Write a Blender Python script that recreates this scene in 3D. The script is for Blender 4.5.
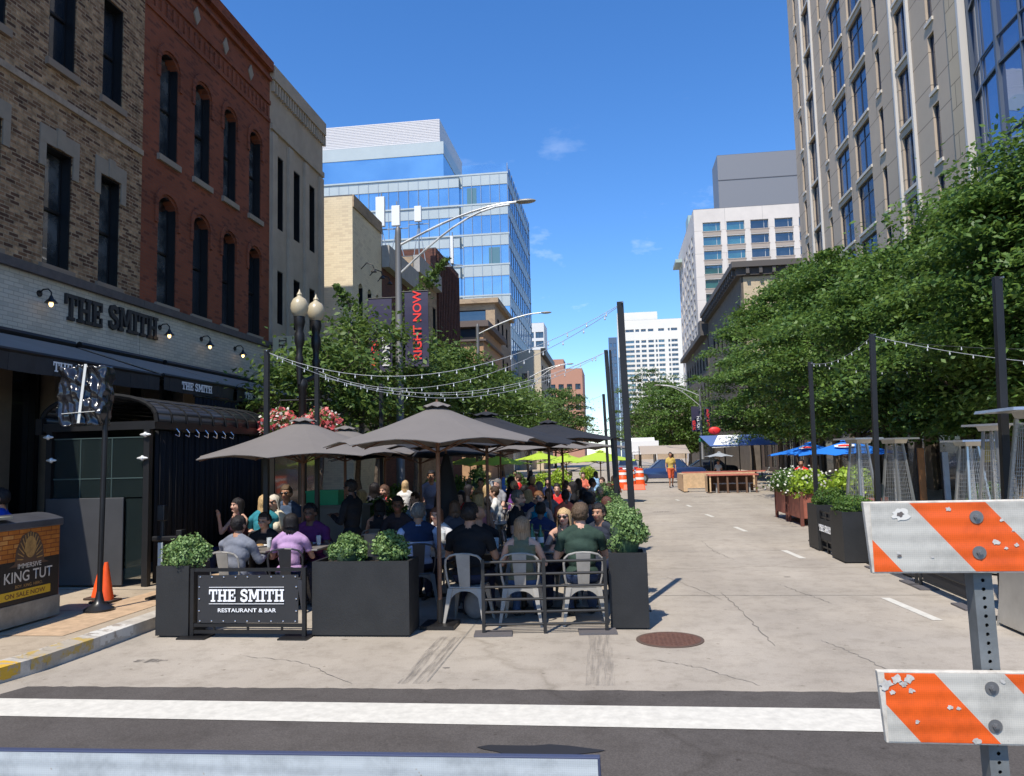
import bpy, bmesh, math, random
import numpy as np
from mathutils import Vector, Matrix, noise
R = math.radians
random.seed(7)
for o in list(bpy.data.objects): bpy.data.objects.remove(o)
SC = bpy.context.scene
COL = SC.collection
# ------------------------------------------------------------------ camera
HC = 1.85; FPX = 770.0
YAW, PIT, ROL = R(7.4), R(5.2), R(1.4)
Fv = Vector((-math.sin(YAW)*math.cos(PIT), math.cos(YAW)*math.cos(PIT), math.sin(PIT)))
R0 = Vector((math.cos(YAW), math.sin(YAW), 0)); U0 = R0.cross(Fv)
Rv = R0*math.cos(ROL) - U0*math.sin(ROL); Uv = R0*math.sin(ROL) + U0*math.cos(ROL)
cd = bpy.data.cameras.new('camera'); cam = bpy.data.objects.new('camera', cd); COL.objects.link(cam)
cd.sensor_width = 36; cd.lens = 36*FPX/1024; cd.clip_end = 4000; cd.clip_start = .05
m = Matrix((Rv, Uv, -Fv)).transposed().to_4x4(); m.translation = Vector((0, 0, HC)); cam.matrix_world = m
SC.camera = cam
# ------------------------------------------------------------------ light
EL, AZ = 57.0, 18.0       # sun behind the camera, a little to the left
w = bpy.data.worlds.new('World'); SC.world = w; w.use_nodes = True
nt = w.node_tree; bg = nt.nodes['Background']; bg.inputs[1].default_value = .13
sky = nt.nodes.new('ShaderNodeTexSky'); sky.sky_type = 'NISHITA'; sky.sun_disc = False
sky.sun_elevation = R(EL); sky.sun_rotation = R(180+AZ); sky.air_density = 1.0; sky.dust_density = .0; sky.ozone_density = 3.5; sky.altitude = 200
tc = nt.nodes.new('ShaderNodeTexCoord'); nz = nt.nodes.new('ShaderNodeTexNoise')
nz.inputs['Scale'].default_value = 7; nz.inputs['Detail'].default_value = 7; nz.inputs['Roughness'].default_value = .6
mpc = nt.nodes.new('ShaderNodeMapping'); mpc.inputs['Scale'].default_value = (1, 1, 2.4); mpc.inputs['Location'].default_value = (.55, .2, .35)
rp = nt.nodes.new('ShaderNodeValToRGB'); rp.color_ramp.elements[0].position = .60; rp.color_ramp.elements[1].position = .80
sp = nt.nodes.new('ShaderNodeSeparateXYZ'); rz = nt.nodes.new('ShaderNodeMapRange')
rz.inputs[1].default_value = .45; rz.inputs[2].default_value = .2; rz.inputs[3].default_value = 0; rz.inputs[4].default_value = .6
mu = nt.nodes.new('ShaderNodeMath'); mu.operation = 'MULTIPLY'
mx = nt.nodes.new('ShaderNodeMixRGB'); mx.inputs[2].default_value = (7.5, 8, 8.6, 1)
hs = nt.nodes.new('ShaderNodeHueSaturation'); hs.inputs['Saturation'].default_value = 1.22
L = nt.links.new
L(tc.outputs['Generated'], mpc.inputs[0]); L(mpc.outputs[0], nz.inputs['Vector']); L(nz.outputs['Fac'], rp.inputs[0])
L(tc.outputs['Generated'], sp.inputs[0]); L(sp.outputs['Z'], rz.inputs[0])
L(rp.outputs[0], mu.inputs[0]); L(rz.outputs[0], mu.inputs[1]); L(mu.outputs[0], mx.inputs[0])
L(sky.outputs[0], hs.inputs['Color']); tn_ = nt.nodes.new('ShaderNodeMixRGB'); tn_.blend_type = 'MULTIPLY'; tn_.inputs[0].default_value = 1; tn_.inputs[2].default_value = (.92, 1.0, 1.16, 1); L(hs.outputs[0], tn_.inputs[1]); L(tn_.outputs[0], mx.inputs[1]); L(mx.outputs[0], bg.inputs[0])
sl = bpy.data.lights.new('sun', 'SUN'); sl.energy = 4.2; sl.angle = R(.53); sl.color = (1, .94, .84)
so = bpy.data.objects.new('sun', sl); COL.objects.link(so)
sd = Vector((math.sin(R(AZ))*math.cos(R(EL)), math.cos(R(AZ))*math.cos(R(EL)), -math.sin(R(EL))))
so.rotation_euler = sd.to_track_quat('-Z', 'Y').to_euler(); so.location = (-20, -60, 80)
SC.view_settings.view_transform = 'Standard'; SC.view_settings.look = 'None'; SC.view_settings.exposure = 0.50; SC.view_settings.gamma = 1
# ------------------------------------------------------------------ placing helpers (measured directions -> real positions)
def ray(px, py): return Fv + Rv*((px-512)/FPX) - Uv*((py-388)/FPX)
O3 = Vector((0, 0, HC))
def gnd(px, py, z=0.0): d = ray(px, py); return O3 + d*((z-HC)/d.z)
def aty(px, py, Y): d = ray(px, py); return O3 + d*(Y/d.y)
def atx(px, py, X): d = ray(px, py); return O3 + d*(X/d.x)
# ------------------------------------------------------------------ materials
MATS = {}
def mat(name, col, rough=.7, metal=0, spec=.5, var=0, vscale=4, bump=0, bscale=40, emit=None, alpha=None, trans=0, coat=0):
    if name in MATS: return MATS[name]
    m = bpy.data.materials.new(name); m.use_nodes = True; n = m.node_tree.nodes; l = m.node_tree.links.new
    b = n['Principled BSDF']; c = (*col, 1)
    b.inputs['Base Color'].default_value = c; b.inputs['Roughness'].default_value = rough; b.inputs['Metallic'].default_value = metal
    b.inputs['Specular IOR Level'].default_value = spec
    if coat: b.inputs['Coat Weight'].default_value = coat
    if trans: b.inputs['Transmission Weight'].default_value = trans
    if alpha is not None: b.inputs['Alpha'].default_value = alpha
    if emit: b.inputs['Emission Color'].default_value = (*emit[0], 1); b.inputs['Emission Strength'].default_value = emit[1]
    if var or bump:
        g = n.new('ShaderNodeNewGeometry')
    if var:
        t = n.new('ShaderNodeTexNoise'); t.inputs['Scale'].default_value = vscale; t.inputs['Detail'].default_value = 6; t.inputs['Roughness'].default_value = .65
        l(g.outputs['Position'], t.inputs['Vector'])
        r = n.new('ShaderNodeValToRGB'); r.color_ramp.elements[0].position = .3; r.color_ramp.elements[1].position = .7
        r.color_ramp.elements[0].color = (*[max(0, x*(1-var)) for x in col], 1); r.color_ramp.elements[1].color = (*[min(1, x*(1+var)) for x in col], 1)
        l(t.outputs['Fac'], r.inputs[0]); l(r.outputs[0], b.inputs['Base Color'])
    if bump:
        t2 = n.new('ShaderNodeTexNoise'); t2.inputs['Scale'].default_value = bscale; t2.inputs['Detail'].default_value = 4
        l(g.outputs['Position'], t2.inputs['Vector']); bp = n.new('ShaderNodeBump'); bp.inputs['Strength'].default_value = bump; bp.inputs['Distance'].default_value = .02
        l(t2.outputs['Fac'], bp.inputs['Height']); l(bp.outputs[0], b.inputs['Normal'])
    MATS[name] = m; return m
def wallvec(n, l):
    g = n.new('ShaderNodeNewGeometry'); s = n.new('ShaderNodeSeparateXYZ'); a = n.new('ShaderNodeMath'); a.operation = 'ADD'; c = n.new('ShaderNodeCombineXYZ')
    l(g.outputs['Position'], s.inputs[0]); l(s.outputs[0], a.inputs[0]); l(s.outputs[1], a.inputs[1]); l(a.outputs[0], c.inputs[0]); l(s.outputs[2], c.inputs[1])
    return g, c
def brick(name, cols, mortar, bw=.215, bh=.075, ms=.012, contrast=.5, rough=.85, bump=.4, nscale=.6, dirt=.25):
    m = bpy.data.materials.new(name); m.use_nodes = True; n = m.node_tree.nodes; l = m.node_tree.links.new; b = n['Principled BSDF']
    g, c = wallvec(n, l)
    t = n.new('ShaderNodeTexBrick'); l(c.outputs[0], t.inputs['Vector']); t.inputs['Scale'].default_value = 1
    t.inputs['Brick Width'].default_value = bw; t.inputs['Row Height'].default_value = bh; t.inputs['Mortar Size'].default_value = ms
    t.inputs['Color1'].default_value = (*cols[0], 1); t.inputs['Color2'].default_value = (*cols[1], 1); t.inputs['Mortar'].default_value = (*mortar, 1); t.inputs['Mortar Smooth'].default_value = .3
    t2 = n.new('ShaderNodeTexBrick'); l(c.outputs[0], t2.inputs['Vector']); t2.inputs['Scale'].default_value = 1; t2.offset_frequency = 2
    for k, v in (('Brick Width', bw), ('Row Height', bh), ('Mortar Size', 0)): t2.inputs[k].default_value = v
    t2.inputs['Color1'].default_value = (0, 0, 0, 1); t2.inputs['Color2'].default_value = (1, 1, 1, 1); t2.inputs['Bias'].default_value = 0
    x = n.new('ShaderNodeMixRGB'); x.inputs[2].default_value = (*cols[2], 1)
    rr = n.new('ShaderNodeMath'); rr.operation = 'GREATER_THAN'; rr.inputs[1].default_value = 1-contrast*.5
    l(t2.outputs['Color'], rr.inputs[0]); mm = n.new('ShaderNodeMath'); mm.operation = 'MULTIPLY'; inv = n.new('ShaderNodeMath'); inv.operation = 'SUBTRACT'; inv.inputs[0].default_value = 1
    l(t.outputs['Fac'], inv.inputs[1]); l(rr.outputs[0], mm.inputs[0]); l(inv.outputs[0], mm.inputs[1]); l(mm.outputs[0], x.inputs[0]); l(t.outputs['Color'], x.inputs[1])
    z = n.new('ShaderNodeTexNoise'); z.inputs['Scale'].default_value = nscale; z.inputs['Detail'].default_value = 8; z.inputs['Roughness'].default_value = .7; l(g.outputs['Position'], z.inputs['Vector'])
    mr = n.new('ShaderNodeMapRange'); mr.inputs[1].default_value = .3; mr.inputs[2].default_value = .7; mr.inputs[3].default_value = 1-dirt; mr.inputs[4].default_value = 1+dirt*.5
    l(z.outputs['Fac'], mr.inputs[0]); x2 = n.new('ShaderNodeMixRGB'); x2.blend_type = 'MULTIPLY'; x2.inputs[0].default_value = 1; l(x.outputs[0], x2.inputs[1]); l(mr.outputs[0], x2.inputs[2])
    l(x2.outputs[0], b.inputs['Base Color']); b.inputs['Roughness'].default_value = rough; b.inputs['Specular IOR Level'].default_value = .25
    bp = n.new('ShaderNodeBump'); bp.inputs['Strength'].default_value = bump; bp.inputs['Distance'].default_value = .01; l(inv.outputs[0], bp.inputs['Height']); l(bp.outputs[0], b.inputs['Normal'])
    return m
def leafmat(name, c1, c2, tr=.35, rough=.5):
    m = bpy.data.materials.new(name); m.use_nodes = True; n = m.node_tree.nodes; l = m.node_tree.links.new; b = n['Principled BSDF']; out = n['Material Output']
    g = n.new('ShaderNodeNewGeometry'); r = n.new('ShaderNodeValToRGB'); r.color_ramp.elements[0].color = (*c1, 1); r.color_ramp.elements[1].color = (*c2, 1)
    l(g.outputs['Random Per Island'], r.inputs[0]); l(r.outputs[0], b.inputs['Base Color']); b.inputs['Roughness'].default_value = rough; b.inputs['Specular IOR Level'].default_value = .35
    t = n.new('ShaderNodeBsdfTranslucent'); h = n.new('ShaderNodeHueSaturation'); h.inputs['Value'].default_value = 1.5; h.inputs['Hue'].default_value = .485
    l(r.outputs[0], h.inputs['Color']); l(h.outputs[0], t.inputs['Color'])
    x = n.new('ShaderNodeMixShader'); x.inputs[0].default_value = tr; l(b.outputs[0], x.inputs[1]); l(t.outputs[0], x.inputs[2]); l(x.outputs[0], out.inputs[0])
    return m
def roadmat(name, base, dark, cracks=True, grain=.12):
    m = bpy.data.materials.new(name); m.use_nodes = True; n = m.node_tree.nodes; l = m.node_tree.links.new; b = n['Principled BSDF']
    g = n.new('ShaderNodeNewGeometry')
    def nz(s, d=8, ro=.65, sc=None):
        t = n.new('ShaderNodeTexNoise'); t.inputs['Scale'].default_value = s; t.inputs['Detail'].default_value = d; t.inputs['Roughness'].default_value = ro
        if sc:
            q = n.new('ShaderNodeMapping'); q.inputs['Scale'].default_value = sc; l(g.outputs['Position'], q.inputs[0]); l(q.outputs[0], t.inputs['Vector'])
        else: l(g.outputs['Position'], t.inputs['Vector'])
        return t.outputs['Fac']
    def ramp(s, a, bb, c0, c1):
        r = n.new('ShaderNodeValToRGB'); r.color_ramp.elements[0].position = a; r.color_ramp.elements[1].position = bb; r.color_ramp.elements[0].color = (*c0, 1); r.color_ramp.elements[1].color = (*c1, 1); l(s, r.inputs[0]); return r.outputs[0]
    def mul(a, bb):
        x = n.new('ShaderNodeMixRGB'); x.blend_type = 'MULTIPLY'; x.inputs[0].default_value = 1; l(a, x.inputs[1]); l(bb, x.inputs[2]); return x.outputs[0]
    c = ramp(nz(.35), .35, .68, dark, base)
    c = mul(c, ramp(nz(.9, 6, .6, (1, .12, 1)), .3, .62, (.86, .85, .84), (1, 1, 1)))      # streaks along the traffic
    c = mul(c, ramp(nz(3.2, 10, .8), .30, .52, (.72, .71, .69), (1, 1, 1)))
    c = mul(c, ramp(nz(90, 3), .3, .7, (1-grain, 1-grain, 1-grain), (1+grain,)*3))
    c = mul(c, ramp(nz(11, 3, .5), .25, .33, (.60, .58, .55), (1, 1, 1)))                    # gum and oil spots
    if cracks:
        v = n.new('ShaderNodeTexVoronoi'); v.feature = 'DISTANCE_TO_EDGE'; v.inputs['Scale'].default_value = .13
        q = n.new('ShaderNodeVectorMath'); q.operation = 'ADD'; tn = n.new('ShaderNodeTexNoise'); tn.inputs['Scale'].default_value = 1.1; tn.inputs['Detail'].default_value = 8
        l(g.outputs['Position'], tn.inputs['Vector']); l(g.outputs['Position'], q.inputs[0]); l(tn.outputs['Color'], q.inputs[1]); l(q.outputs[0], v.inputs['Vector'])
        c = mul(c, ramp(v.outputs['Distance'], .0015, .005, (.80, .79, .77), (1, 1, 1)))
    l(c, b.inputs['Base Color']); b.inputs['Roughness'].default_value = .85; b.inputs['Specular IOR Level'].default_value = .3
    bp = n.new('ShaderNodeBump'); bp.inputs['Strength'].default_value = .35; bp.inputs['Distance'].default_value = .004
    l(nz(120, 3), bp.inputs['Height']); l(bp.outputs[0], b.inputs['Normal'])
    return m
def glassy(name, col, rough=.05, refl=.55, var=.4, vs=.25, tint=(1, 1, 1)):
    """window glass seen from outside: dark room behind a reflecting pane, slightly uneven"""
    m = bpy.data.materials.new(name); m.use_nodes = True; n = m.node_tree.nodes; l = m.node_tree.links.new; b = n['Principled BSDF']; out = n['Material Output']
    g, c = wallvec(n, l)
    t = n.new('ShaderNodeTexNoise'); t.inputs['Scale'].default_value = vs; t.inputs['Detail'].default_value = 3; l(c.outputs[0], t.inputs['Vector'])
    r = n.new('ShaderNodeValToRGB'); r.color_ramp.elements[0].position = .4; r.color_ramp.elements[1].position = .65
    r.color_ramp.elements[0].color = (*[x*(1-var) for x in col], 1); r.color_ramp.elements[1].color = (*[x*(1+var) for x in col], 1); l(t.outputs['Fac'], r.inputs[0]); l(r.outputs[0], b.inputs['Base Color'])
    b.inputs['Roughness'].default_value = .25; b.inputs['Specular IOR Level'].default_value = .5
    gl = n.new('ShaderNodeBsdfGlossy'); gl.inputs['Roughness'].default_value = rough; gl.inputs['Color'].default_value = (*tint, 1)
    t3 = n.new('ShaderNodeTexNoise'); t3.inputs['Scale'].default_value = .7; l(c.outputs[0], t3.inputs['Vector']); bp = n.new('ShaderNodeBump'); bp.inputs['Strength'].default_value = .08; bp.inputs['Distance'].default_value = .1
    l(t3.outputs['Fac'], bp.inputs['Height']); l(bp.outputs[0], gl.inputs['Normal'])
    x = n.new('ShaderNodeMixShader'); x.inputs[0].default_value = refl; l(b.outputs[0], x.inputs[1]); l(gl.outputs[0], x.inputs[2]); l(x.outputs[0], out.inputs[0])
    return m
BLK = mat('black_metal', (.013, .012, .012), .45, .2, var=.2)
DARKM = mat('dark_metal', (.03, .029, .028), .5, .4)
GALV = mat('galvanised', (.30, .32, .33), .45, .7, var=.15, vscale=8)
CHM = mat('chair_metal', (.30, .28, .25), .5, .08, var=.15, vscale=6)
CHD = mat('chair_gunmetal', (.07, .07, .075), .4, .6)
PLN = mat('planter_black', (.020, .020, .020), .55, 0, .4, var=.2, vscale=3, bump=.1, bscale=60)
SOIL = mat('soil', (.04, .028, .02), .95)
WHT = mat('white_paint', (.75, .75, .73), .6)
WLET = mat('white_lettering', (.8, .8, .8), .6)
RLET = mat('red_lettering', (.85, .04, .03), .6)
WOOD = mat('wood_warm', (.30, .15, .07), .6, var=.3, vscale=9)
PLY = mat('plywood', (.55, .38, .22), .7, var=.2, vscale=5)
BARK = mat('bark', (.11, .085, .065), .9, var=.35, vscale=14, bump=.8, bscale=25)
LEAFR = leafmat('leaves_honeylocust', (.042, .098, .020), (.135, .225, .042), .34)
LEAFD = leafmat('leaves_dark', (.042, .09, .02), (.14, .215, .048), .32)
BOX = leafmat('boxwood_leaves', (.09, .17, .045), (.25, .36, .13), .22)
LIME = leafmat('lime_leaves', (.20, .32, .03), (.38, .50, .05), .3)
REDF = leafmat('red_petals', (.50, .04, .05), (.75, .25, .22), .3)
WHF = leafmat('white_petals', (.6, .6, .5), (.8, .78, .7), .3)
PANE = glassy('window_pane', (.016, .019, .025), .03, .12, .7, .5)
PANEB = glassy('window_pane_blue', (.012, .02, .04), .03, .18, .5, .12, (.75, .85, 1))
PANEG = glassy('window_pane_green', (.03, .11, .105), .05, .18, .35, .3)
CURT_REFL = glassy('curtain_reflection_glass', (.07, .075, .075), .03, .14, .8, 2.0)  # pale sheers, also painted-in reflections for the red brick windows
STONE = mat('limestone', (.42, .40, .36), .85, var=.18, vscale=2)
ROOF = mat('roof_felt', (.12, .12, .12), .95)
# ------------------------------------------------------------------ mesh builder
class MB:
    def __init__(s, off=(0, 0, 0)): s.v = []; s.f = []; s.m = []; s.off = Vector(off); s.mi = 0
    def add(s, vs, fs):
        k = len(s.v); s.v += [tuple(Vector(v)-s.off) for v in vs]; s.f += [tuple(i+k for i in f) for f in fs]; s.m += [s.mi]*len(fs); return s
    def box(s, x0, x1, y0, y1, z0, z1):
        return s.add([(x0,y0,z0),(x1,y0,z0),(x1,y1,z0),(x0,y1,z0),(x0,y0,z1),(x1,y0,z1),(x1,y1,z1),(x0,y1,z1)],
                     [(0,3,2,1),(4,5,6,7),(0,1,5,4),(1,2,6,5),(2,3,7,6),(3,0,4,7)])
    def frus(s, c0, a0, b0, c1, a1, b1):   # tapered box, half sizes
        x,y,z = c0; X,Y,Z = c1
        return s.add([(x-a0,y-b0,z),(x+a0,y-b0,z),(x+a0,y+b0,z),(x-a0,y+b0,z),(X-a1,Y-b1,Z),(X+a1,Y-b1,Z),(X+a1,Y+b1,Z),(X-a1,Y+b1,Z)],
                     [(0,3,2,1),(4,5,6,7),(0,1,5,4),(1,2,6,5),(2,3,7,6),(3,0,4,7)])
    def tube(s, p0, p1, r0, r1=None, n=10):
        r1 = r0 if r1 is None else r1; p0 = Vector(p0); p1 = Vector(p1); d = (p1-p0)
        if d.length < 1e-6: return s
        q = d.to_track_quat('Z', 'Y').to_matrix(); a = []; 
        for p, r in ((p0, r0), (p1, r1)):
            for i in range(n): t = 2*math.pi*i/n; a.append(p + q @ Vector((r*math.cos(t), r*math.sin(t), 0)))
        return s.add(a, [(i, (i+1) % n, n+(i+1) % n, n+i) for i in range(n)] + [tuple(range(n-1, -1, -1)), tuple(range(n, 2*n))])
    def path(s, pts, r, n=8):
        for a, b in zip(pts, pts[1:]): s.tube(a, b, r if not isinstance(r, (list, tuple)) else r[0], None, n)
        return s
    def taper(s, pts, rs, n=8):
        for i in range(len(pts)-1): s.tube(pts[i], pts[i+1], rs[i], rs[i+1], n)
        return s
    def bar(s, p0, p1, w, h, up=(0, 0, 1)):
        p0 = Vector(p0); p1 = Vector(p1); d = (p1-p0).normalized(); sd_ = d.cross(Vector(up))
        if sd_.length < 1e-4: sd_ = d.cross(Vector((0, 1, 0)))
        sd_.normalize(); u = sd_.cross(d); a = []
        for p in (p0, p1):
            for i, j in ((-1,-1),(1,-1),(1,1),(-1,1)): a.append(p + sd_*(i*w/2) + u*(j*h/2))
        return s.add(a, [(0,1,2,3),(7,6,5,4),(0,4,5,1),(1,5,6,2),(2,6,7,3),(3,7,4,0)])
    def lathe(s, c, prof, n=20):
        c = Vector(c); a = []
        for r, z in prof:
            for i in range(n): t = 2*math.pi*i/n; a.append(c+Vector((r*math.cos(t), r*math.sin(t), z)))
        k = len(prof); f = [(j*n+i, j*n+(i+1) % n, (j+1)*n+(i+1) % n, (j+1)*n+i) for j in range(k-1) for i in range(n)]
        f += [tuple(range(n-1, -1, -1)), tuple(range((k-1)*n, k*n))]
        return s.add(a, f)
    def ell(s, c, r, n=14, k=9, rot=None):
        c = Vector(c); a = []; f = []
        for j in range(1, k):
            t = math.pi*j/k
            for i in range(n): p = 2*math.pi*i/n; a.append(Vector((r[0]*math.sin(t)*math.cos(p), r[1]*math.sin(t)*math.sin(p), r[2]*math.cos(t))))
        a.append(Vector((0, 0, r[2]))); a.append(Vector((0, 0, -r[2]))); T = len(a)-2
        if rot is not None: a = [rot @ x for x in a]
        for j in range(k-2):
            for i in range(n): f.append((j*n+i, (j+1)*n+i, (j+1)*n+(i+1) % n, j*n+(i+1) % n))
        for i in range(n): f.append((T, i, (i+1) % n)); f.append((T+1, (k-2)*n+(i+1) % n, (k-2)*n+i))
        return s.add([c+x for x in a], f)
    def prism(s, poly, O, U, V, d):     # poly 2D (u,v); depth vector d
        O = Vector(O); U = Vector(U); V = Vector(V); d = Vector(d); n = len(poly)
        a = [O+U*p[0]+V*p[1] for p in poly]; a += [x+d for x in a]
        return s.add(a, [tuple(range(n)), tuple(range(2*n-1, n-1, -1))] + [(i, n+i, n+(i+1) % n, (i+1) % n) for i in range(n)])
    def build(s, name, mats, parent=None, smooth=False, bevel=0, fix=True):
        me = bpy.data.meshes.new(name); me.from_pydata(s.v, [], s.f)
        if not isinstance(mats, (list, tuple)): mats = [mats]
        for x in mats: me.materials.append(x)
        if len(mats) > 1: me.polygons.foreach_set('material_index', s.m)
        if fix and len(s.f) < 60000:
            b = bmesh.new(); b.from_mesh(me); bmesh.ops.recalc_face_normals(b, faces=b.faces)
            if bevel: 
                es = [e for e in b.edges if len(e.link_faces) == 2 and e.calc_face_angle(0) > .5]
                bmesh.ops.bevel(b, geom=es, offset=bevel, segments=2, affect='EDGES', profile=.5)
            b.to_mesh(me); b.free()
        if smooth:
            me.polygons.foreach_set('use_smooth', [True]*len(me.polygons))
            try: me.set_sharp_from_angle(angle=R(45))
            except Exception: pass
        o = bpy.data.objects.new(name, me); COL.objects.link(o)
        if parent is not None: o.parent = parent
        return o
def tag(o, label, cat, group=None):
    o['label'] = label; o['category'] = cat
    if group: o['group'] = group
    return o
def thing(name, label, cat, loc=(0, 0, 0), rz=0, group=None):
    o = bpy.data.objects.new(name, None); COL.objects.link(o); o.location = loc; o.rotation_euler = (0, 0, rz); o.empty_display_size = .1
    return tag(o, label, cat, group)
def setting(o, kind='structure'): o['kind'] = kind; return o
KIDS = {}
def kids(o): return [c for c in COL.objects if c.parent == o]
def dup(root, loc, rz=0, label=None, group=None, scale=None, over=None):
    def cp(o, par):
        c = o.copy(); COL.objects.link(c)
        if par is not None: c.parent = par
        if over and o.type == 'MESH':
            for i, sl_ in enumerate(c.material_slots):
                nm = o.name.split('.')[0]
                if nm in over: sl_.link = 'OBJECT'; sl_.material = over[nm]
        for k in CH.get(o.name, []): cp(k, c)
        return c
    CH = {}
    for o in list(COL.objects):
        if o.parent is not None: CH.setdefault(o.parent.name, []).append(o)
    r = cp(root, None); r.location = loc; r.rotation_euler = (0, 0, rz)
    if scale: r.scale = (scale,)*3 if not isinstance(scale, tuple) else scale
    if label: r['label'] = label
    if group: r['group'] = group
    return r
# ------------------------------------------------------------------ lettering
def slab_text(mb, txt, O, U, V, N, h, depth=.02, track=.1):
    """heavy slab-serif capitals; O lower left, each stroke a hair prouder than the last"""
    G = {
     'T': (.86, [(.33,.0,.53,1),(0,.85,.86,1),(0,.6,.11,.86),(.75,.6,.86,.86),(.2,0,.66,.13)]),
     'H': (1.0, [(.12,0,.33,1),(.67,0,.88,1),(.3,.43,.7,.57),(0,0,.45,.13),(0,.87,.45,1),(.55,0,1,.13),(.55,.87,1,1)]),
     'E': (.84, [(.12,0,.33,1),(0,.86,.8,1),(0,0,.82,.14),(.3,.44,.56,.57),(.69,.62,.8,.9),(.71,.1,.82,.38),(.5,.34,.6,.66)]),
     'M': (1.2, [(.12,0,.29,1),(.89,0,1.08,1),(0,0,.42,.13),(.77,0,1.2,.13),(0,.87,.3,1),(.9,.87,1.2,1),'D']),
     'I': (.48, [(.14,0,.35,1),(0,0,.49,.13),(0,.87,.49,1)]),
     'S': (.8, ['S']), ' ': (.38, [])}
    x = 0; k = 0; O = Vector(O); U = Vector(U); V = Vector(V); N = Vector(N)
    for ch in txt:
        wd, st = G[ch]
        for r in st:
            k += 1; dd = N*(depth + .0006*(k % 9))
            if r == 'D':
                polys = [[(.13,1),(.38,1),(.68,.22),(.52,.22)], [(1.07,1),(.82,1),(.52,.22),(.68,.22)]]
            elif r == 'S':
                pts = [(.66,.70),(.66,.84),(.42,.93),(.20,.88),(.12,.73),(.22,.58),(.42,.51),(.62,.43),(.70,.27),(.60,.12),(.38,.06),(.14,.13),(.12,.30)]
                polys = []
                for a, b in zip(pts, pts[1:]):
                    dx, dy = b[0]-a[0], b[1]-a[1]; ln = math.hypot(dx, dy); t = .095; nx, ny = -dy/ln*t, dx/ln*t; ex, ey = dx/ln*.03, dy/ln*.03
                    polys.append([(a[0]-nx-ex,a[1]-ny-ey),(b[0]-nx+ex,b[1]-ny+ey),(b[0]+nx+ex,b[1]+ny+ey),(a[0]+nx-ex,a[1]+ny-ey)])
            else:
                a, b, c, d = r; polys = [[(a,b),(c,b),(c,d),(a,d)]]
            for i, p in enumerate(polys):
                q = [((x+u)*h*.95, v*h) for u, v in p]; mb.prism(q, O, U, V, dd+N*(.0003*i))
        x += wd+track
    return x*h*.95
def slab_width(txt, h, track=.1):
    W_ = {'T': .86, 'H': 1.0, 'E': .84, 'M': 1.2, 'I': .48, 'S': .8, ' ': .38}; return sum(W_[c]+track for c in txt)*h*.95-track*h*.95
def font_text(txt, O, U, V, N, h, mat_, parent, off=(0, 0, 0), depth=.004, name='lettering', align='CENTER', sx=1.0, bold=0.0):
    cu = bpy.data.curves.new('t', 'FONT'); cu.body = txt; cu.size = 1; cu.extrude = 0; cu.align_x = align; cu.offset = bold
    ob = bpy.data.objects.new('t', cu); COL.objects.link(ob); bpy.context.view_layer.update()
    me = bpy.data.meshes.new_from_object(ob.evaluated_get(bpy.context.evaluated_depsgraph_get())); bpy.data.objects.remove(ob)
    O = Vector(O)-Vector(off); U = Vector(U); V = Vector(V); N = Vector(N); s = h/.73
    for v in me.vertices: x, y, z = v.co; v.co = O+U*(x*s*sx)+V*(y*s)+N*depth
    me.materials.clear(); me.materials.append(mat_); o = bpy.data.objects.new(name, me); COL.objects.link(o)
    if parent is not None: o.parent = parent
    return o
# ------------------------------------------------------------------ facade builder
class Side:
    def __init__(s, O, U, N): s.O = Vector(O); s.U = Vector(U); s.N = Vector(N)
    def P(s, u, z, n=0): return s.O+s.U*u+Vector((0, 0, z))+s.N*n
    def box(s, mb, u0, u1, z0, z1, n0, n1):
        a = [s.P(u, z, n) for z in (z0, z1) for (u, n) in ((u0, n0), (u1, n0), (u1, n1), (u0, n1))]
        mb.add(a, [(0,3,2,1),(4,5,6,7),(0,1,5,4),(1,2,6,5),(2,3,7,6),(3,0,4,7)])
def holes_wall(mb, S, u0, u1, z0, z1, holes, rec=.22):
    us = sorted(set([u0, u1]+[h[0] for h in holes]+[h[1] for h in holes])); zs = sorted(set([z0, z1]+[h[2] for h in holes]+[h[3] for h in holes]))
    us = [u for u in us if u0 <= u <= u1]; zs = [z for z in zs if z0 <= z <= z1]
    for a, b in zip(us, us[1:]):
        run = None
        for c, d in zip(zs, zs[1:]):
            mu_, mz = (a+b)/2, (c+d)/2
            inn = any(h[0] < mu_ < h[1] and h[2] < mz < h[3] for h in holes)
            if not inn: run = (run[0], d) if run else (c, d)
            if (inn or d == zs[-1]) and run:
                mb.add([S.P(a, run[0]), S.P(b, run[0]), S.P(b, run[1]), S.P(a, run[1])], [(0, 1, 2, 3)]); run = None
    for h in holes:
        a, b, c, d = h[:4]
        for q in (((a,c),(a,d)), ((a,d),(b,d)), ((b,d),(b,c)), ((b,c),(a,c))):
            mb.add([S.P(*q[0]), S.P(*q[1]), S.P(*q[1], -rec), S.P(*q[0], -rec)], [(0, 1, 2, 3)])
        if len(h) > 5 and h[5] == 'arch':     # brick spandrels of a segmental arch
            r = (b-a)*.32; K = 8
            for i in range(K):
                t0, t1 = i/K, (i+1)/K; f_ = lambda t: d-r*(1-math.sin(math.pi*t)**.8)
                A = [(a+(b-a)*t0, f_(t0)), (a+(b-a)*t1, f_(t1)), (a+(b-a)*t1, d), (a+(b-a)*t0, d)]
                mb.add([S.P(*p) for p in A], [(0, 1, 2, 3)]); mb.add([S.P(*A[0]), S.P(*A[1]), S.P(*A[1], -rec), S.P(*A[0], -rec)], [(0, 1, 2, 3)])
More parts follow.
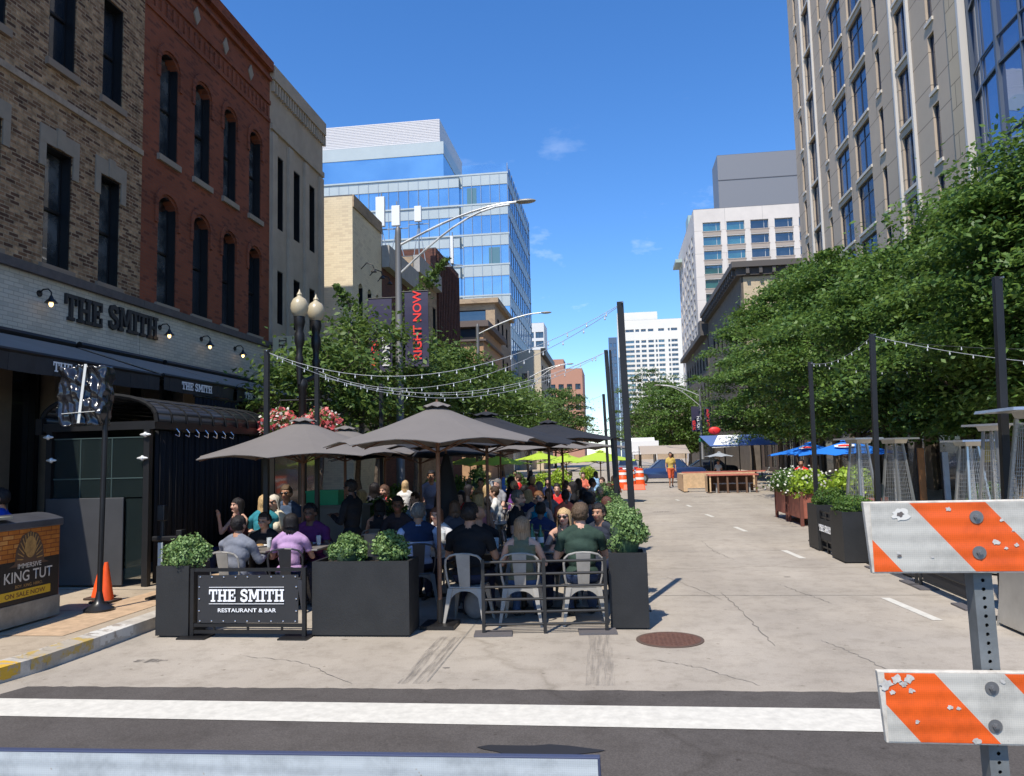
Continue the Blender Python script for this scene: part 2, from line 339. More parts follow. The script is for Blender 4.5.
def window_unit(S, h, root, off, fm, pm, rec, sill=None, lintel=None, fw=.06, kindname='window'):
    a, b, c, d = h[:4]; st = h[4] if len(h) > 4 else 'sash'
    mb = MB(off); n0, n1 = -rec, -rec+.06
    S.box(mb, a, a+fw, c, d, n0, n1); S.box(mb, b-fw, b, c, d, n0, n1); S.box(mb, a+fw, b-fw, c, c+fw, n0, n1-.002); S.box(mb, a+fw, b-fw, d-fw, d, n0, n1-.002)
    if rec > .25: S.box(mb, a+.002, a+.03, c+.002, d-.002, n1, -.02); S.box(mb, b-.03, b-.002, c+.002, d-.002, n1, -.02); S.box(mb, a+.031, b-.031, d-.03, d-.002, n1, -.02)
    if st == 'sash': S.box(mb, a+fw, b-fw, (c+d)/2-fw*.5, (c+d)/2+fw*.5, n0, n1+.01)
    if st in ('pair', 'pairt'): S.box(mb, (a+b)/2-fw*.6, (a+b)/2+fw*.6, c+fw, d-fw, n0, n1-.004)
    if st == 'pairt': S.box(mb, a+fw, b-fw, d-(d-c)*.28-fw*.4, d-(d-c)*.28+fw*.4, n0, n1-.008)
    if st == 'two3': S.box(mb, a+(b-a)*.75, a+(b-a)*.75+fw, c+fw, d-fw, n0, n1-.004)
    w_ = mb.build('window', fm, root)
    p = MB(off); S.box(p, a+fw*.5, b-fw*.5, c+fw*.5, d-fw*.5, n0+.005, n0+.025); p.build('pane', pm, w_)
    if sill: q = MB(off); S.box(q, a-.08, b+.08, c-.14, c, -.02, .07); q.build('sill', sill, w_)
    if lintel:
        q = MB(off); S.box(q, a-.16, b+.16, d, d+.32, -.02, .03)
        S.box(q, a-.16, a, d-.3, d, -.02, .028); S.box(q, b, b+.16, d-.3, d, -.02, .028); S.box(q, (a+b)/2-.1, (a+b)/2+.1, d, d+.36, -.01, .05); q.build('lintel', lintel, w_)
    return w_
def building(name, label, x0, x1, y0, y1, h, wm, sides, fm=None, pm=None, rec=.2, sill=None, lintel=None, group=None, roof=True, parapet=.5, z0=0, cat='building', fw=.06):
    cx, cy = (x0+x1)/2, (y0+y1)/2
    root = thing(name, label, cat, (cx, cy, 0), 0, group); off = (cx, cy, 0)
    SD = {'E': (Side((x1, y0, 0), (0, 1, 0), (1, 0, 0)), y1-y0), 'W': (Side((x0, y1, 0), (0, -1, 0), (-1, 0, 0)), y1-y0),
          'S': (Side((x0, y0, 0), (1, 0, 0), (0, -1, 0)), x1-x0), 'N': (Side((x1, y1, 0), (-1, 0, 0), (0, 1, 0)), x1-x0)}
    mb = MB(off); allw = []
    for k, (S, ln) in SD.items():
        hs_ = sides.get(k, []); holes_wall(mb, S, 0, ln, z0, h, hs_, rec); allw += [(S, q) for q in hs_]
    wall = mb.build('wall', wm, root, fix=False)
    if roof:
        q = MB(off); q.add([(x0+.3, y0+.3, h-parapet), (x1-.3, y0+.3, h-parapet), (x1-.3, y1-.3, h-parapet), (x0+.3, y1-.3, h-parapet)], [(0, 1, 2, 3)])
        for (a, b, c, d) in ((x0, x0+.3, y0, y1), (x1-.3, x1, y0, y1), (x0+.3, x1-.3, y0, y0+.3), (x0+.3, x1-.3, y1-.3, y1)): q.box(a+.004, b-.004, c+.004, d-.004, h-parapet, h+.06)
        q.build('roof', ROOF, root)
    allw.sort(key=lambda t: -(t[1][1]-t[1][0])*(t[1][3]-t[1][2])/((t[0].P(t[1][0], t[1][2])-O3).length**2))
    for S, q in allw[:97]:
        window_unit(S, q, root, off, fm or DARKM, (q[6] if len(q) > 6 else pm) or PANE, rec, sill, lintel, fw)
    if len(allw) > 97:
        f2 = MB(off); p2 = MB(off)
        for S, q in allw[97:]:
            S.box(p2, q[0], q[1], q[2], q[3], -rec+.005, -rec+.02); S.box(f2, (q[0]+q[1])/2-.05, (q[0]+q[1])/2+.05, q[2], q[3], -rec+.02, -rec+.05)
        o = f2.build('window', fm or DARKM, root); setting(o, 'stuff'); p2.build('pane', pm or PANE, o)
    return root, SD, off
# ================================================================== SETTING
CONC = roadmat('concrete_road', (.43, .375, .305), (.325, .285, .235))
ASPH = roadmat('asphalt', (.108, .095, .085), (.078, .068, .061), True, .3)
PAVE = roadmat('pavement_concrete', (.50, .41, .30), (.36, .29, .21), True)
FARG = mat('far_ground', (.16, .16, .15), .95, var=.2, vscale=.1)
def sheet(name, pts, z, m, th=None):
    mb = MB(); v = [(p[0], p[1], z) for p in pts]
    if th: mb.prism([(p[0], p[1]) for p in pts], (0, 0, z-th), (1, 0, 0), (0, 1, 0), (0, 0, th))
    else: mb.add(v, [tuple(range(len(v)))])
    return setting(mb.build(name, m))
sheet('ground', [(-900, -300), (900, -300), (900, 1500), (-900, 1500)], -.012, FARG)
sheet('road', [(-7.5, 4.9), (7.4, 4.9), (7.4, 420), (-5.6, 420)], 0, CONC)
rj = random.Random(2); edge_ = [(1.9-6.95*i/90, 6.37-.17*i/90+rj.uniform(-.014, .014)) for i in range(91)]
sheet('cross_street', [(-60, -12), (60, -12), (60, 6.42)]+edge_+[(-5.12, 5.98), (-5.0, 5.72), (-5.3, 5.35), (-60, 4.7)], .004, ASPH)
# crosswalk stripe
a, b, c, d = gnd(-260, 696), gnd(1200, 714), gnd(1200, 739), gnd(-260, 712)
CWM = mat('road_paint', (.56, .53, .46), .75, var=.14, vscale=11)
sheet('crosswalk_stripe', [a, b, c, d], .008, CWM)
for i, (p, q) in enumerate([((885, 598), (938, 620.5)), ((784, 550.5), (803, 558.5)), ((735, 527), (746, 531.5)), ((706, 514.3), (713, 517)), ((687, 505), (691, 506.8)), ((676, 499.6), (679, 500.6))]):
    A, B = gnd(*p), gnd(*q); dx = Vector((1, -.03, 0))*.055
    sheet('lane_marking', [A-dx, B-dx, B+dx, A+dx], .004, CWM)
# expansion joints + tyre marks + tar patch (thin real sheets)
JM = mat('joint_tar', (.22, .20, .17), .9, var=.3, vscale=8)
for (x, y0, y1) in ((-1.62, 6.5, 120),):
    sheet('road_joint', [(x-.008, y0), (x+.008, y0), (x+.008, y1), (x-.008, y1)], .003, JM)
for y in (10.5, 15.2, 20, 25, 30, 36, 43, 50):
    sheet('road_joint', [(-5.3, y), (7, y), (7, y+.014), (-5.3, y+.014)], .0035, JM)
def smear(name, col, k, lo=.42):
    m = mat(name, col, .9, var=.2, vscale=9); n = m.node_tree.nodes; l = m.node_tree.links.new; g = n.new('ShaderNodeNewGeometry'); q = n.new('ShaderNodeMapping'); q.inputs['Scale'].default_value = (26, 1.6, 1); t = n.new('ShaderNodeTexNoise'); t.inputs['Scale'].default_value = 1.0; t.inputs['Detail'].default_value = 8; t.inputs['Roughness'].default_value = .7
    l(g.outputs['Position'], q.inputs[0]); l(q.outputs[0], t.inputs['Vector']); r = n.new('ShaderNodeMapRange'); r.inputs[1].default_value = lo; r.inputs[2].default_value = lo+.22; r.inputs[3].default_value = 0; r.inputs[4].default_value = k; l(t.outputs['Fac'], r.inputs[0]); l(r.outputs[0], n['Principled BSDF'].inputs['Alpha']); return m
TYR = smear('tyre_mark', (.15, .135, .12), .5)
for off_ in (0, .13):
    pts = [(397, 684), (412, 668), (425, 652), (440, 637)]; g_ = [gnd(*p) for p in pts]
    l_ = [(p.x+off_, p.y) for p in g_]; r_ = [(p.x+off_+.10, p.y) for p in g_][::-1]; sheet('tyre_mark', l_+r_, .005, TYR)
for off_ in (-.02,):
    p0, p1 = gnd(588, 686), gnd(590, 634); sheet('tyre_mark', [(p0.x+off_, p0.y), (p0.x+off_+.24, p0.y), (p1.x+off_+.24, p1.y), (p1.x+off_, p1.y)], .005, smear('tyre_mark_faint', (.17, .15, .13), .32))
pc = gnd(540, 752); sheet('tar_patch', [(pc.x+.36*math.cos(t)*(1+.25*math.sin(3*t)), pc.y+.10*math.sin(t)*(1+.2*math.cos(5*t))) for t in [i*math.pi/9 for i in range(18)]], .009, mat('tar_patch', (.022, .021, .022), .6))
CRK = mat('crack_dark', (.17, .15, .13), .9)
def crack(pts, w, seed, branch=True):
    rd = random.Random(seed); P = []
    for (a0, a1) in zip(pts, pts[1:]):
        n = 14
        for i in range(n): k = i/n; P.append((a0[0]+(a1[0]-a0[0])*k+rd.uniform(-.02, .02), a0[1]+(a1[1]-a0[1])*k+rd.uniform(-.02, .02)))
    P.append(pts[-1]); l_ = []; r_ = []
    for i, p in enumerate(P): h_ = w*(.35+.65*rd.random())*(1-abs(2*i/len(P)-1)**4)+.0008; D_ = Vector((pts[-1][0]-pts[0][0], pts[-1][1]-pts[0][1])).normalized(); l_.append((p[0]-h_*D_.y, p[1]+h_*D_.x)); r_.append((p[0]+h_*D_.y, p[1]-h_*D_.x))
    sheet('road_crack', l_+r_[::-1], .0045, CRK)
for k_, (pp, w_) in enumerate([([(720, 592), (742, 612), (775, 646)], .006), ([(775, 583), (800, 592), (832, 604)], .005), ([(660, 575), (700, 590), (722, 600)], .004), ([(655, 660), (700, 668), (760, 686)], .004), ([(230, 655), (300, 662), (352, 684)], .004), ([(700, 540), (715, 552), (735, 560)], .005), ([(820, 640), (850, 652), (900, 676)], .004)]):
    crack([(gnd(*p).x, gnd(*p).y) for p in pp], w_, k_)
for (px, py, r_) in ((787, 577, .05), (150, 661, .16), (700, 497, .5), (662, 512, .35), (446, 668, .035)):  # stains, plus cast shadows painted as sheets near the left kerb and far trees
    c_ = gnd(px, py); rd = random.Random(px); K = [.7+.5*rd.random() for _ in range(16)]
    sheet('road_stain_and_shadow', [(c_.x+r_*K[i]*math.cos(i*math.pi/8), c_.y+r_*.45*K[i]*math.sin(i*math.pi/8)) for i in range(16)], .0042, smear('road_stain_and_shadow', (.10, .09, .08), .6, .38) if r_ > .1 else CRK)
# kerbs and pavements
XK = -5.35
def kerb_profile(x_edge, x_in, y0, y1, side):
    mb = MB(); return mb.box(min(x_edge, x_in), max(x_edge, x_in), y0, y1, -.02, .14)
KM = mat('kerb_concrete', (.42, .38, .32), .85, var=.25, vscale=5, bump=.3, bscale=30)
# left pavement, with a rounded corner at the crossing
cornerL = [(-5.28, 7.35), (-5.30, 6.65), (-5.42, 6.05), (-5.80, 5.5), (-6.6, 5.1), (-8, 4.95), (-60, 4.85)]
inner = [(-5.48, 7.35), (-5.50, 6.72), (-5.61, 6.18), (-5.94, 5.70), (-6.68, 5.32), (-8.05, 5.17), (-60, 5.07)]
mb = MB()
ch = [(-5.34, 400), *cornerL]; chi = [(-5.54, 400), *inner]
for i in range(len(ch)-1):
    for (P, Q, za, zb) in (((ch[i], ch[i+1]), None, 0, 0),):
        A, B, C, D = ch[i], ch[i+1], chi[i+1], chi[i]
        mb.add([(*A, -.01), (*B, -.01), (*C, -.01), (*D, -.01), (*A, .135), (*B, .135), (*C, .15), (*D, .15)], [(0,1,2,3),(4,5,6,7),(0,4,5,1),(2,6,7,3),(1,5,6,2),(3,7,4,0)])
setting(mb.build('kerb', KM))
sheet('pavement', [(-60, 5.07), *inner[::-1][1:], (-5.54, 400), (-60, 400)], .146, PAVE)
# paint worn on the kerb
def kerbpaint(ya, yb, m, n=14):
    pl = [(-5.34, 40)]+cornerL
    def at(t):   # walk by y only along the straight then by points
        for A, B in zip(pl, pl[1:]):
            if A[1] >= t >= B[1]: k = (A[1]-t)/(A[1]-B[1]); return Vector((A[0]+(B[0]-A[0])*k, t))
    mb = MB(); ys = [ya+(yb-ya)*i/n for i in range(n+1)]; rnd = random.Random(3)
    for a_, b_ in zip(ys, ys[1:]):
        A, B = at(a_), at(b_); w1, w2 = .15+rnd.random()*.06, .15+rnd.random()*.06; z1 = .02+rnd.random()*.05
        mb.add([(A.x+.004, A.y, .137), (B.x+.004, B.y, .137), (B.x-w2, B.y, .152), (A.x-w1, A.y, .152), (A.x+.004, A.y, z1), (B.x+.004, B.y, z1)], [(0,1,2,3),(4,5,1,0)])
    return mb.build('kerb_paint', m)
def worn(name, paint, under, lo, hi, sc):
    m = mat(name, paint, .8, var=.1, vscale=sc); n = m.node_tree.nodes; r = [q for q in n if q.type == 'VALTORGB'][0]; r.color_ramp.elements[0].color = (*under, 1); r.color_ramp.elements[1].color = (*paint, 1); r.color_ramp.elements[0].position = lo; r.color_ramp.elements[1].position = hi; return m
setting(kerbpaint(6.45, 5.3, worn('yellow_paint', (.58, .34, .03), (.38, .30, .20), .40, .46, 7)))
setting(kerbpaint(7.35, 6.55, worn('yellow_paint_worn', (.42, .29, .08), (.36, .31, .24), .50, .58, 9)))
setting(kerbpaint(8.0, 7.45, worn('grey_kerb_patch', (.56, .53, .47), (.30, .25, .20), .40, .5, 8)))
# brick paver band in the pavement
PAVB = brick('clay_pavers', ((.42, .24, .13), (.48, .30, .17), (.36, .2, .11)), (.32, .26, .2), .2, .1, .006, .4, .9, .1)
g_ = []
sheet('paver_band', [(-6.35, 7.4), (-5.66, 7.4), (-5.66, 60), (-6.35, 60)], .151, mat('clay_paver_band', (.45, .31, .19), .85, var=.22, vscale=9))
for y in [7.2+1.5*i for i in range(18)]:
    sheet('pavement_joint', [(-10, y), (-6.36, y), (-6.36, y+.02), (-10, y+.02)], .1505, JM)
# right kerb and pavement
mb = MB(); mb.box(7.2, 7.4, 7.4, 400, -.01, .14); setting(mb.build('kerb', KM))
sheet('pavement', [(7.4, 7.4), (60, 7.4), (60, 400), (7.4, 400)], .146, PAVE)

# ================================================================== BUILDINGS, LEFT
MOTT = brick('mottled_brick', ((.21, .105, .055), (.58, .37, .20), (.13, .065, .038)), (.40, .29, .18), .215, .07, .011, .38, .9, .7, 5.0, .60)
REDB = brick('red_brick', ((.27, .078, .036), (.23, .064, .031), (.16, .048, .026)), (.20, .08, .05), .21, .07, .008, .4, .85, .3, .5, .25)
CREAMB = brick('cream_brick', ((.80, .68, .47), (.76, .64, .44), (.70, .58, .40)), (.68, .57, .40), .24, .09, .008, .3, .85, .3, .4, .15)
PAINTB = brick('white_painted_brick', ((.60, .55, .44), (.56, .51, .41), (.50, .46, .37)), (.42, .38, .31), .22, .075, .008, .4, .6, .5, .8, .12)
GRYST = mat('grey_render', (.42, .335, .245), .85, var=.14, vscale=1.2, bump=.15, bscale=20)
BRWN = brick('brown_brick', ((.12, .05, .035), (.16, .065, .045), (.10, .045, .035)), (.12, .07, .055), .22, .08, .008, .5)
TANB = brick('tan_brick', ((.42, .31, .20), (.38, .28, .18), (.33, .24, .16)), (.36, .28, .2), .3, .1, .008, .5)
X0 = -10
def W(y0_, y1_, z0_, z1_, st='sash', k=None, ybase=0, pm=None):
    r = [y0_-ybase, y1_-ybase, z0_, z1_, st, k]
    if pm: r.append(pm)
    return tuple(r)
DKST = mat('dark_stone', (.11, .09, .08), .8, var=.2, vscale=5)
# mottled brick building
yb = 4.0
cols_m = [(5.6, 6.35), (7.3, 8.05), (9.0, 9.75), (10.55, 11.28), (12.28, 12.98), (13.78, 14.42)]
ws = [W(a, b, 5.52, 7.74, 'sash', None, yb, CURT_REFL) for a, b in cols_m] + [W(a, b, 9.34, 11.5, 'sash', None, yb) for a, b in cols_m]
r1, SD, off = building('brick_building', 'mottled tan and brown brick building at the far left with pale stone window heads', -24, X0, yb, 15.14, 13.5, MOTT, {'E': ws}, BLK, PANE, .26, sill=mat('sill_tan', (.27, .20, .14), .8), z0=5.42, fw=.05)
LINT = mat('lintel_stone', (.30, .24, .175), .8, var=.1)
S = Side((X0, 0, 0), (0, 1, 0), (1, 0, 0))
for a, b in cols_m:
    q = MB(off); S.box(q, a-.16, b+.16, 7.74, 8.06, .002, .03); S.box(q, a-.16, a-.002, 7.3, 7.738, .002, .028); S.box(q, b+.002, b+.16, 7.3, 7.738, .002, .028); S.box(q, (a+b)/2-.1, (a+b)/2+.1, 7.742, 8.12, .004, .05); q.build('lintel', LINT, r1)
q = MB(off); S.box(q, yb, 15.13, 8.62, 8.74, 0.002, .045); q.build('string_course', mat('string_brick', (.36, .27, .19), .85, var=.25, vscale=8), r1)
# ground floor of the restaurant (white painted band, dark shopfront) belongs to the brick building
q = MB(off); S.box(q, yb, 15.13, 4.2, 5.26, -.3, .03); q.build('sign_band', PAINTB, r1)
q = MB(off); S.box(q, yb, 15.13, 5.26, 5.42, -.3, .12); q.build('ledge', DKST, r1)
SHOP = glassy('shopfront_glass', (.02, .02, .022), .05, .10, .5, .8)
TANP = mat('tan_pier', (.20, .155, .11), .8, var=.15, vscale=3)
def shop(root, off, y0_, y1_, ztop, piers, wd=.5):
    q = MB(off); S.box(q, y0_, y1_, 0, ztop, -.32, -.3); q.build('shop_glazing', SHOP, root)
    q = MB(off); S.box(q, y0_, y1_, .1, .55, -.295, -.12); S.box(q, y0_, y1_, ztop-.35, ztop-.002, -.295, -.1)
    y = y0_+.4
    while y < y1_-.1: S.box(q, y, y+.07, .552, ztop-.352, -.295, -.18); y += 1.15
    q.build('shop_frame', BLK, root)
    for p in piers: q = MB(off); S.box(q, p, p+wd, 0, ztop-.004, -.29, .0); q.build('pier', TANP, root)
shop(r1, off, yb, 15.13, 4.2, (5.2, 7.6, 9.6, 11.2, 12.7, 14.4))
# red brick building
yb = 15.14
cy_ = [(15.76, 16.5), (17.23, 17.97), (18.66, 19.36), (20.12, 20.85)]
ws = [W(a, b, 8.92, 11.45, 'sash', 'arch', yb, CURT_REFL) for a, b in cy_] + [W(a, b, 5.5, 8.02, 'sash', 'arch', yb, CURT_REFL if i == 0 else None) for i, (a, b) in enumerate(cy_)]  # paler panes in the upper row stand in for bright reflections
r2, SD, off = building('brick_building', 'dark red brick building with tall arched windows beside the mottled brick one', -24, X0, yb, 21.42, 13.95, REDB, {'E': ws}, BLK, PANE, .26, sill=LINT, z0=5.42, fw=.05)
for a, b in cy_:   # raised arch hoods and string
    for zt in (8.02, 11.45):
        q = MB(off); K = 9; m_ = (a+b)/2; hw = (b-a)/2+.14
        for i in range(K):
            t0, t1 = math.pi*(i/K), math.pi*((i+1)/K); f_ = lambda t, r, hh: (m_-r*math.cos(t), zt-.24+hh*math.sin(t))
            P = [f_(t0, hw, .46), f_(t1, hw, .46), f_(t1, hw-.12, .30), f_(t0, hw-.12, .30)]
            q.prism(P, (X0+.002, 0, 0), (0, 1, 0), (0, 0, 1), (.04, 0, 0))
        S.box(q, a-.14, a-.03, zt-.7, zt-.25, .002, .04); S.box(q, b+.03, b+.14, zt-.7, zt-.25, .002, .04)
        q.build('arch_hood', REDB, r2)
q = MB(off)
for z, t in ((13.75, .14), (13.45, .08), (12.7, .05), (12.15, .04)): S.box(q, yb+.02, 21.4, z, z+.12 if z < 13.7 else 14.05, .002, t)
for i in range(26): S.box(q, yb+.1+i*.24, yb+.2+i*.24, 12.28, 12.62, .002, .035)
q.build('cornice', REDB, r2)
for y in (16.85, 18.3, 19.75): q = MB(off); q.prism([(0, -.24), (.15, 0), (0, .24), (-.15, 0)], (X0+.002, y+.4, 13.1), (0, 1, 0), (0, 0, 1), (.03, 0, 0)); q.build('diamond_tile', LINT, r2)
q = MB(off); S.box(q, yb, 21.40, 4.25, 5.26, -.3, .03); q.build('sign_band', PAINTB, r2)
q = MB(off); S.box(q, yb, 21.40, 5.26, 5.42, -.3, .12); q.build('ledge', DKST, r2)
shop(r2, off, yb, 21.40, 4.25, (16.9, 18.6, 20.8))
# grey rendered building
yb = 21.42
cy_ = [(21.92, 22.42), (23.2, 23.72), (24.5, 25.0)]
ws = [W(a, b, 8.95+.1, 11.36, 'sash', None, yb) for a, b in cy_] + [W(a, b, 6.1, 7.75, 'sash', None, yb) for a, b in cy_]
r3, SD, off = building('stone_building', 'narrow grey rendered building with dentil cornice next to the red brick one', -24, X0, yb, 25.72, 13.9, GRYST, {'E': ws, 'S': [(3, 3.8, 15, 16)]} if 0 else {'E': ws}, BLK, PANE, .3, z0=0, fw=.05)
q = MB(off)
for y in (21.46, 22.66, 23.95, 25.28): S.box(q, y, y+.34, 4.2, 11.9, .002, .09)
S.box(q, yb+.02, 25.7, 12.0, 12.18, .002, .08); S.box(q, yb+.02, 25.72, 13.55, 14.0, .002, .14); S.box(q, yb+.02, 25.7, 4.0, 4.25, .002, .15)
for i in range(22): S.box(q, yb+.08+i*.2, yb+.17+i*.2, 13.2, 13.548, .002, .10)
q.build('cornice', GRYST, r3)
q = MB(off); S.box(q, yb+.4, 25.3, .3, 3.6, .002, .03); q.build('shop_glazing', SHOP, r3)
# cream painted building beyond the alley
yb = 28.9
ws = [W(y, y+.55, 6.6, 9.1, 'sash', 'arch', yb) for y in (29.6, 30.75, 31.85)]
r4, SD, off = building('brick_building', 'cream painted brick building with a sunlit blank side wall beyond the alley', -24, X0, yb, 32.75, 12.45, CREAMB, {'E': ws}, BLK, PANE, .3, fw=.05)
q = MB(off); S.box(q, yb, 32.7, 12.0, 12.5, .002, .06); q.build('cornice', TANB, r4)
for y in (29.6, 30.75, 31.85):
    q = MB(off); q.path([(X0, y+.3, 9.7), (X0+.25, y+.3, 9.95), (X0+.5, y+.3, 9.85), (X0+.55, y+.3, 9.7)], .02); q.lathe((X0+.55, y+.3, 9.55), [(.13, 0), (.03, .12)], 10); q.build('wall_lamp', DARKM, r4)
# darker buildings along
ws = [W(y, y+.7, 6.2, 8.8, 'sash', 'arch', 32.77) for y in (33.5, 35.2, 36.9)]
r5, SD, off = building('brick_building', 'low reddish brick building with a pale cornice past the cream painted wall', -24, X0, 32.77, 38.2, 11.4, BRWN, {'E': ws}, BLK, PANE, .3)
q = MB(off); S.box(q, 32.8, 38.1, 10.5, 11.5, .002, .35); q.build('cornice', mat('cornice_grey', (.36, .34, .31), .8, var=.15, vscale=3), r5)
ws = [W(y, y+.75, z, z+2.2, 'sash', None, 38.22) for y in (39, 40.8, 42.6) for z in (5.2, 8.4)]
r6, SD, off = building('brick_building', 'brown brick building with grey cornice, third past the alley', -24, X0, 38.22, 43.6, 12.4, TANB, {'E': ws}, BLK, PANE, .3)
q = MB(off); S.box(q, 38.3, 43.5, 11.6, 12.5, .002, .35); q.build('cornice', mat('cornice_grey', (.36, .34, .31), .8), r6)
ws = [W(y, y+.75, z, z+2.1, 'sash', None, 43.62) for y in (44.4, 46.4, 48.4) for z in (4.8, 8, 11)]
r7, SD, off = building('brick_building', 'tall dark maroon building with ribbed facade on the left of the street', -24, X0, 43.62, 50.4, 14.3, BRWN, {'E': ws}, BLK, PANE, .3)
q = MB(off)
for i in range(14): S.box(q, 43.8+i*.47, 43.95+i*.47, 4, 14, .002, .10)
q.build('rib', BRWN, r7)
# tan building with cornice and its lower neighbour
ws = [W(y, y+1.1, z, z+1.9, 'sash', None, 60) for y in (61, 63.5, 66, 68.5) for z in (4.5, 8)]
r8, SD, off = building('brick_building', 'small orange tan corner building with projecting dark cornice in the middle distance', -17.2, X0, 60, 70, 12.3, mat('orange_tan_brick', (.40, .24, .13), .85, var=.15, vscale=2), {'E': ws, 'S': [(3.2, 4.6, 5, 8.2, 'sash', 'arch'), (5.2, 6.4, 5, 8.2, 'sash', 'arch')]}, BLK, PANE, .3)
q = MB(off); q.box(-17.4, X0+.5, 59.5, 70.2, 12.32, 12.8); q.box(-17.1, X0+.25, 59.75, 70, 11.2, 11.35); q.build('cornice', mat('cornice_brown', (.13, .10, .085), .8), r8)
q = MB(off); q.box(-17, X0-.3, 59.97, 60.0, 11.35, 12.28); q.build('louvre_band', BLK, r8)
r9, SD, off = building('brick_building', 'pale tan building rising behind the orange tan corner building', -20, -10.9, 72.5, 84, 17.2, TANB, {'S': [(2.2, 8.2, 15.0, 16.2, 'pair')], 'E': [W(y, y+1.2, z, z+2, 'sash', None, 72.5) for y in (74, 77, 80) for z in (6, 10, 13.6)]}, BLK, PANE, .3)
q = MB(off); q.box(-20.2, -10.5, 72.1, 84.2, 16.8, 17.26); q.build('cornice', TANB, r9)
r10, SD, off = building('brick_building', 'cream corner tower building with one small window, left side of the far street', -18, X0, 110, 128, 17.3, mat('cream_far', (.55, .46, .33), .85, var=.1), {'S': [(5.2, 6.1, 11, 14)], 'E': [W(y, y+1.5, z, z+2.4, 'sash', None, 110) for y in (112, 116, 120, 124) for z in (5, 9, 13)]}, BLK, PANE, .3)
q = MB(off); S.box(q, 110.1, 127.9, 16.6, 17.6, .002, .7); q.build('cornice', DARKM, r10)
r11, SD, off = building('apartment_building', 'distant salmon and brown block above the trees at the end of the street', -18.5, -8.2, 220, 240, 27, mat('salmon_far', (.42, .22, .15), .85), {'S': [(1+i*2.4, 2.5+i*2.4, 12+j*3, 13.6+j*3, 'pair') for i in range(4) for j in range(4)]}, BLK, PANE, .3)
q = MB(off); q.box(-17, -13.5, 221, 230, 27.1, 30); q.build('roof_block', mat('salmon_far', (.42, .22, .15), .85), r11)
# ---- glass office building
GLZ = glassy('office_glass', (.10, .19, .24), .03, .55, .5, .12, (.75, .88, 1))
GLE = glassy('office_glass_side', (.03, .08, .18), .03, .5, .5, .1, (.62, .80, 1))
SPN = mat('spandrel_panel', (.42, .47, .47), .4, .1, var=.05, vscale=.5)
SCR = mat('mechanical_screen', (.58, .56, .56), .6, var=.04)
root = thing('office_building', 'large blue glass office building with pale floor bands rising behind the left row', 'building', (-27, 115, 0)); off = (-27, 115, 0)
floors = [41.4-4.3*i for i in range(10)]
for i, zt in enumerate(floors):
    sp_ = MB(off); sp_.box(-42, -20.2, 103, 120, zt-1.6, zt); sp_.box(-20.2, -19.7, 103.6, 120, zt-1.6, zt-.004); sp_.box(-19.7, -13.3, 102.9, 128, zt-1.6, zt-.002); sp_.box(-42, -13.2, 102.85, 102.9, zt-.12, zt+.1); sp_.build('spandrel', SPN, root)
    mb = MB(off); zb = zt-4.3
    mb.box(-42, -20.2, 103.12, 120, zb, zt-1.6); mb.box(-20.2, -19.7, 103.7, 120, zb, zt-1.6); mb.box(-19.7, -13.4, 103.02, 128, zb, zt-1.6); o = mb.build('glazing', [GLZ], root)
    # one plain blind panel per floor, pale and green by turns
    rnd = random.Random(i); mb = MB(off)
    for k in range(1): x = -41+rnd.random()*26; wd = .5+rnd.random()*1.1; mb.box(x, x+wd, 103.0-.02 if x < -20.5 else 102.98, 103.01, zb+.1, zt-1.9)
    mb.build('blind', mat('blind_pale', (.40, .50, .48), .5) if i % 2 else mat('blind_green', (.10, .20, .24), .3), root)
mb = MB(off)
for x in [-42+1.45*k for k in range(15)]+[-19.7, -18.4, -17.1, -15.8, -14.5, -13.35]:
    for zt in floors: mb.box(x, x+.06, 102.96 if x < -20 else 102.86, 103.0, zt-4.3, zt-.15)
mb.build('mullions', mat('mullion_grey', (.30, .34, .38), .4, .5), root)
mb = MB(off); mb.box(-42, -22.28, 103, 118, 44.8, 46.6); mb.build('spandrel', SPN, root)
mb = MB(off); mb.box(-42, -22.35, 103.1, 118, 41.4, 44.8); mb.build('glazing', GLZ, root)
mb = MB(off); mb.box(-42, -22.9, 103.4, 120, 46.6, 50.1)
for k in range(14): mb.box(-42, -22.86, 103.37, 103.4, 46.8+k*.24, 46.9+k*.24)
mb.build('roof_screen', SCR, root)
mb = MB(off); mb.box(-19.7, -13.4, 103.02, 128, 41.4, 42.8); mb.build('glazing', GLZ, root)
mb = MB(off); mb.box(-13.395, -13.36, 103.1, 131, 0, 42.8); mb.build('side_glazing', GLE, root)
mb = MB(off)
for zt in floors: mb.box(-13.36, -13.25, 103, 131, zt-.2, zt+.0); mb.box(-13.36, -13.28, 103, 131, zt-1.7, zt-1.6)
for k in range(12): mb.box(-13.36, -13.27, 103+k*2.5, 103.08+k*2.5, 0, 42.8)
mb.build('side_mullions', mat('mullion_grey', (.30, .34, .38), .4, .5), root)
# white tower further on, seen beside the glass
building('apartment_tower', 'white slab tower with stacked balconies just right of the glass office building', -28, -21.4, 250, 262, 46, mat('white_concrete', (.62, .62, .60), .8), {'S': [(.6+j*3.2, 3.2+j*3.2, 8+i*3, 10+i*3, 'pair') for i in range(12) for j in range(2)], 'E': []}, DARKM, PANE, .5)
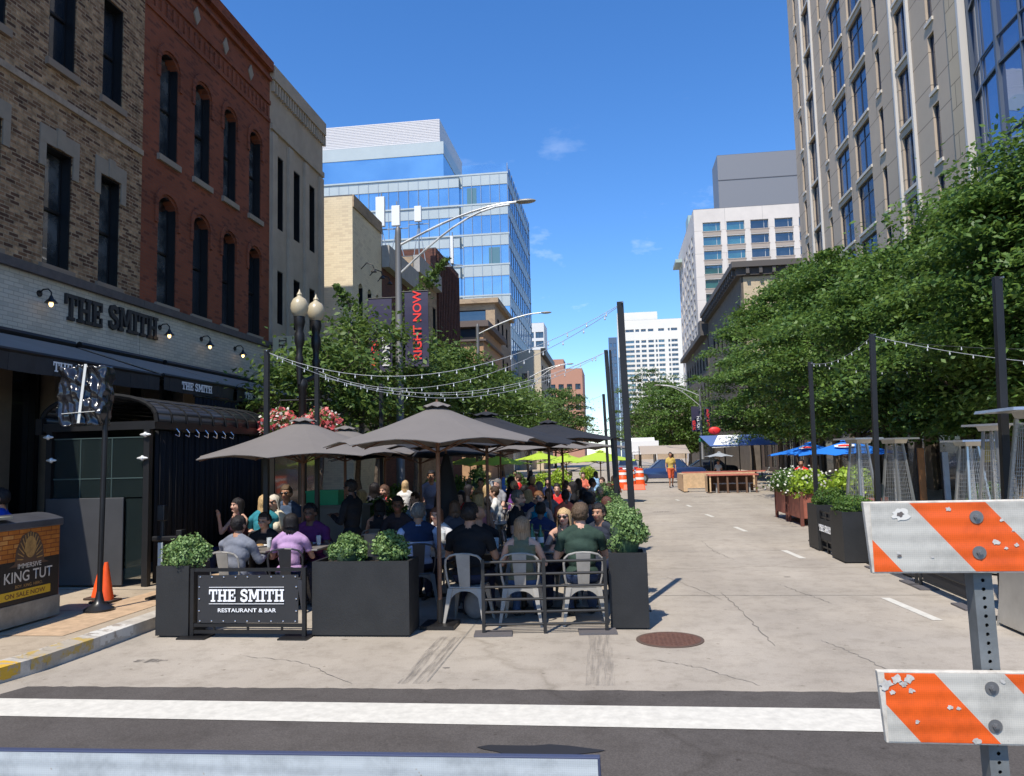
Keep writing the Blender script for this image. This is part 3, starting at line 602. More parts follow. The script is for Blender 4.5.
# rooftop antennas on the low roofs
for i, (px, py, w_, h_, lab) in enumerate([(380.5, 212, .45, 1.5, 'tall white'), (396, 216, .45, 1.1, 'middle white'), (418, 214, .4, .9, 'small white'), (452, 250, .18, 1.7, 'slim white')]):
    p = aty(px, py, 36+3*i); zt = 11.0 if i == 0 else (12.0 if i < 3 else 13.9)
    t = thing('cell_antenna', lab+' antenna panel on a frame, %s along the low roofs' % ('first', 'second', 'third', 'last')[i], 'antenna', (p.x, p.y, zt), 0, 'antenna panels on the low roofs')
    q = MB(); q.box(-w_/2, w_/2, -.1, .1, p.z-zt-h_/2, p.z-zt+h_/2); q.build('panel', WHT, t, bevel=.02)
    q = MB(); q.tube((0, .16, -.4), (0, .16, p.z-zt+h_/2+.3), .04); q.bar((-.6, .16, p.z-zt-h_/2-.1), (.6, .16, p.z-zt-h_/2-.1), .05, .05); q.bar((-.6, .16, -.3), (0, .16, p.z-zt-h_/2), .04, .04); q.bar((.6, .16, -.3), (0, .16, p.z-zt-h_/2), .04, .04); q.build('mast', GALV, t)

# ================================================================== BUILDINGS, RIGHT
TWR = None
def panelstone(name, c, pw, ph):
    return brick(name, (c, tuple(x*.97 for x in c), tuple(x*.94 for x in c)), tuple(x*.35 for x in c), pw, ph, .02, .3, .8, .25, .25, .12)
TOWM = panelstone('tower_precast', (.46, .37, .28), 4.2, 1.35)
XR = 13; ytop, ybot = 52.9, 28.6
def TW(ya, yb_, z0_, z1_, st): return (ytop-yb_, ytop-ya, z0_, z1_, st, None)
FH = 2.85
ws = []
zlev = [21.0+FH*k for k in range(-6, 9)]
for z in zlev:
    ws.append(TW(38.5, 40.8, z-2.45, z, 'pairt')); ws.append(TW(41.8, 44.0, z-2.45, z, 'pairt'))
    ws.append(TW(36.6, 37.15, z-.35-2.1, z-.35, 'plain')); ws.append(TW(45.5, 46.0, z-2.3, z, 'plain')); ws.append(TW(50.9, 51.5, z-2.3, z, 'plain'))
    ws.append(TW(33.25, 34.6, z-2.35, z+.05, 'pair')); ws.append(TW(47.7, 49.3, z-2.5, z+.2, 'pair'))
    ws.append(TW(30.75, 31.35, z-2.3, z, 'plain'))
ws = [q for q in ws if q[2] > 4.6]
rt, SD, off = building('office_tower', 'tall tan precast office tower with white ribs on the right of the street', XR, 34, ybot, ytop, 46, TOWM, {'W': ws}, mat('frame_navy', (.03, .035, .05), .4, .3), PANEB, .16, sill=mat('sill_pale', (.55, .50, .43), .7), z0=0, fw=.07)
SW = Side((XR, 0, 0), (0, 1, 0), (-1, 0, 0))
RIBM = mat('rib_white', (.52, .49, .45), .6)
for y, w_, d_ in ((32.95, .16, .12), (34.8, .16, .12), (47.35, .16, .12), (49.5, .16, .12)): q = MB(off); SW.box(q, y, y+w_, 4, 46, .002, d_); q.build('rib', RIBM, rt)
q = MB(off); SW.box(q, ybot, ybot+.85, 4, 46, .002, .10); q.build('quoin', panelstone('quoin_stone', (.50, .40, .28), 3, .95), rt)
q = MB(off); SW.box(q, ybot-.16, ybot-.01, 4, 46, -.2, .12); q.build('rib', RIBM, rt)
q = MB(off); SW.box(q, ybot+.6, ytop, .2, 4.0, .003, .03); q.build('shop_glazing', SHOP, rt)
for y in (30, 33.4, 36.8, 40.2, 43.6, 47, 50.4, 53.6): q = MB(off); SW.box(q, y, y+.7, 0, 4.2, .004, .2); q.build('pier', TANP, rt)
q = MB(off); SW.box(q, ybot+.6, ytop, 4.2, 4.6, .004, .3); q.build('string_course', STONE, rt)
# curved glass bay, nearest on the right
bt = thing('glass_bay_building', 'curved blue glass bay of the tower block at the right edge', 'building', (18, 22, 0)); boff = (18, 22, 0)
def bay(mb, r, z0_, z1_, off_=0): 
    pts = [(13.2, 28.2), (12.9, 27.0), (12.75, 25.6), (12.75, 24.2), (12.9, 22.8), (13.3, 21.4), (13.9, 20.1), (14.8, 19.0), (16, 18)]
    pts = [(x-r, y) for x, y in pts]
    for A, B in zip(pts, pts[1:]): mb.add([(*A, z0_), (*B, z0_), (*B, z1_), (*A, z1_)], [(0, 1, 2, 3)])
    return pts
BAYG = glassy('bay_glass', (.012, .025, .06), .02, .38, .6, .3, (.7, .8, 1))
for z0_ in [4.2+3.3*i for i in range(12)]:
    mb = MB(boff); bay(mb, 0, z0_, z0_+3.3); mb.build('glazing', BAYG, bt)
mb = MB(boff); pts = bay(MB(), .05, 0, 1)
for z0_ in [4.2+3.3*i for i in range(13)]:
    for A, B in zip(pts, pts[1:]):
        mb.bar((*A, z0_), (*B, z0_), .07, .09); mb.bar((*A, z0_+.9), (*B, z0_+.9), .05, .05)
for k, A in enumerate(pts): mb.bar((*A, 4.2), (*A, 44), .06 if k % 2 else .14, .06 if k % 2 else .12)
for A, B in zip(pts, pts[1:]): mb.bar((A[0], A[1], 4.2), (A[0], A[1], 4.3), .06, .06)
mb.build('mullions', mat('mullion_slate', (.13, .15, .18), .4, .5), bt)
mb = MB(boff); mb.box(16, 34, 8, 28.3, 0, 44); mb.box(13.4, 16, 21.3, 28.2, 0, 4.1); mb.build('wall', TOWM, bt)
mb = MB(boff); 
for i in range(6): mb.box(15.98, 15.995, 9+i*1.5, 10.3+i*1.5, .5, 3.6)
mb.build('shop_glazing', SHOP, bt)
# dark old building, then a lower one
OLD = mat('old_dark_stone', (.11, .09, .07), .85, var=.25, vscale=1.5)
XO = 12.5
ws = [(100-74-i*3.2-2.2, 100-74-i*3.2-.8, z, z+2.6, 'sash', 'arch') for i in range(7) for z in (5, 9.2, 13.4)]
ro, SD, off = building('old_building', 'old dark stone building with heavy overhanging cornice above the right hand trees', XO, 26, 74, 100, 19.2, OLD, {'W': ws, 'S': [(1.2, 2.4, 13, 16, 'sash', 'arch'), (4, 5.2, 13, 16, 'sash', 'arch')]}, BLK, PANE, .4)
q = MB(off); q.box(XO-.9, 26.2, 73.2, 100.3, 19.2, 19.75); q.box(XO-.45, 26.1, 73.6, 100.2, 18.5, 19.2)
for i in range(22): q.box(XO-.8, XO-.02, 74.2+i*1.2, 74.5+i*1.2, 18.6, 19.19)
for i in range(11): q.box(XO+.4+i*1.2, XO+.7+i*1.2, 73.3, 73.98, 18.6, 19.19)
q.build('cornice', mat('cornice_dark', (.09, .08, .075), .8), ro)
q = MB(off); q.box(XO+.2, 25.9, 73.96, 73.995, 8, 18.4); q.build('side_render', mat('cream_wall', (.50, .40, .27), .85, var=.12), ro)
ws = [(30-i*3.6-2.4, 30-i*3.6-1.0, z, z+2.4, 'sash', 'arch') for i in range(8) for z in (5, 9, 13)]
ro2, SD, off = building('old_building', 'lower old dark building with stepped cornice further along the right side', XO, 26, 101, 131, 17.5, OLD, {'W': ws}, BLK, PANE, .4)
q = MB(off); q.box(XO-.9, 26, 100.6, 131.3, 17.0, 17.6); q.box(XO-.9, XO+.2, 101, 103.4, 17.6, 19); q.box(XO-.5, XO+.2, 116, 117.5, 17.6, 18.6); q.build('cornice', mat('cornice_dark', (.09, .08, .075), .8), ro2)
rl, SD, off = building('brick_building', 'low dark building added to deepen the shade behind the right hand trees', 13.4, 30, 53.2, 73.6, 8.5, mat('dark_brown_wall', (.07, .05, .04), .85, var=.2), {'W': [(1+i*3.2, 3.4+i*3.2, .5, 3.2, 'pair') for i in range(6)]+[(1.4+i*3.2, 2.6+i*3.2, 4.6, 6.8, 'sash') for i in range(6)]}, BLK, PANE, .2)  # added building; its dark wall stands in for deep shade under the trees
# white hotel block
XW = 13.5
HOT = panelstone('white_precast', (.66, .60, .54), 5.6, 3.6)
ws = []
for i in range(5):
    for j in range(12): ws.append((1.3+i*3.57, 4.0+i*3.57, 37.3-j*2.23-1.4, 37.3-j*2.23, 'two3', None, PANEG if (i < 2) else PANE))
ww = [(q*4.4+1.2, q*4.4+3.0, 36-j*2.52-1.5, 36-j*2.52+.15, 'pair') for q in range(6) for j in range(10)]
rh, SD, off = building('hotel_building', 'white precast block with rows of green tinted windows beyond the old stone building', XW, 40, 119, 147, 39.4, HOT, {'S': ws, 'W': ww}, mat('frame_pale', (.5, .5, .48), .5), PANE, .35, sill=mat('beige_spandrel', (.36, .30, .25), .8))
q = MB(off)
for j in range(12):
    for i in range(5): q = MB(off); q.box(XW+1.3+i*3.57, XW+4.0+i*3.57, 118.97, 118.998, 37.3-j*2.23-2.1, 37.3-j*2.23-1.56); q.build('spandrel', mat('beige_spandrel', (.36, .30, .25), .8), rh)
q = MB(off); q.box(XW-1.2, XW+.4, 140, 146, 36.5, 37.1); q.box(XW+.1, XW+1.8, 128, 132, 39.4, 41.4); q.build('roof_canopy', mat('canopy_green', (.35, .45, .42), .5), rh)
gb, SD, off = building('metal_clad_tower', 'grey metal clad windowless block standing behind the white one', 23.5, 52, 160, 168, 63.6, mat('grey_cladding', (.20, .20, .21), .5, .2), {}, parapet=.6)
q = MB(off)
for z in (44, 51.5, 58.2): q.box(23.45, 52, 159.93, 159.99, z, z+.14)
q.build('cladding_joint', mat('joint_dark', (.08, .08, .09), .6), gb)
# white high-rise at the end of the street
WH = mat('white_tower_concrete', (.72, .69, .62), .8, var=.05, vscale=.1)
ws = []
for (x, w_, st) in ((4.2, 4.6, 'pair'), (9.6, 2.0, 'plain'), (12.6, 2.6, 'plain'), (16.3, 3.0, 'plain'), (20.2, 1.0, 'plain'), (21.8, 3.2, 'pair'), (27, 1.0, 'plain'), (28.6, 3.4, 'pair')):
    for j in range(24):
        z = 66.5-j*2.62 if j else 70.0
        if j == 0 and x in (20.2,): continue
        ws.append((x, x+w_, z-1.45, z, st, None, PANEG if (j % 3 and x in (4.2, 21.8)) else PANE))
rw, SD, off = building('highrise', 'white high-rise apartment tower closing the view at the end of the street', 4.3, 38.6, 420, 445, 75, WH, {'S': ws}, mat('frame_pale', (.5, .5, .48), .5), PANE, 1.0, fw=.15)
q = MB(off); q.box(4.3, 26, 421, 440, 75.1, 79.5); q.build('penthouse', WH, rw)
q = MB(off); q.box(18.6, 24.4, 419.6, 419.99, 10, 75); 
q.build('grey_bay', mat('taupe_band', (.45, .40, .34), .8), rw) if 0 else None
rs, SD, off = building('highrise', 'slim dark glass high-rise left of the white tower', -.8, 3.6, 400, 415, 63, mat('dark_glass_far', (.10, .14, .20), .3, .3), {'S': [(.6+k*1.9, 1.9+k*1.9, 58-j*3.5, 60-j*3.5, 'plain') for k in range(2) for j in range(15)]}, DARKM, PANEB, .3)
building('apartment_building', 'low tan block beyond the end trees on the right', 8, 30, 300, 320, 18, TANB, {'S': [(1+k*3, 2.5+k*3, 6+j*4, 8+j*4) for k in range(6) for j in range(3)]}, BLK, PANE, .3)
# ================================================================== TREES AND PLANTS
def leaf_mesh(name, cents, norms, size, matl, parent, rng, asp=.55):
    n = len(cents); c = np.asarray(cents, float); nm = np.asarray(norms, float)
    nm /= np.linalg.norm(nm, axis=1)[:, None]+1e-9
    a = rng.normal(size=(n, 3)); u = np.cross(nm, a); u /= np.linalg.norm(u, axis=1)[:, None]+1e-9; v = np.cross(nm, u)
    s = size*(.6+.8*rng.random((n, 1)))
    P = np.stack([c-u*s*.5, c+v*s*asp*.5+nm*s*.06, c+u*s*.5, c-v*s*asp*.5+nm*s*.06], 1).reshape(-1, 3)
    me = bpy.data.meshes.new(name); me.vertices.add(4*n); me.vertices.foreach_set('co', P.ravel()); me.loops.add(4*n); me.loops.foreach_set('vertex_index', np.arange(4*n))
    me.polygons.add(n); me.polygons.foreach_set('loop_start', np.arange(0, 4*n, 4)); me.polygons.foreach_set('loop_total', np.full(n, 4)); me.update(); me.validate()
    me.materials.append(matl); o = bpy.data.objects.new(name, me); COL.objects.link(o)
    if parent is not None: o.parent = parent
    return o
def tree(label, loc, H, rad, zb, seed, leafm, nleaf, lsize, nspray=130, lean=(0, 0), spray=.75, trunk_r=.13, group=None, thin=0):
    rng = np.random.default_rng(seed); rnd = random.Random(seed)
    t = thing('street_tree', label, 'tree', loc, 0, group); mb = MB()
    zt = H*.78; pts = []; n = 7
    for i in range(n+1): k = i/n; pts.append(Vector((lean[0]*k*k+.06*math.sin(i*1.7+seed), lean[1]*k*k+.06*math.cos(i*1.3), zt*k)))
    mb.taper(pts, [trunk_r*(1.25 if i == 0 else 1)*(1-.8*i/n) for i in range(n+1)], 10)
    cz = (zb+H)/2; hz = (H-zb)/2; cent = []
    for i in range(nspray):
        # points within an ellipsoid, biased to the outside, flattened sprays
        th = rnd.random()*2*math.pi; uu = rnd.random()*2-1; rr = (.30+.70*rnd.random()**.45)*(1+.26*math.sin(2*th+seed*1.7)+.20*math.sin(5*th-seed)+.16*math.sin(6*uu+seed*2))
        r_ = rad*rr*math.sqrt(max(.06, 1-abs(uu)**2.2)); c = Vector((lean[0]*.8+r_*math.cos(th), lean[1]*.8+r_*math.sin(th), cz+hz*uu*(.80+.16*math.sin(3*th+seed*2)+.16*rnd.random())))
        cent.append(c)
        if i % 3 == 0:
            k = min(.97, max(.3, (c.z-1.2)/zt)); b0 = pts[0].lerp(pts[-1], k); b0 = Vector((lean[0]*k*k, lean[1]*k*k, zt*k)); mid = b0.lerp(c, .5)+Vector((0, 0, .25))
            mb.taper([b0, mid, c], [trunk_r*.38*(1-k*.5), trunk_r*.2, .008], 6)
    mb.build('trunk', BARK, t, smooth=True)
    C = []; Nn = []
    per = max(4, nleaf//nspray)
    for c in cent:
        sz = spray*(.6+.9*rnd.random()); out = np.array([c.x-lean[0]*.8, c.y-lean[1]*.8, 0]); out /= np.linalg.norm(out)+1e-6
        q = rng.normal(size=(per, 3))*np.array([sz*.55, sz*.55, sz*.15]); along = (q[:, 0]*out[0]+q[:, 1]*out[1]); q[:, 2] -= .18*np.abs(along)+.10*along
        C.append(q+np.array(c)); Nn.append(rng.normal(size=(per, 3))*.55+np.array([0, 0, 1.0])+out*.35)
    C = np.concatenate(C); Nn = np.concatenate(Nn)
    C = C[C[:, 2] > zb-.4*rng.random(len(C))]; Nn = Nn[:len(C)]
    leaf_mesh('crown', C, Nn, lsize, leafm, t, rng)
    return t
# right-hand row: tall, layered crowns
RT = [(9.0, 15.6, 8.0, 2.6), (9.0, 19.8, 8.1, 2.5), (9.0, 24.5, 8.1, 2.6), (9.1, 30.5, 9.2, 2.8), (9.4, 38, 10.4, 3.0), (9.7, 47, 11.2, 3.2), (10.0, 58, 11.4, 3.3)]
nm_ = ['nearest', 'second', 'third', 'fourth', 'fifth', 'sixth', 'farthest']
for i, (x, y, h, r) in enumerate(RT):
    tree('%s tree of the dense green row along the right pavement' % nm_[i], (x, y, .14), h, r, 2.05+.05*i, 20+i, LEAFR, int(54000*(1-.09*i)), .13+.012*i, 116, spray=.84, trunk_r=.14, group='trees along the right pavement')
# second rank by the facade fills the depth
for i, (x, y, h, r) in enumerate([(11.6, 21.5, 6.8, 1.8), (11.6, 27.5, 7.2, 1.8), (11.4, 34.5, 8.2, 1.9)]):
    tree('%s slimmer tree close to the tower facade behind the right row' % ('near', 'middle', 'far')[i], (x, y, .14), h, r, 2.9, 50+i, LEAFR, 20000, .15, 120, spray=.7, trunk_r=.1)
# left-hand row
LTs = [(-6.2, 18.4, 5.7, 1.15, 2.8, 2600, 'airy young tree whose leaves partly cover the RIVER NORTH banner'),
       (-6.6, 16.8, 4.5, 1.1, 2.5, 4500, 'small leafy tree behind the twin globe lamp on the left pavement'),
       (-6.9, 22.0, 6.1, 1.35, 2.7, 9000, 'left pavement tree with long branch reaching over the umbrellas'),
       (-6.6, 25.2, 6.0, 1.6, 2.6, 10000, 'broad left pavement tree behind the large banner pole'),
       (-6.2, 29, 6.0, 2.1, 2.6, 16000, 'left pavement tree in front of the maroon building'),
       (-6.2, 35, 5.8, 2.1, 2.4, 14000, 'left pavement tree before the small orange tan building'),
       (-6.2, 43, 6.2, 2.3, 2.4, 12000, 'left pavement tree below the second banner'),
       (-6.0, 54, 6.4, 2.5, 2.4, 10000, 'left pavement tree near the third banner'),
       (-6.4, 96, 10.4, 3.6, 2.6, 14000, 'far rounded tree at the end of the left side'),
       (-9.0, 120, 11, 4.0, 2.6, 9000, 'farthest tree on the left, in front of the salmon block')]
for i, (x, y, h, r, zb, n, lab) in enumerate(LTs):
    tree(lab, (x, y, .14), h, r, zb, 70+i, LEAFD, n, .12+.0016*y, 130 if i > 1 else 60, spray=.6+.004*y, trunk_r=.09 if y < 60 else .2, group='trees along the left pavement')
# long branch of the second tree
def branchy(p0, p1, seed, n):
    pass
rng = np.random.default_rng(5); bt_ = [o for o in COL.objects if o.get('label') == LTs[2][6]][0]
b0 = Vector((-6.9, 22.0, 4.8)); b1 = aty(447, 258, 21.0); o_ = Vector((-6.9, 22.0, .14)); mb = MB(o_)
P_ = [b0, b0.lerp(b1, .5)+Vector((0, 0, .25)), b1]; mb.taper(P_, [.05, .03, .008], 6); mb.build('branch', BARK, bt_, smooth=True)
b2 = aty(336, 285, 21.3); P2 = [b0, b0.lerp(b2, .6)+Vector((0, 0, .2)), b2]; mb = MB(o_); mb.taper(P2, [.05, .03, .008], 6); mb.build('branch', BARK, bt_, smooth=True)
C = []
for PP, nn in ((P_, 1100), (P2, 650)):
    for i in range(nn):
        k = rng.random(); p = PP[0].lerp(PP[1], k*2) if k < .5 else PP[1].lerp(PP[2], k*2-1); w_ = .32*(1.15-k)
        C.append(np.array(p-o_)+rng.normal(size=3)*np.array([w_, w_, w_*.6]))
leaf_mesh('foliage', C, rng.normal(size=(len(C), 3))+np.array([0, 0, .8]), .13, LEAFD, bt_, rng)
# trees at the end of the street, right of centre
for i, (px, Y, h, r, lab) in enumerate([(655, 105, 13.4, 4.4, 'big soft tree standing at the end of the street before the white high-rise'), (672, 84, 9.6, 3.2, 'lower bright tree beside the far banner pole'), (640, 130, 9, 3.2, 'small far tree left of the big end tree'), (690, 100, 9.5, 3.0, 'dark tree between the far banner pole and the old building')]):
    p = aty(px, 456, Y); tree(lab, (p.x, Y, 0), h, r, 2.2, 90+i, LEAFD if i != 1 else LEAFR, 13000, .28, 120, spray=1.1, trunk_r=.22)

def bush(label, loc, rx, rz, seed, n=2600, matl=None, parent=None, size=.035, cat='shrub', name='boxwood_shrub', group=None):
    rng = np.random.default_rng(seed); t = thing(name, label, cat, loc, 0, group)
    C = []; N = []; K = 26
    for k in range(K):
        d = rng.normal(size=3); d[2] = abs(d[2])*1.0-.25; d /= np.linalg.norm(d); c = d*np.array([rx, rx, rz])*.68+np.array([0, 0, rz*.55]); r = (.30+.16*rng.random())*rx
        q = rng.normal(size=(n//K, 3)); q /= np.linalg.norm(q, axis=1)[:, None]; C.append(c+q*r*(.75+.35*rng.random((n//K, 1)))); N.append(q+.5*rng.normal(size=q.shape))
    C = np.concatenate(C); N = np.concatenate(N); leaf_mesh('foliage', C, N, size, matl or BOX, t, rng, .7)
    mb = MB(); mb.ell((0, 0, rz*.45), (rx*.62, rx*.62, rz*.62), 10, 7); mb.tube((0, 0, -.05), (0, 0, rz*.4), .02); mb.build('stems', mat('shrub_core', (.035, .07, .03), .9, var=.4, vscale=30), t, smooth=True)
    return t
def planter(label, x0, x1, y0, y1, h, z0=0.0, group=None, m=None, name='planter'):
    cx, cy = (x0+x1)/2, (y0+y1)/2; t = thing(name, label, 'planter', (cx, cy, z0), 0, group); a, b = (x1-x0)/2, (y1-y0)/2
    mb = MB(); mb.box(-a, a, -b, b, .02, h-.07)
    mb.box(-a, a, -b, -b+.035, h-.07, h); mb.box(-a, a, b-.035, b, h-.07, h); mb.box(-a, -a+.035, -b+.035, b-.035, h-.07, h); mb.box(a-.035, a, -b+.035, b-.035, h-.07, h)
    mb.box(-a+.03, a-.03, -b+.03, b-.03, 0, .02); mb.build('body', m or PLN, t)
    mb = MB(); mb.box(-a+.036, a-.036, -b+.036, b-.036, h-.068, h-.04); mb.build('soil', SOIL, t)
    return t
# ================================================================== RESTAURANT FRONT (left)
E_ = Side((X0, 0, 0), (0, 1, 0), (1, 0, 0))
t = thing('shop_sign', 'large black slab letters reading THE SMITH mounted on the white painted brick', 'sign', (X0, 12.8, 4.6))
mb = MB((X0, 12.8, 4.6)); hL = .49; slab_text(mb, 'THE', (X0+.035, 12.82, 4.6), (0, .80, .0), (0, 0, 1), (1, 0, 0), hL, .05, .04); mb.build('lettering', mat('sign_black', (.02, .018, .018), .5), t)
mb = MB((X0, 12.8, 4.6)); slab_text(mb, 'SMITH', (X0+.035, 14.06, 4.64), (0, .80, 0.0), (0, 0, 1), (1, 0, 0), hL, .05, .03); mb.build('lettering', MATS['sign_black'], t)
BULB = mat('lamp_bulb', (1, .8, .5), .4, emit=((1, .62, .25), 3))
for i, y in enumerate((12.2, 15.85, 17.6, 19.3)):
    t = thing('wall_lamp', ('gooseneck wall lamp left of the big black sign letters', 'gooseneck wall lamp just right of the big black sign letters', 'third gooseneck wall lamp along the white brick band', 'farthest gooseneck wall lamp along the white brick band')[i], 'lamp', (X0+.03, y, 4.95), 0, 'gooseneck lamps over the awnings')
    mb = MB(); mb.lathe((0, 0, 0), [(.001, 0), (.06, 0), (.06, .02)], 12); mb.v = [(v[2], v[1], v[0]) for v in mb.v]
    mb.path([(0, 0, 0), (.08, 0, .07), (.18, 0, .07), (.24, 0, .01), (.24, 0, -.06)], .013); mb.build('arm', BLK, t)
    mb = MB(); mb.lathe((.24, 0, -.18), [(.11, 0), (.095, .015), (.04, .08), (.022, .13)], 14); mb.build('shade', BLK, t, smooth=True)
    mb = MB(); mb.ell((.24, 0, -.20), (.036, .036, .055), 10, 7); mb.build('bulb', BULB, t, smooth=True)
AWN = mat('awning_fabric', (.28, .235, .195), .85, var=.1, vscale=2, bump=.15, bscale=60)
AWV = mat('awning_valance', (.03, .03, .032), .8, var=.15, vscale=4)
def awning(label, ya, yb_, zt, zf, xf, txt=None, ty=None, ts=.14, vh=.27):
    t = thing('awning', label, 'awning', (X0, (ya+yb_)/2, zt), 0, 'retractable awnings of the restaurant'); of = (X0, (ya+yb_)/2, zt)
    mb = MB(of); n = 8
    mb.add([(X0+.05, ya, zt), (X0+.05, yb_, zt), (xf, yb_, zf), (xf, ya, zf), (X0+.05, ya, zt-.02), (X0+.05, yb_, zt-.02), (xf, yb_, zf-.02), (xf, ya, zf-.02)], [(0,1,2,3),(7,6,5,4),(0,3,7,4),(1,5,6,2),(2,6,7,3),(0,4,5,1)])
    mb.build('canopy', AWN, t)
    mb = MB(of); K = 40
    for i in range(K):
        a_, b_ = ya+(yb_-ya)*i/K, ya+(yb_-ya)*(i+1)/K; wv = lambda y: .012*math.sin(y*5)+.008*math.sin(y*13)
        mb.add([(xf+.01+wv(a_)*.3, a_, zf-.03), (xf+.01+wv(b_)*.3, b_, zf-.03), (xf+wv(b_), b_, zf-vh+.01*math.sin(b_*3)), (xf+wv(a_), a_, zf-vh+.01*math.sin(a_*3))], [(0, 1, 2, 3)])
    o = mb.build('valance', AWV, t); md = o.modifiers.new('s', 'SOLIDIFY'); md.thickness = .006
    mb = MB(of); mb.tube((xf, ya-.02, zf-.02), (xf, yb_+.02, zf-.02), .035, None, 8); mb.tube((X0+.08, ya, zt+.04), (X0+.08, yb_, zt+.04), .06, None, 8)
    for y in (ya+.3, yb_-.3): mb.bar((X0+.05, y, zt-.5), (xf-.1, y, zf-.06), .04, .04)
    mb.build('frame', BLK, t)
    if txt:
        mb = MB(of); w_ = slab_width(txt, ts, .05); slab_text(mb, txt, (xf+.035, ty, zf-vh+.06), (0, 1, 0), (0, 0, 1), (1, 0, 0), ts, .004, .05); mb.build('lettering', WLET, t)
    return t
awning('nearest large grey awning with THE SMITH on its valance, behind the bagged sign', 6.3, 13.05, 4.12, 3.53, -8.2, 'THE SMITH', 10.32, .15, .3)
awning('second grey awning with small THE SMITH lettering left of the dining area', 13.2, 15.85, 4.14, 3.56, -8.2, 'THE SMITH', 13.75, .15, .3)
awning('third grey awning above the flower baskets with THE SMITH partly hidden', 16.0, 20.6, 4.14, 3.56, -8.2, 'THE SMITH', 16.3, .15, .3)
# blade sign
t = thing('blade_sign', 'cream vertical blade sign with dark letters THE SMITH on the red brick building', 'sign', (X0, 21.2, 3.9))
q = MB(); q.box(.25, .95, -.05, .05, .05, 1.65); q.build('board', mat('sign_cream', (.62, .5, .3), .6), t, bevel=.01)
q = MB(); q.bar((0, 0, 1.4), (.3, 0, 1.4), .04, .04); q.bar((0, 0, .3), (.3, 0, .3), .04, .04); q.build('bracket', BLK, t)
q = MB(); slab_text(q, 'THE SMITH', (.44, -.05, 1.6), (0, 0, -1), (1, 0, 0), (0, -1, 0), .24, .006, .02); 
sc_ = 1.5/slab_width('THE SMITH', .24, .02); q.v = [(v[0], v[1], 1.6-(1.6-v[2])*sc_) for v in q.v]; q.build('lettering', mat('sign_dark', (.08, .05, .03), .6), t)
# vestibule with barrel awning
vx0, vx1, vy0, vy1 = -8.3, -6.72, 10.45, 14.1
t = thing('entrance_vestibule', 'black entrance vestibule with ribbed barrel awning and glass end wall on the pavement', 'vestibule', ((vx0+vx1)/2, vy0, .146)); of = ((vx0+vx1)/2, vy0, .146)
mb = MB(of); K = 16; cxv = (vx0+vx1)/2; rx = (vx1-vx0)/2+.12; rz = .42; ze = 2.50
def arc(k, s=1.0): a_ = math.pi*k/K; return (cxv-rx*s*math.cos(a_), ze+rz*s*math.sin(a_)**.75)
for k in range(K):
    (xa, za), (xb, zb_) = arc(k), arc(k+1); mb.add([(xa, vy0, za), (xb, vy0, zb_), (xb, vy1, zb_), (xa, vy1, za)], [(0, 1, 2, 3)])
o = mb.build('barrel_canopy', mat('vinyl_black', (.022, .023, .026), .32, 0, .5), t, smooth=True); md = o.modifiers.new('s', 'SOLIDIFY'); md.thickness = .012
for i in range(10):
    mb = MB(of); y = vy0+(vy1-vy0)*i/9; mb.path([(arc(k, 1.012)[0], y, arc(k, 1.012)[1]) for k in range(K+1)], .018 if i else .035, 6); mb.build('canopy_rib', mat('rib_matte', (.012, .012, .012), .8, 0, .2), t)
mb = MB(of); mb.box(vx0-.1, vx1+.12, vy0-.03, vy0+.03, 2.40, 2.52); mb.box(vx1+.06, vx1+.12, vy0+.03, vy1, 2.40, 2.52); mb.box(vx0-.12, vx0-.06, vy0+.03, vy1, 2.40, 2.52)
for x in (vx0+.03, vx1): mb.box(x-.045, x+.045, vy0-.04, vy0+.05, .15, 2.40)
mb.box(vx1-.045, vx1+.045, vy1-.09, vy1, .15, 2.40)
mb.box(vx0-.18, vx0-.08, vy0-.06, vy0+.04, 2.36, 2.6); mb.build('frame', BLK, t)
GLS = mat('clear_glass', (.03, .045, .045), .03, 0, .5, alpha=.25)
mb = MB(of)
xs = [vx0+.09, -7.78, -7.28, vx1-.06]
for a_, b_ in zip(xs, xs[1:]): mb.box(a_+.01, b_-.01, vy0-.005, vy0+.005, 1.42, 2.28)
mb.box(-7.05, vx1-.06, vy0-.005, vy0+.005, .25, 1.40); mb.build('glass', GLS, t)
mb = MB(of); 
for x in xs[1:3]: mb.box(x-.006, x+.006, vy0-.008, vy0+.008, 1.42, 2.28)
mb.box(vx0+.09, vx1-.06, vy0-.01, vy0+.01, 1.69, 1.705); mb.box(vx0+.09, vx1-.06, vy0-.01, vy0+.01, 2.28, 2.295); mb.build('glass_edge', mat('glass_edge', (.05, .075, .07), .4), t)
mb = MB(of); mb.box(vx0+.02, -7.05, vy0-.06, vy0-.03, .17, 1.42); mb.build('lower_panel', mat('charcoal_panel', (.05, .05, .052), .45, 0, .5, var=.12, vscale=3), t, bevel=.01)
for z in (2.2, 1.96, 1.9):
    pass
for (x, z) in ((vx0+.04, 2.32), (vx0+.10, 1.98), (vx1+.0, 2.32), (vx1-.04, 1.98)):
    mb = MB(of); mb.ell((x, vy0-.07, z), (.09, .025, .022), 10, 6); mb.ell((x, vy0-.07, z+.0), (.03, .035, .04), 10, 6); mb.build('clamp', mat('clamp_white', (.7, .7, .68), .35, .2), t, smooth=True)
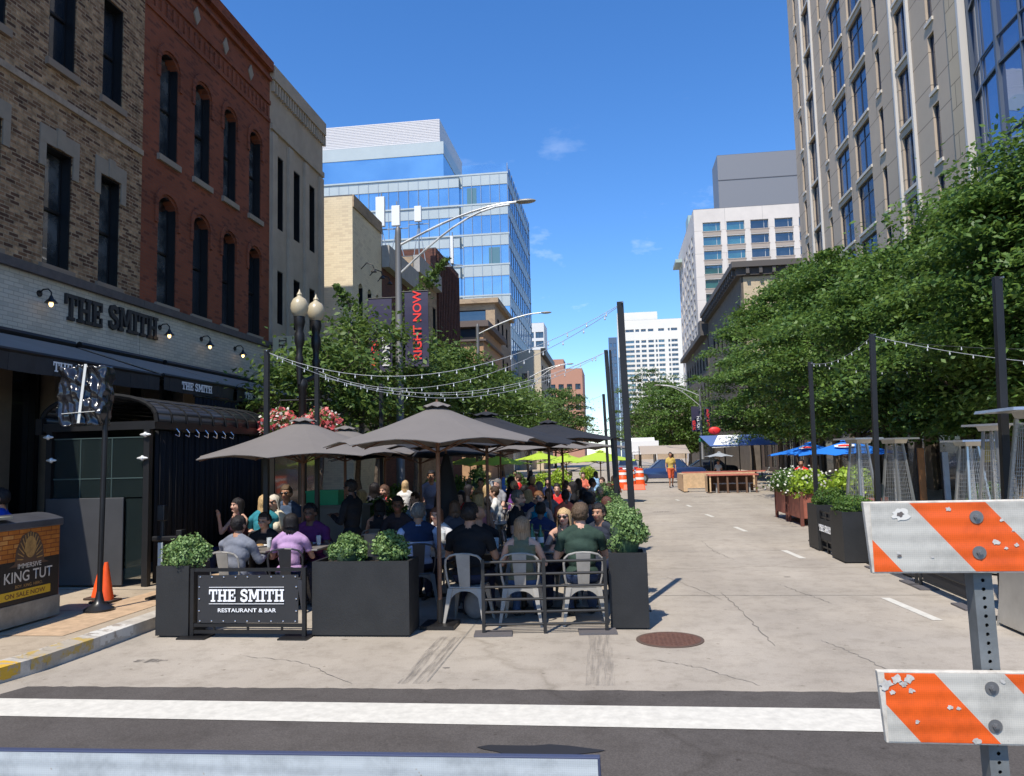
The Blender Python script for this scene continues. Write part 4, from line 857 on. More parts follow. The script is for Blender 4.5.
# black curtain down the street side
mb = MB(of); n = 150
cv = [(vx1+.03+.028*math.sin(i*.9)+.012*math.sin(i*2.3), vy0+.12+(vy1-vy0-.25)*i/n) for i in range(n+1)]
for A, B in zip(cv, cv[1:]): mb.add([(*A, .17), (*B, .17), (*B, 2.38), (*A, 2.38)], [(0, 1, 2, 3)])
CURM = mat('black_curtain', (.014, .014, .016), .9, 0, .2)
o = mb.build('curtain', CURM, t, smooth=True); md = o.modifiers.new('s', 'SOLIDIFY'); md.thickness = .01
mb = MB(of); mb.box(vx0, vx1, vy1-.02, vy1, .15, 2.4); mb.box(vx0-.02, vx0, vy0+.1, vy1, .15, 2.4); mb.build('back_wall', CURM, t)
for i in range(7):
    mb = MB(of); mb.path([(vx1+.14, vy0+.5+i*.28, 2.42), (vx1+.19, vy0+.5+i*.28, 2.36), (vx1+.17, vy0+.53+i*.28, 2.30), (vx1+.12, vy0+.5+i*.28, 2.33)], .006, 6); mb.build('hook', mat('chrome', (.75, .75, .75), .2, .9), t)
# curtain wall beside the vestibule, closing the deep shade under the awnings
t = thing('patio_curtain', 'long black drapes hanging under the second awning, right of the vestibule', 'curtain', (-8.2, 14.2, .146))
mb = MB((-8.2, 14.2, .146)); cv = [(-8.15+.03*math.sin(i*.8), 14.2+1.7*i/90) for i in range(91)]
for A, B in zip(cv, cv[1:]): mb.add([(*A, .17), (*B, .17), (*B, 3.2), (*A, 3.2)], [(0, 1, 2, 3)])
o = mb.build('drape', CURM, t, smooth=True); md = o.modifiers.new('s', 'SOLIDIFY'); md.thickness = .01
mb = MB((-8.2, 14.2, .146)); mb.tube((-8.15, 14.15, 3.22), (-8.15, 15.95, 3.22), .02); mb.build('rail', BLK, t)

# ---- sign pole with bagged head
pb = gnd(99, 611, .146)
t = thing('bagged_sign_pole', 'black portable sign pole, its head wrapped in a shiny black bin bag and white tape', 'sign', pb)
mb = MB(); mb.lathe((0, 0, 0), [(.17, 0), (.17, .03), (.12, .06), (.06, .10), (.045, .16), (.03, .24)], 24); mb.build('base', mat('black_rubber', (.015, .015, .016), .35), t, smooth=True)
mb = MB(); mb.tube((0, 0, .2), (.03, 0, 2.6), .032); mb.build('pole', BLK, t)
bag = bmesh.new(); bmesh.ops.create_cube(bag, size=1); bmesh.ops.subdivide_edges(bag, edges=bag.edges, cuts=34, use_grid_fill=True)
for v in bag.verts:
    p = v.co.copy(); fx = 1-.12*max(0, -p.z*2-.5); v.co = Vector((p.x*.60*fx, p.y*.13, p.z*.72))
    n1 = noise.noise(Vector((p.x*2.2+p.z*3.0, p.z*2.0, p.y*2)))*.06+noise.noise(Vector((p.x*9+p.z*2.5, p.z*2.4-p.x*1.5, p.y*2)))*.055; n2 = noise.ridged_multi_fractal(Vector((p.x*3+p.z*5, p.z*1.6-p.x*2, p.y)), 1, 2, 4, 1, 2)*.022
    nn = v.normal if v.normal.length else Vector((0, 1, 0)); v.co += Vector((0, math.copysign(1, p.y) if abs(p.y) > .3 else 0, 0))*(n1+n2); v.co.x += .03*noise.noise(Vector((p.z*6, p.y, 3))); v.co.z += .03*noise.noise(Vector((p.x*7, 2, p.y)))
me = bpy.data.meshes.new('bag'); bag.to_mesh(me); bag.free(); me.polygons.foreach_set('use_smooth', [True]*len(me.polygons))
me.materials.append(mat('bin_bag_plastic', (.014, .014, .017), .2, 0, .7, coat=.2)); o = bpy.data.objects.new('bin_bag', me); COL.objects.link(o); o.parent = t; pz = aty(86, 396, pb.y); o.location = (pz.x-pb.x+.0, 0, pz.z-pb.z)
cbx, cbz = o.location.x, o.location.z
mb = MB(); mb.bar((cbx+.07, -.115, cbz+.38), (cbx+.0, -.125, cbz-.34), .006, .035, (1, 0, 0)); mb.bar((cbx-.22, -.12, cbz-.22), (cbx+.24, -.12, cbz-.20), .035, .006); mb.build('white_tape', mat('tape_white', (.6, .6, .56), .5), t)
# ---- traffic cones
def cone(label, loc, h=.72):
    t = thing('traffic_cone', label, 'traffic cone', loc); mb = MB(); mb.box(-.14, .14, -.14, .14, 0, .03); mb.build('base', mat('cone_base', (.05, .03, .02), .7), t, bevel=.01)
    mb = MB(); mb.lathe((0, 0, .03), [(.10, 0), (.095, .03), (.03, h-.04), (.022, h)], 24); mb.build('cone', mat('cone_orange', (.80, .09, .012), .45, var=.12, vscale=9), t, smooth=True)
pc = gnd(104, 602, .146); cone('orange traffic cone standing right behind the bagged sign pole', (pc.x+.02, pc.y, .146), .47)
pc = gnd(96, 600, .146); cone('second smaller orange cone half hidden left of the sign pole', (pc.x-.02, pc.y+.1, .146), .36)
# ---- bin with advertisement
bx, by0, by1 = -6.5, 6.6, 8.42
t = thing('advert_litter_bin', 'litter bin with rounded lid and orange and black KING TUT poster on its side', 'bin', (bx-.35, (by0+by1)/2, .146)); of = (bx-.35, (by0+by1)/2, .146)
mb = MB(of); mb.box(bx-.62, bx, by0, by1, .20, 1.22); mb.build('body', mat('bin_black', (.025, .024, .026), .45), t, bevel=.02)
mb = MB(of); K = 10; P = [(bx-.64+.66*(k/K), 1.22+.13*math.sin(math.pi*(.15+.7*k/K))) for k in range(K+1)]; P = [(bx-.64, 1.2)]+P+[(bx+.02, 1.2)]
mb.prism([(p[0], p[1]) for p in P], (0, by0-.02, 0), (1, 0, 0), (0, 0, 1), (0, by1-by0+.04, 0)); mb.build('lid', mat('bin_lid', (.06, .06, .065), .35, 0, .6, var=.3, vscale=2), t, bevel=.008)
mb = MB(of); mb.box(bx-.3, bx+.025, by0, by0+1.05, 1.325, 1.352); mb.build('lid_plate', mat('lid_plate', (.42, .41, .33), .4, .4), t)
F_ = Side((bx, 0, 0), (0, 1, 0), (1, 0, 0))
PO = brick('poster_orange', ((.48, .17, .03), (.40, .12, .02), (.55, .24, .06)), (.22, .06, .015), .16, .05, .006, .4, .6, .3, 3, .4)
mb = MB(of); F_.box(mb, by0+.02, by1-.03, .86, 1.20, .002, .008); mb.build('poster_top', PO, t)
mb = MB(of); F_.box(mb, by0+.02, by1-.03, .40, .858, .002, .008); mb.build('poster_bottom', mat('poster_black', (.012, .010, .010), .5), t)
mb = MB(of); F_.box(mb, by0+.01, by1-.01, .17, .398, .002, .02); mb.build('foot_panel', mat('foot_panel', (.30, .29, .25), .45, .4, var=.25, vscale=7), t)
GOLD = mat('poster_gold', (.34, .19, .06), .5, var=.35, vscale=18); NAV = mat('poster_dark', (.09, .05, .03), .5)
yc = 7.93
def fan(mb, n, r0, r1, zc, w_):
    for i in range(n): a_ = math.pi*(.02+.96*i/(n-1)); mb.prism([(yc+r0[0]*math.cos(a_)-w_*math.sin(a_), zc+r0[1]*math.sin(a_)+w_*math.cos(a_)), (yc+r1[0]*math.cos(a_)-w_*math.sin(a_), zc+r1[1]*math.sin(a_)+w_*math.cos(a_)), (yc+r1[0]*math.cos(a_)+w_*math.sin(a_), zc+r1[1]*math.sin(a_)-w_*math.cos(a_)), (yc+r0[0]*math.cos(a_)+w_*math.sin(a_), zc+r0[1]*math.sin(a_)-w_*math.cos(a_))], (bx+.0085, 0, 0), (0, 1, 0), (0, 0, 1), (.002+.0002*(i % 2), 0, 0))
mb = MB(of); P = [(yc-.22, .83), (yc-.2, .98), (yc-.12, 1.13), (yc, 1.17), (yc+.12, 1.13), (yc+.2, .98), (yc+.22, .83), (yc+.30, .80), (yc-.30, .80)]; mb.prism(P[::-1], (bx+.0085, 0, 0), (0, 1, 0), (0, 0, 1), (.002, 0, 0)); mb.build('poster_emblem', NAV, t)
mb = MB(of); fan(mb, 15, (.10, .14), (.19, .30), .86, .006); mb.v = [(v[0]+.004, v[1], v[2]) for v in mb.v]; mb.build('poster_emblem_rays', GOLD, t)
mb = MB(of); mb.prism([(yc+.085*math.cos(a), 1.0+.12*math.sin(a)) for a in [i*math.pi/8 for i in range(16)]], (bx+.0145, 0, 0), (0, 1, 0), (0, 0, 1), (.003, 0, 0)); mb.build('poster_emblem_disc', GOLD, t)
PT = mat('poster_text', (.55, .50, .42), .5)
for (s_, y, z, h_, m_, sx_) in (('IMMERSIVE', yc+.0, .775, .055, PT, 1.0), ('KING TUT', yc-.01, .635, .12, PT, .95), ('BOY. KING. HERO.', yc, .57, .033, GOLD, 1.1)):
    font_text(s_, (bx, y, z), (0, 1, 0), (0, 0, 1), (1, 0, 0), h_, m_, t, of, .0115, sx=sx_, bold=.01)
mb = MB(of); F_.box(mb, 7.50, 8.26, .455, .545, .0085, .0105); mb.build('poster_bar', mat('poster_yellow', (.60, .36, .02), .5), t)
font_text('ON SALE NOW', (bx, 7.88, .475), (0, 1, 0), (0, 0, 1), (1, 0, 0), .05, mat('poster_brown', (.16, .06, .02), .5), t, of, .013, sx=1.25, bold=.012)
font_text('immersive-exhibits', (bx, 7.88, .415), (0, 1, 0), (0, 0, 1), (1, 0, 0), .026, mat('poster_yellow', (.60, .36, .02), .5), t, of, .0115) if 0 else None
# ---- slim stand
ps = gnd(148, 597, .146)
t = thing('sanitiser_stand', 'slim black stand with pale lower panel between vestibule and corner planter', 'stand', (ps.x+.25, ps.y-.1, .146))
mb = MB(); mb.box(-.14, .14, -.14, .14, 0, .03); mb.tube((0, 0, .03), (0, 0, 1.1), .03); mb.build('post', BLK, t)
mb = MB(); mb.box(-.035, .035, -.05, -.03, .12, .72); mb.build('panel', mat('pale_panel', (.40, .44, .42), .4), t, bevel=.008)
mb = MB(); mb.box(-.12, .32, -.05, .05, .74, .80); mb.box(.22, .30, -.06, .06, .80, .88); mb.box(-.05, .05, -.05, .05, 1.0, 1.2); mb.build('tray', BLK, t, bevel=.01)

# ================================================================== STREET LIGHTS, BANNERS
def lathe_post(mb, c, prof, n=16): mb.lathe(c, prof, n)
lp = (-5.85, 14.0, .146)
t = thing('twin_globe_lamp', 'old style black lamp post with two frosted acorn globes and flower baskets', 'street lamp', lp)
mb = MB(); mb.lathe((0, 0, 0), [(.24, 0), (.24, .1), (.17, .18), (.15, .6), (.10, .75), (.085, 1.0), (.07, 3.1), (.10, 3.15), (.10, 3.22), (.07, 3.3)], 16)
mb.tube((0, 0, 3.25), (-.03, -.08, 3.4), .05); mb.tube((0, 0, 3.25), (.10, .42, 3.4), .05); mb.build('post', BLK, t, smooth=True)
for k, (dx, dy, dz) in enumerate(((-.03, -.08, 0), (.10, .42, .0))):
    mb = MB(); mb.lathe((dx, dy, 3.2+dz), [(.04, 0), (.055, .2), (.055, .25), (.065, .4), (.085, .5), (.055, .56), (.065, .72), (.095, .8), (.095, .95), (.07, 1.02), (.09, 1.12), (.11, 1.2), (.10, 1.30)], 16); mb.build('lamp_column', BLK, t, smooth=True)
    mb = MB(); mb.lathe((dx, dy, 4.5+dz), [(.09, 0), (.14, .06), (.168, .16), (.162, .25), (.12, .34), (.05, .39), (.045, .41), (.055, .43), (.02, .49), (.005, .54)], 20); mb.build('globe', mat('frosted_globe', (.46, .39, .26), .35, 0, .5), t, smooth=True)
for k, (dx, dy) in enumerate(((-.42, -.1), (.35, 0))):
    b_ = thing('hanging_flower_basket', ('left', 'right')[k]+' hanging basket of red and pink flowers on the twin globe lamp post', 'flower basket', (lp[0]+dx, lp[1]+dy, 2.55), 0, 'hanging baskets on the lamp post')
    rng = np.random.default_rng(11+k); n = 900; q = rng.normal(size=(n, 3)); q /= np.linalg.norm(q, axis=1)[:, None]; q *= np.array([.40, .36, .26])*(.7+.4*rng.random((n, 1))); q[:, 2] -= .25*(np.abs(q[:, 0])+np.abs(q[:, 1]))-.12
    leaf_mesh('foliage', q[:450]*.93, q[:450]+.3*rng.normal(size=(450, 3)), .08, LEAFD, b_, rng, .7)
    leaf_mesh('flowers', q[450:], rng.normal(size=(450, 3))+np.array([-.1, -1, .6]), .075, REDF if k == 0 else REDF, b_, rng, .9); leaf_mesh('pale_flowers', q[200:330]*1.04, rng.normal(size=(130, 3))+np.array([-.1, -1, .6]), .06, WHF, b_, rng, .9)
    mb = MB(); mb.lathe((0, 0, -.2), [(.05, 0), (.16, .08), (.20, .2)], 14); mb.build('bowl', mat('coir', (.12, .07, .04), .9), b_)
    mb = MB(); mb.tube((-dx, -dy, .5), (0, 0, .5), .014); mb.tube((0, 0, .5), (.18, 0, 0), .005); mb.tube((0, 0, .5), (-.18, 0, 0), .005); mb.build('hanger', BLK, b_)
BANB = mat('banner_navy', (.028, .024, .06), .6, var=.15, vscale=2)
def street_light(label, loc, H, arm, az, banners=None, s=1.0, double=True, lean=0):
    """galvanised pole, two curved truss arms to one lamp head; arm direction az in the xy plane"""
    t = thing('street_light', label, 'street light', loc); d = Vector((math.cos(az), math.sin(az), 0)); mb = MB()
    mb.lathe((0, 0, 0), [(.2, 0), (.2, .25), (.12, .35), (.085, H-.1), (.08, H), (.05, H+.08), (.001, H+.1)], 12); mb.build('pole', mat('pole_grey', (.16, .16, .16), .55, .4), t, smooth=True)
    mb = MB(); P1 = [Vector((0, 0, H-.45))+d*(arm*k)+Vector((0, 0, .95*math.sin(k*math.pi/2))) for k in [i/8 for i in range(9)]]; mb.path(P1, .034, 8)
    if double: P2 = [Vector((0, 0, H-1.25))+d*(arm*.93*k)+Vector((0, 0, 1.7*math.sin(k*math.pi/2))) for k in [i/8 for i in range(9)]]; mb.path(P2, .03, 8)
    mb.build('arm', mat('galv_light', (.55, .55, .53), .4, .4), t, smooth=True)
    mb = MB(); e = P1[-1]; mb.ell(e+d*.2, (.28, .12, .06), 14, 8, Matrix.Rotation(az, 3, 'Z')); mb.build('lamp_head', mat('lamp_head', (.30, .28, .24), .5, .3), t, smooth=True)
    return t
def banner(label, loc, pole_dx, w_, h_, txts, parent_face=-1, group=None):
    t = thing('street_banner', label, 'banner', loc, 0, group); mb = MB(); K = 10
    for i in range(K):
        z0_, z1_ = h_*i/K, h_*(i+1)/K; f_ = lambda z: .02*math.sin(z*3)
        mb.add([(-w_/2, f_(z0_), z0_), (w_/2, f_(z0_), z0_), (w_/2, f_(z1_), z1_), (-w_/2, f_(z1_), z1_), (-w_/2, f_(z0_)+.006, z0_), (w_/2, f_(z0_)+.006, z0_), (w_/2, f_(z1_)+.006, z1_), (-w_/2, f_(z1_)+.006, z1_)], [(0,1,2,3),(7,6,5,4),(0,3,7,4),(1,5,6,2)])
    mb.build('cloth', BANB, t)
    mb = MB(); 
    for z in (-.02, h_+.02): mb.tube((-w_/2 if pole_dx > 0 else w_/2, 0, z), (pole_dx, 0, z), .02)
    mb.build('brackets', DARKM, t)
    for (s_, u, hh, m_, start) in txts: font_text(s_, (u, 0, start), (0, 0, 1), (-1, 0, 0), (0, -1, 0), hh, m_, t, (0, 0, 0), .026, align='LEFT', bold=.015, sx=1.0)
    return t
# big pole on the left with two banners
pB = aty(398, 230, 20.0); HB = pB.z-.146
street_light('tall grey street light with long double arm over the left umbrellas', (pB.x, 20.0, .146), HB, 3.35, R(-3))
zc0, zc1 = aty(416, 366, 20).z, aty(416, 292, 20).z; xa, xb = aty(405, 330, 20).x, aty(428.5, 330, 20).x; hB = zc1-zc0
banner('large navy banner reading RIGHT NOW on the big left street light', ((xa+xb)/2, 20, zc0), pB.x-(xa+xb)/2, xb-xa, hB, [('RIGHT NOW', .13, .235, RLET, .16)])
xa, xb = aty(368.5, 330, 20).x, aty(392, 330, 20).x
banner('large navy banner reading RIVER NORTH half hidden by leaves on the big street light', ((xa+xb)/2, 20, zc0-.1), pB.x-(xa+xb)/2, xb-xa, hB*.98, [('RIVER', -.04, .21, RLET, .12), ('NORTH', .26, .21, WLET, .12)])
# second and third on the left
p = aty(478, 352, 38); street_light('second street light along the left side with a small NOW banner', (p.x, 38, .146), p.z+1.2, 3.3, 0, double=False)
zc0, zc1 = aty(486, 388, 38).z, aty(486, 362, 38).z; xa, xb = aty(479.5, 370, 38).x, aty(494, 370, 38).x
banner('small navy banner ending in NOW on the second left street light', ((xa+xb)/2, 38, zc0-.9), p.x-(xa+xb)/2, xb-xa, zc1-zc0+.9, [('RIGHT NOW', .1, .2, RLET, .05)])
p = aty(529, 400, 58); street_light('third street light far down the left side between two banners', (p.x, 58, .146), 8.2, 3.0, 0)
for (u0, u1, tx, lb) in ((519, 527, 'NORTH', 'tiny navy banner left of the third left street light'), (531, 539, 'RIGHT NOW', 'tiny navy banner right of the third left street light')):
    zc0, zc1 = aty(525, 420, 58).z, aty(525, 404, 58).z; xa, xb = aty(u0, 410, 58).x, aty(u1, 410, 58).x
    banner(lb, ((xa+xb)/2, 58, zc0-.5), p.x-(xa+xb)/2, xb-xa, zc1-zc0+.6, [(tx, .1, .25, RLET, .05)])
# right-hand pole with banners
p = aty(702, 440, 61); street_light('dark street light with double arm among the far right trees', (p.x, 61, .146), aty(700, 392, 61).z, 3.0, R(180))
for (u0, u1, txs, lb) in ((691.5, 700.5, [('RIVER', -.06, .22, RLET, .08), ('NORTH', .28, .22, WLET, .08)], 'far navy banner reading RIVER NORTH on the right side'), (704.5, 711.5, [('RIGHT NOW', .1, .2, RLET, .08)], 'far narrow navy banner reading RIGHT NOW on the right side')):
    zc0, zc1 = aty(700, 431, 61).z, aty(700, 406.5, 61).z; xa, xb = aty(u0, 420, 61).x, aty(u1, 420, 61).x
    banner(lb, ((xa+xb)/2, 61, zc0), p.x-(xa+xb)/2, xb-xa, zc1-zc0, txs)
p = aty(672, 440, 90); street_light('farthest street light with pale arms before the end tree', (p.x, 90, .146), aty(668, 412, 90).z, 3.6, R(180))
# ================================================================== PATIO: planters, fences
def zt(px, py, Y): return aty(px, py, Y).z
planter('narrow black planter box at the front left corner of the dining area', -5.02, -4.64, 8.0, 8.45, zt(170, 566, 8.0))
bush('round clipped shrub in the narrow front left planter', (-4.78, 8.22, zt(170, 566, 8.0)-.05), .26, .23, 1, group='clipped shrubs in the front planters')
hP = zt(360, 561, 8.12)
planter('wide black planter box with two shrubs in the middle of the front row', -3.27, -2.2, 8.08, 8.5, hP)
bush('left one of the two round shrubs in the wide planter', (-2.95, 8.3, hP-.05), .205, .22, 2, group='clipped shrubs in the front planters')
bush('right one of the two round shrubs in the wide planter', (-2.47, 8.3, hP-.05), .205, .23, 3, group='clipped shrubs in the front planters')
hQ = zt(630, 553, 8.48)
planter('tall black planter box at the front right corner of the dining area', -.1, .31, 8.48, 8.9, hQ)
bush('round shrub filling the front right corner planter', (.10, 8.68, hQ-.04), .235, .38, 4, n=3600, group='clipped shrubs in the front planters')
for i, y in enumerate((10.2, 11.5, 12.9, 14.5, 16.4, 18.6, 21.2)):
    nm = ('first', 'second', 'third', 'fourth', 'fifth', 'sixth', 'seventh')[i]
    planter('%s black planter behind the front right corner, along the road edge' % nm, -.12-.05*i, .22-.05*i, y, y+.42, .66, group='planters along the road edge of the patio')
    bush('shrub in the %s planter along the road edge of the patio' % nm, (.05-.05*i, y+.2, .62), .29, .40, 6+i, n=2400, group='shrubs along the road edge')
# fence with fabric banner
fy = 8.02; x0, x1 = -4.60, -3.33; hf = zt(250, 568, fy)
t = thing('banner_fence', 'low black fence panel with laced cloth banner reading THE SMITH RESTAURANT & BAR', 'fence', ((x0+x1)/2, fy, 0)); of = ((x0+x1)/2, fy, 0)
mb = MB(of); 
for x in (x0, x1): mb.box(x-.02, x+.02, fy-.02, fy+.02, .02, hf)
for z in (hf-.02, .13, .06): mb.box(x0+.021, x1-.021, fy-.015, fy+.015, z-.015, z+.02)
for x in (x0+.25, (x0+x1)/2, x1-.25): mb.box(x-.01, x+.01, fy-.01, fy+.01, .081, .114)
for x in (x0-.02, x1-.15): mb.box(x-.1, x+.22, fy-.12, fy+.12, 0, .018)
mb.build('frame', BLK, t)
mb = MB(of); K = 30; bx0, bx1, bz0, bz1 = x0+.07, x1-.06, .16, hf-.07
for i in range(K):
    a_, b_ = bx0+(bx1-bx0)*i/K, bx0+(bx1-bx0)*(i+1)/K; f_ = lambda x: fy-.022+.003*math.sin(x*9)
    mb.add([(a_, f_(a_), bz0), (b_, f_(b_), bz0), (b_, f_(b_), bz1), (a_, f_(a_), bz1)], [(0, 1, 2, 3)])
mb.build('banner_cloth', mat('banner_black', (.020, .020, .022), .7, var=.1, vscale=3), t)
mb = MB(of)
for i in range(9):
    x = bx0+.03+(bx1-bx0-.06)*i/8
    for z in (bz0+.02, bz1-.02): mb.ell((x, fy-.03, z), (.009, .004, .009), 8, 5)
for i in range(1, 4):
    for x in (bx0+.02, bx1-.02): mb.ell((x, fy-.03, bz0+(bz1-bz0)*i/4), (.009, .004, .009), 8, 5)
mb.build('eyelets', mat('chrome', (.75, .75, .75), .2, .9), t)
th_ = .13; wS = slab_width('THE SMITH', th_, .05); scx = .85/wS; xs_ = (x0+x1)/2-.43+.0
mb = MB(); slab_text(mb, 'THE SMITH', (0, 0, 0), (1, 0, 0), (0, 0, 1), (0, -1, 0), th_, .004, .05); mb.v = [(v[0]*scx+xs_-of[0], v[1]-.028, v[2]+.385) for v in mb.v]
mb.build('lettering', WLET, t)
mb = MB(of); mb.box(xs_+.0, xs_+.85, fy-.034, fy-.030, .535, .540); mb.box(xs_, xs_+.85, fy-.034, fy-.030, .36, .365); mb.build('rule_lines', WLET, t)
font_text('RESTAURANT & BAR', ((x0+x1)/2, fy, .275), (1, 0, 0), (0, 0, 1), (0, -1, 0), .042, WLET, t, of, .034, sx=1.25, bold=.01)
# open rail fence
def rail_fence(label, A, B, h, nr=6, npost=3, banner=False, group=None):
    A = Vector((*A, 0)); B = Vector((*B, 0)); t = thing('rail_fence', label, 'fence', (A+B)/2, 0, group); of = (A+B)/2; d = (B-A).normalized()
    mb = MB(of)
    for i in range(npost): p = A.lerp(B, i/(npost-1)); mb.bar(p+Vector((0, 0, .01)), p+Vector((0, 0, h+.03)), .035, .035, d)
    mb.build('posts', DARKM, t)
    mb = MB(of)
    for i in range(nr): z = h-(h-.10)*i/(nr-1); mb.tube(A+Vector((0, 0, z)), B+Vector((0, 0, z)), .0145, None, 8)
    mb.build('rails', DARKM, t)
    for P, s_ in ((A, 1), (B, -1)): mb = MB(of); n_ = d.cross(Vector((0, 0, 1))); c = P+d*.10*s_; mb.bar(c-d*.2+Vector((0, 0, .012)), c+d*.2+Vector((0, 0, .012)), .24, .02); mb.build('foot_plate', mat('plate_grey', (.11, .10, .10), .6), t)
    if banner:
        mb = MB(of); mb.bar(A.lerp(B, .06)+Vector((0, 0, h*.52)), A.lerp(B, .94)+Vector((0, 0, h*.52)), .006, h*.72); mb.build('banner_cloth', MATS['banner_black'], t)
    return t
rail_fence('open grey six rail fence behind which three diners sit, front right', (-1.43, 8.22), (-.14, 8.36), zt(545, 561, 8.3))
# ================================================================== CAFE FURNITURE
def make_chair(label, m):
    t = thing('cafe_chair', label, 'chair'); s = 1.0
    # seat centre at origin, faces +y
    mb = MB(); mb.frus((0, 0, .425), .175, .175, (0, 0, .45), .18, .18); mb.build('seat', m, t, bevel=.012)
    for sx in (-1, 1):
        for sy in (-1, 1):
            mb = MB(); top = Vector((sx*.155, sy*.155, .43)); bot = Vector((sx*.215, sy*.235, 0)); w0, w1 = .055, .022
            a = []
            for p, w_ in ((bot, w1), (top, w0)):
                for (i, j) in ((-1,-1),(1,-1),(1,1),(-1,1)): a.append(p+Vector((i*w_/2, j*w_/2, 0)))
            mb.add(a, [(0,3,2,1),(4,5,6,7),(0,1,5,4),(1,2,6,5),(2,3,7,6),(3,0,4,7)])
            mb.build('leg', m, t)
    mb = MB(); n = 10      # sheet apron arches between the legs
    for sy in (-1, 1):
        for i in range(n):
            x0_, x1_ = -.15+.3*i/n, -.15+.3*(i+1)/n; f_ = lambda x: .40-.09*(abs(x)/.15)**2.5
            y = sy*.178; mb.add([(x0_, y, f_(x0_)), (x1_, y, f_(x1_)), (x1_, y*.985, .428), (x0_, y*.985, .428), (x0_, y-.004*sy, f_(x0_)), (x1_, y-.004*sy, f_(x1_)), (x1_, y*.985-.004*sy, .428), (x0_, y*.985-.004*sy, .428)], [(0,1,2,3),(7,6,5,4),(0,4,5,1)])
    mb.build('apron', m, t)
    P = [(-.165, -.15, .42), (-.19, -.175, .55), (-.20, -.20, .70), (-.19, -.215, .77), (-.15, -.222, .815), (-.08, -.228, .835), (0, -.23, .84), (.08, -.228, .835), (.15, -.222, .815), (.19, -.215, .77), (.20, -.20, .70), (.19, -.175, .55), (.165, -.15, .42)]
    mb = MB(); mb.path(P, .0125, 8); mb.path([(-.195, -.19, .62), (-.1, -.16, .60)], .006, 6) if 0 else None; mb.build('back_frame', m, t, smooth=True)
    mb = MB(); mb.add([(-.055, -.165, .44), (.055, -.165, .44), (.075, -.232, .83), (-.075, -.232, .83), (-.055, -.173, .44), (.055, -.173, .44), (.075, -.24, .83), (-.075, -.24, .83)], [(0,1,2,3),(7,6,5,4),(0,4,5,1),(1,5,6,2),(2,6,7,3),(3,7,4,0)]); mb.build('back_splat', m, t)
    return t
def make_table(label, w_=.7, d_=.7, m=None):
    t = thing('cafe_table', label, 'table'); mb = MB(); mb.box(-w_/2, w_/2, -d_/2, d_/2, .725, .75); mb.build('tabletop', m or mat('table_top', (.22, .20, .18), .35, .2, var=.1), t, bevel=.006)
    mb = MB(); mb.lathe((0, 0, 0), [(.04, .72), (.035, .05), (.03, .04)], 12); mb.build('column', BLK, t)
    mb = MB(); mb.bar((-.3, 0, .02), (.3, 0, .02), .05, .035); mb.bar((0, -.3, .021), (0, .3, .021), .05, .035); mb.build('base', BLK, t)
    return t
ch0 = make_chair('proto', CHM); ch1 = make_chair('proto', CHD); ch0.scale = (1.08, 1.05, .95); ch1.scale = (1.08, 1.05, .95); tb0 = make_table('proto')
used0 = {'c': False, 'd': False, 't': False}
def put(proto, key, loc, rz, label, group):
    if not used0[key]: used0[key] = True; proto.location = loc; proto.rotation_euler = (0, 0, rz); proto['label'] = label; proto['group'] = group; return proto
    return dup(proto, loc, rz, label, group, proto.scale[:])
def chair(x, y, rz, label, dark=False): return put(ch1 if dark else ch0, 'd' if dark else 'c', (x, y, 0), rz, label, 'metal cafe chairs of the dining area')
def table(x, y, rz, label): return put(tb0, 't', (x, y, 0), rz, label, 'cafe tables of the dining area')
GL = mat('drink_glass', (.8, .85, .85), .05, 0, .5, alpha=.35)
def bottle(x, y, z, label, col=(.03, .12, .04), h=.3, lit=None):
    t = thing('wine_bottle', label, 'bottle', (x, y, z)); mb = MB(); mb.lathe((0, 0, 0), [(.036, 0), (.037, .01), (.037, h*.6), (.014, h*.75), (.013, h*.97), (.015, h)], 14); mb.build('body', mat('bottle_green', col, .1, 0, .6), t, smooth=True)
    mb = MB(); mb.lathe((0, 0, h*.22), [(.0378, 0), (.0378, h*.25)], 14); mb.build('paper_label', WHT, t)
def drink(x, y, z, label, col=(.6, .3, .08)):
    t = thing('drinking_glass', label, 'glass', (x, y, z)); mb = MB(); mb.lathe((0, 0, 0), [(.028, 0), (.034, .13), (.032, .13), (.027, .01)], 12); mb.build('vessel', GL, t, smooth=True)
    mb = MB(); mb.lathe((0, 0, .008), [(.026, 0), (.031, .09)], 12); mb.build('drink', mat('drink_%.1f%.1f' % col[:2], col, .2), t)
def plate(x, y, z, label, r=.12):
    t = thing('dinner_plate', label, 'plate', (x, y, z)); mb = MB(); mb.lathe((0, 0, 0), [(r*.6, 0), (r, .018), (r*.97, .02), (r*.6, .006)], 18); mb.build('dish', mat('china', (.7, .7, .68), .25), t, smooth=True)
    mb = MB(); mb.ell((0, 0, .02), (r*.5, r*.4, .02), 10, 6); mb.build('food', mat('food', (.35, .2, .07), .7, var=.5, vscale=60), t)
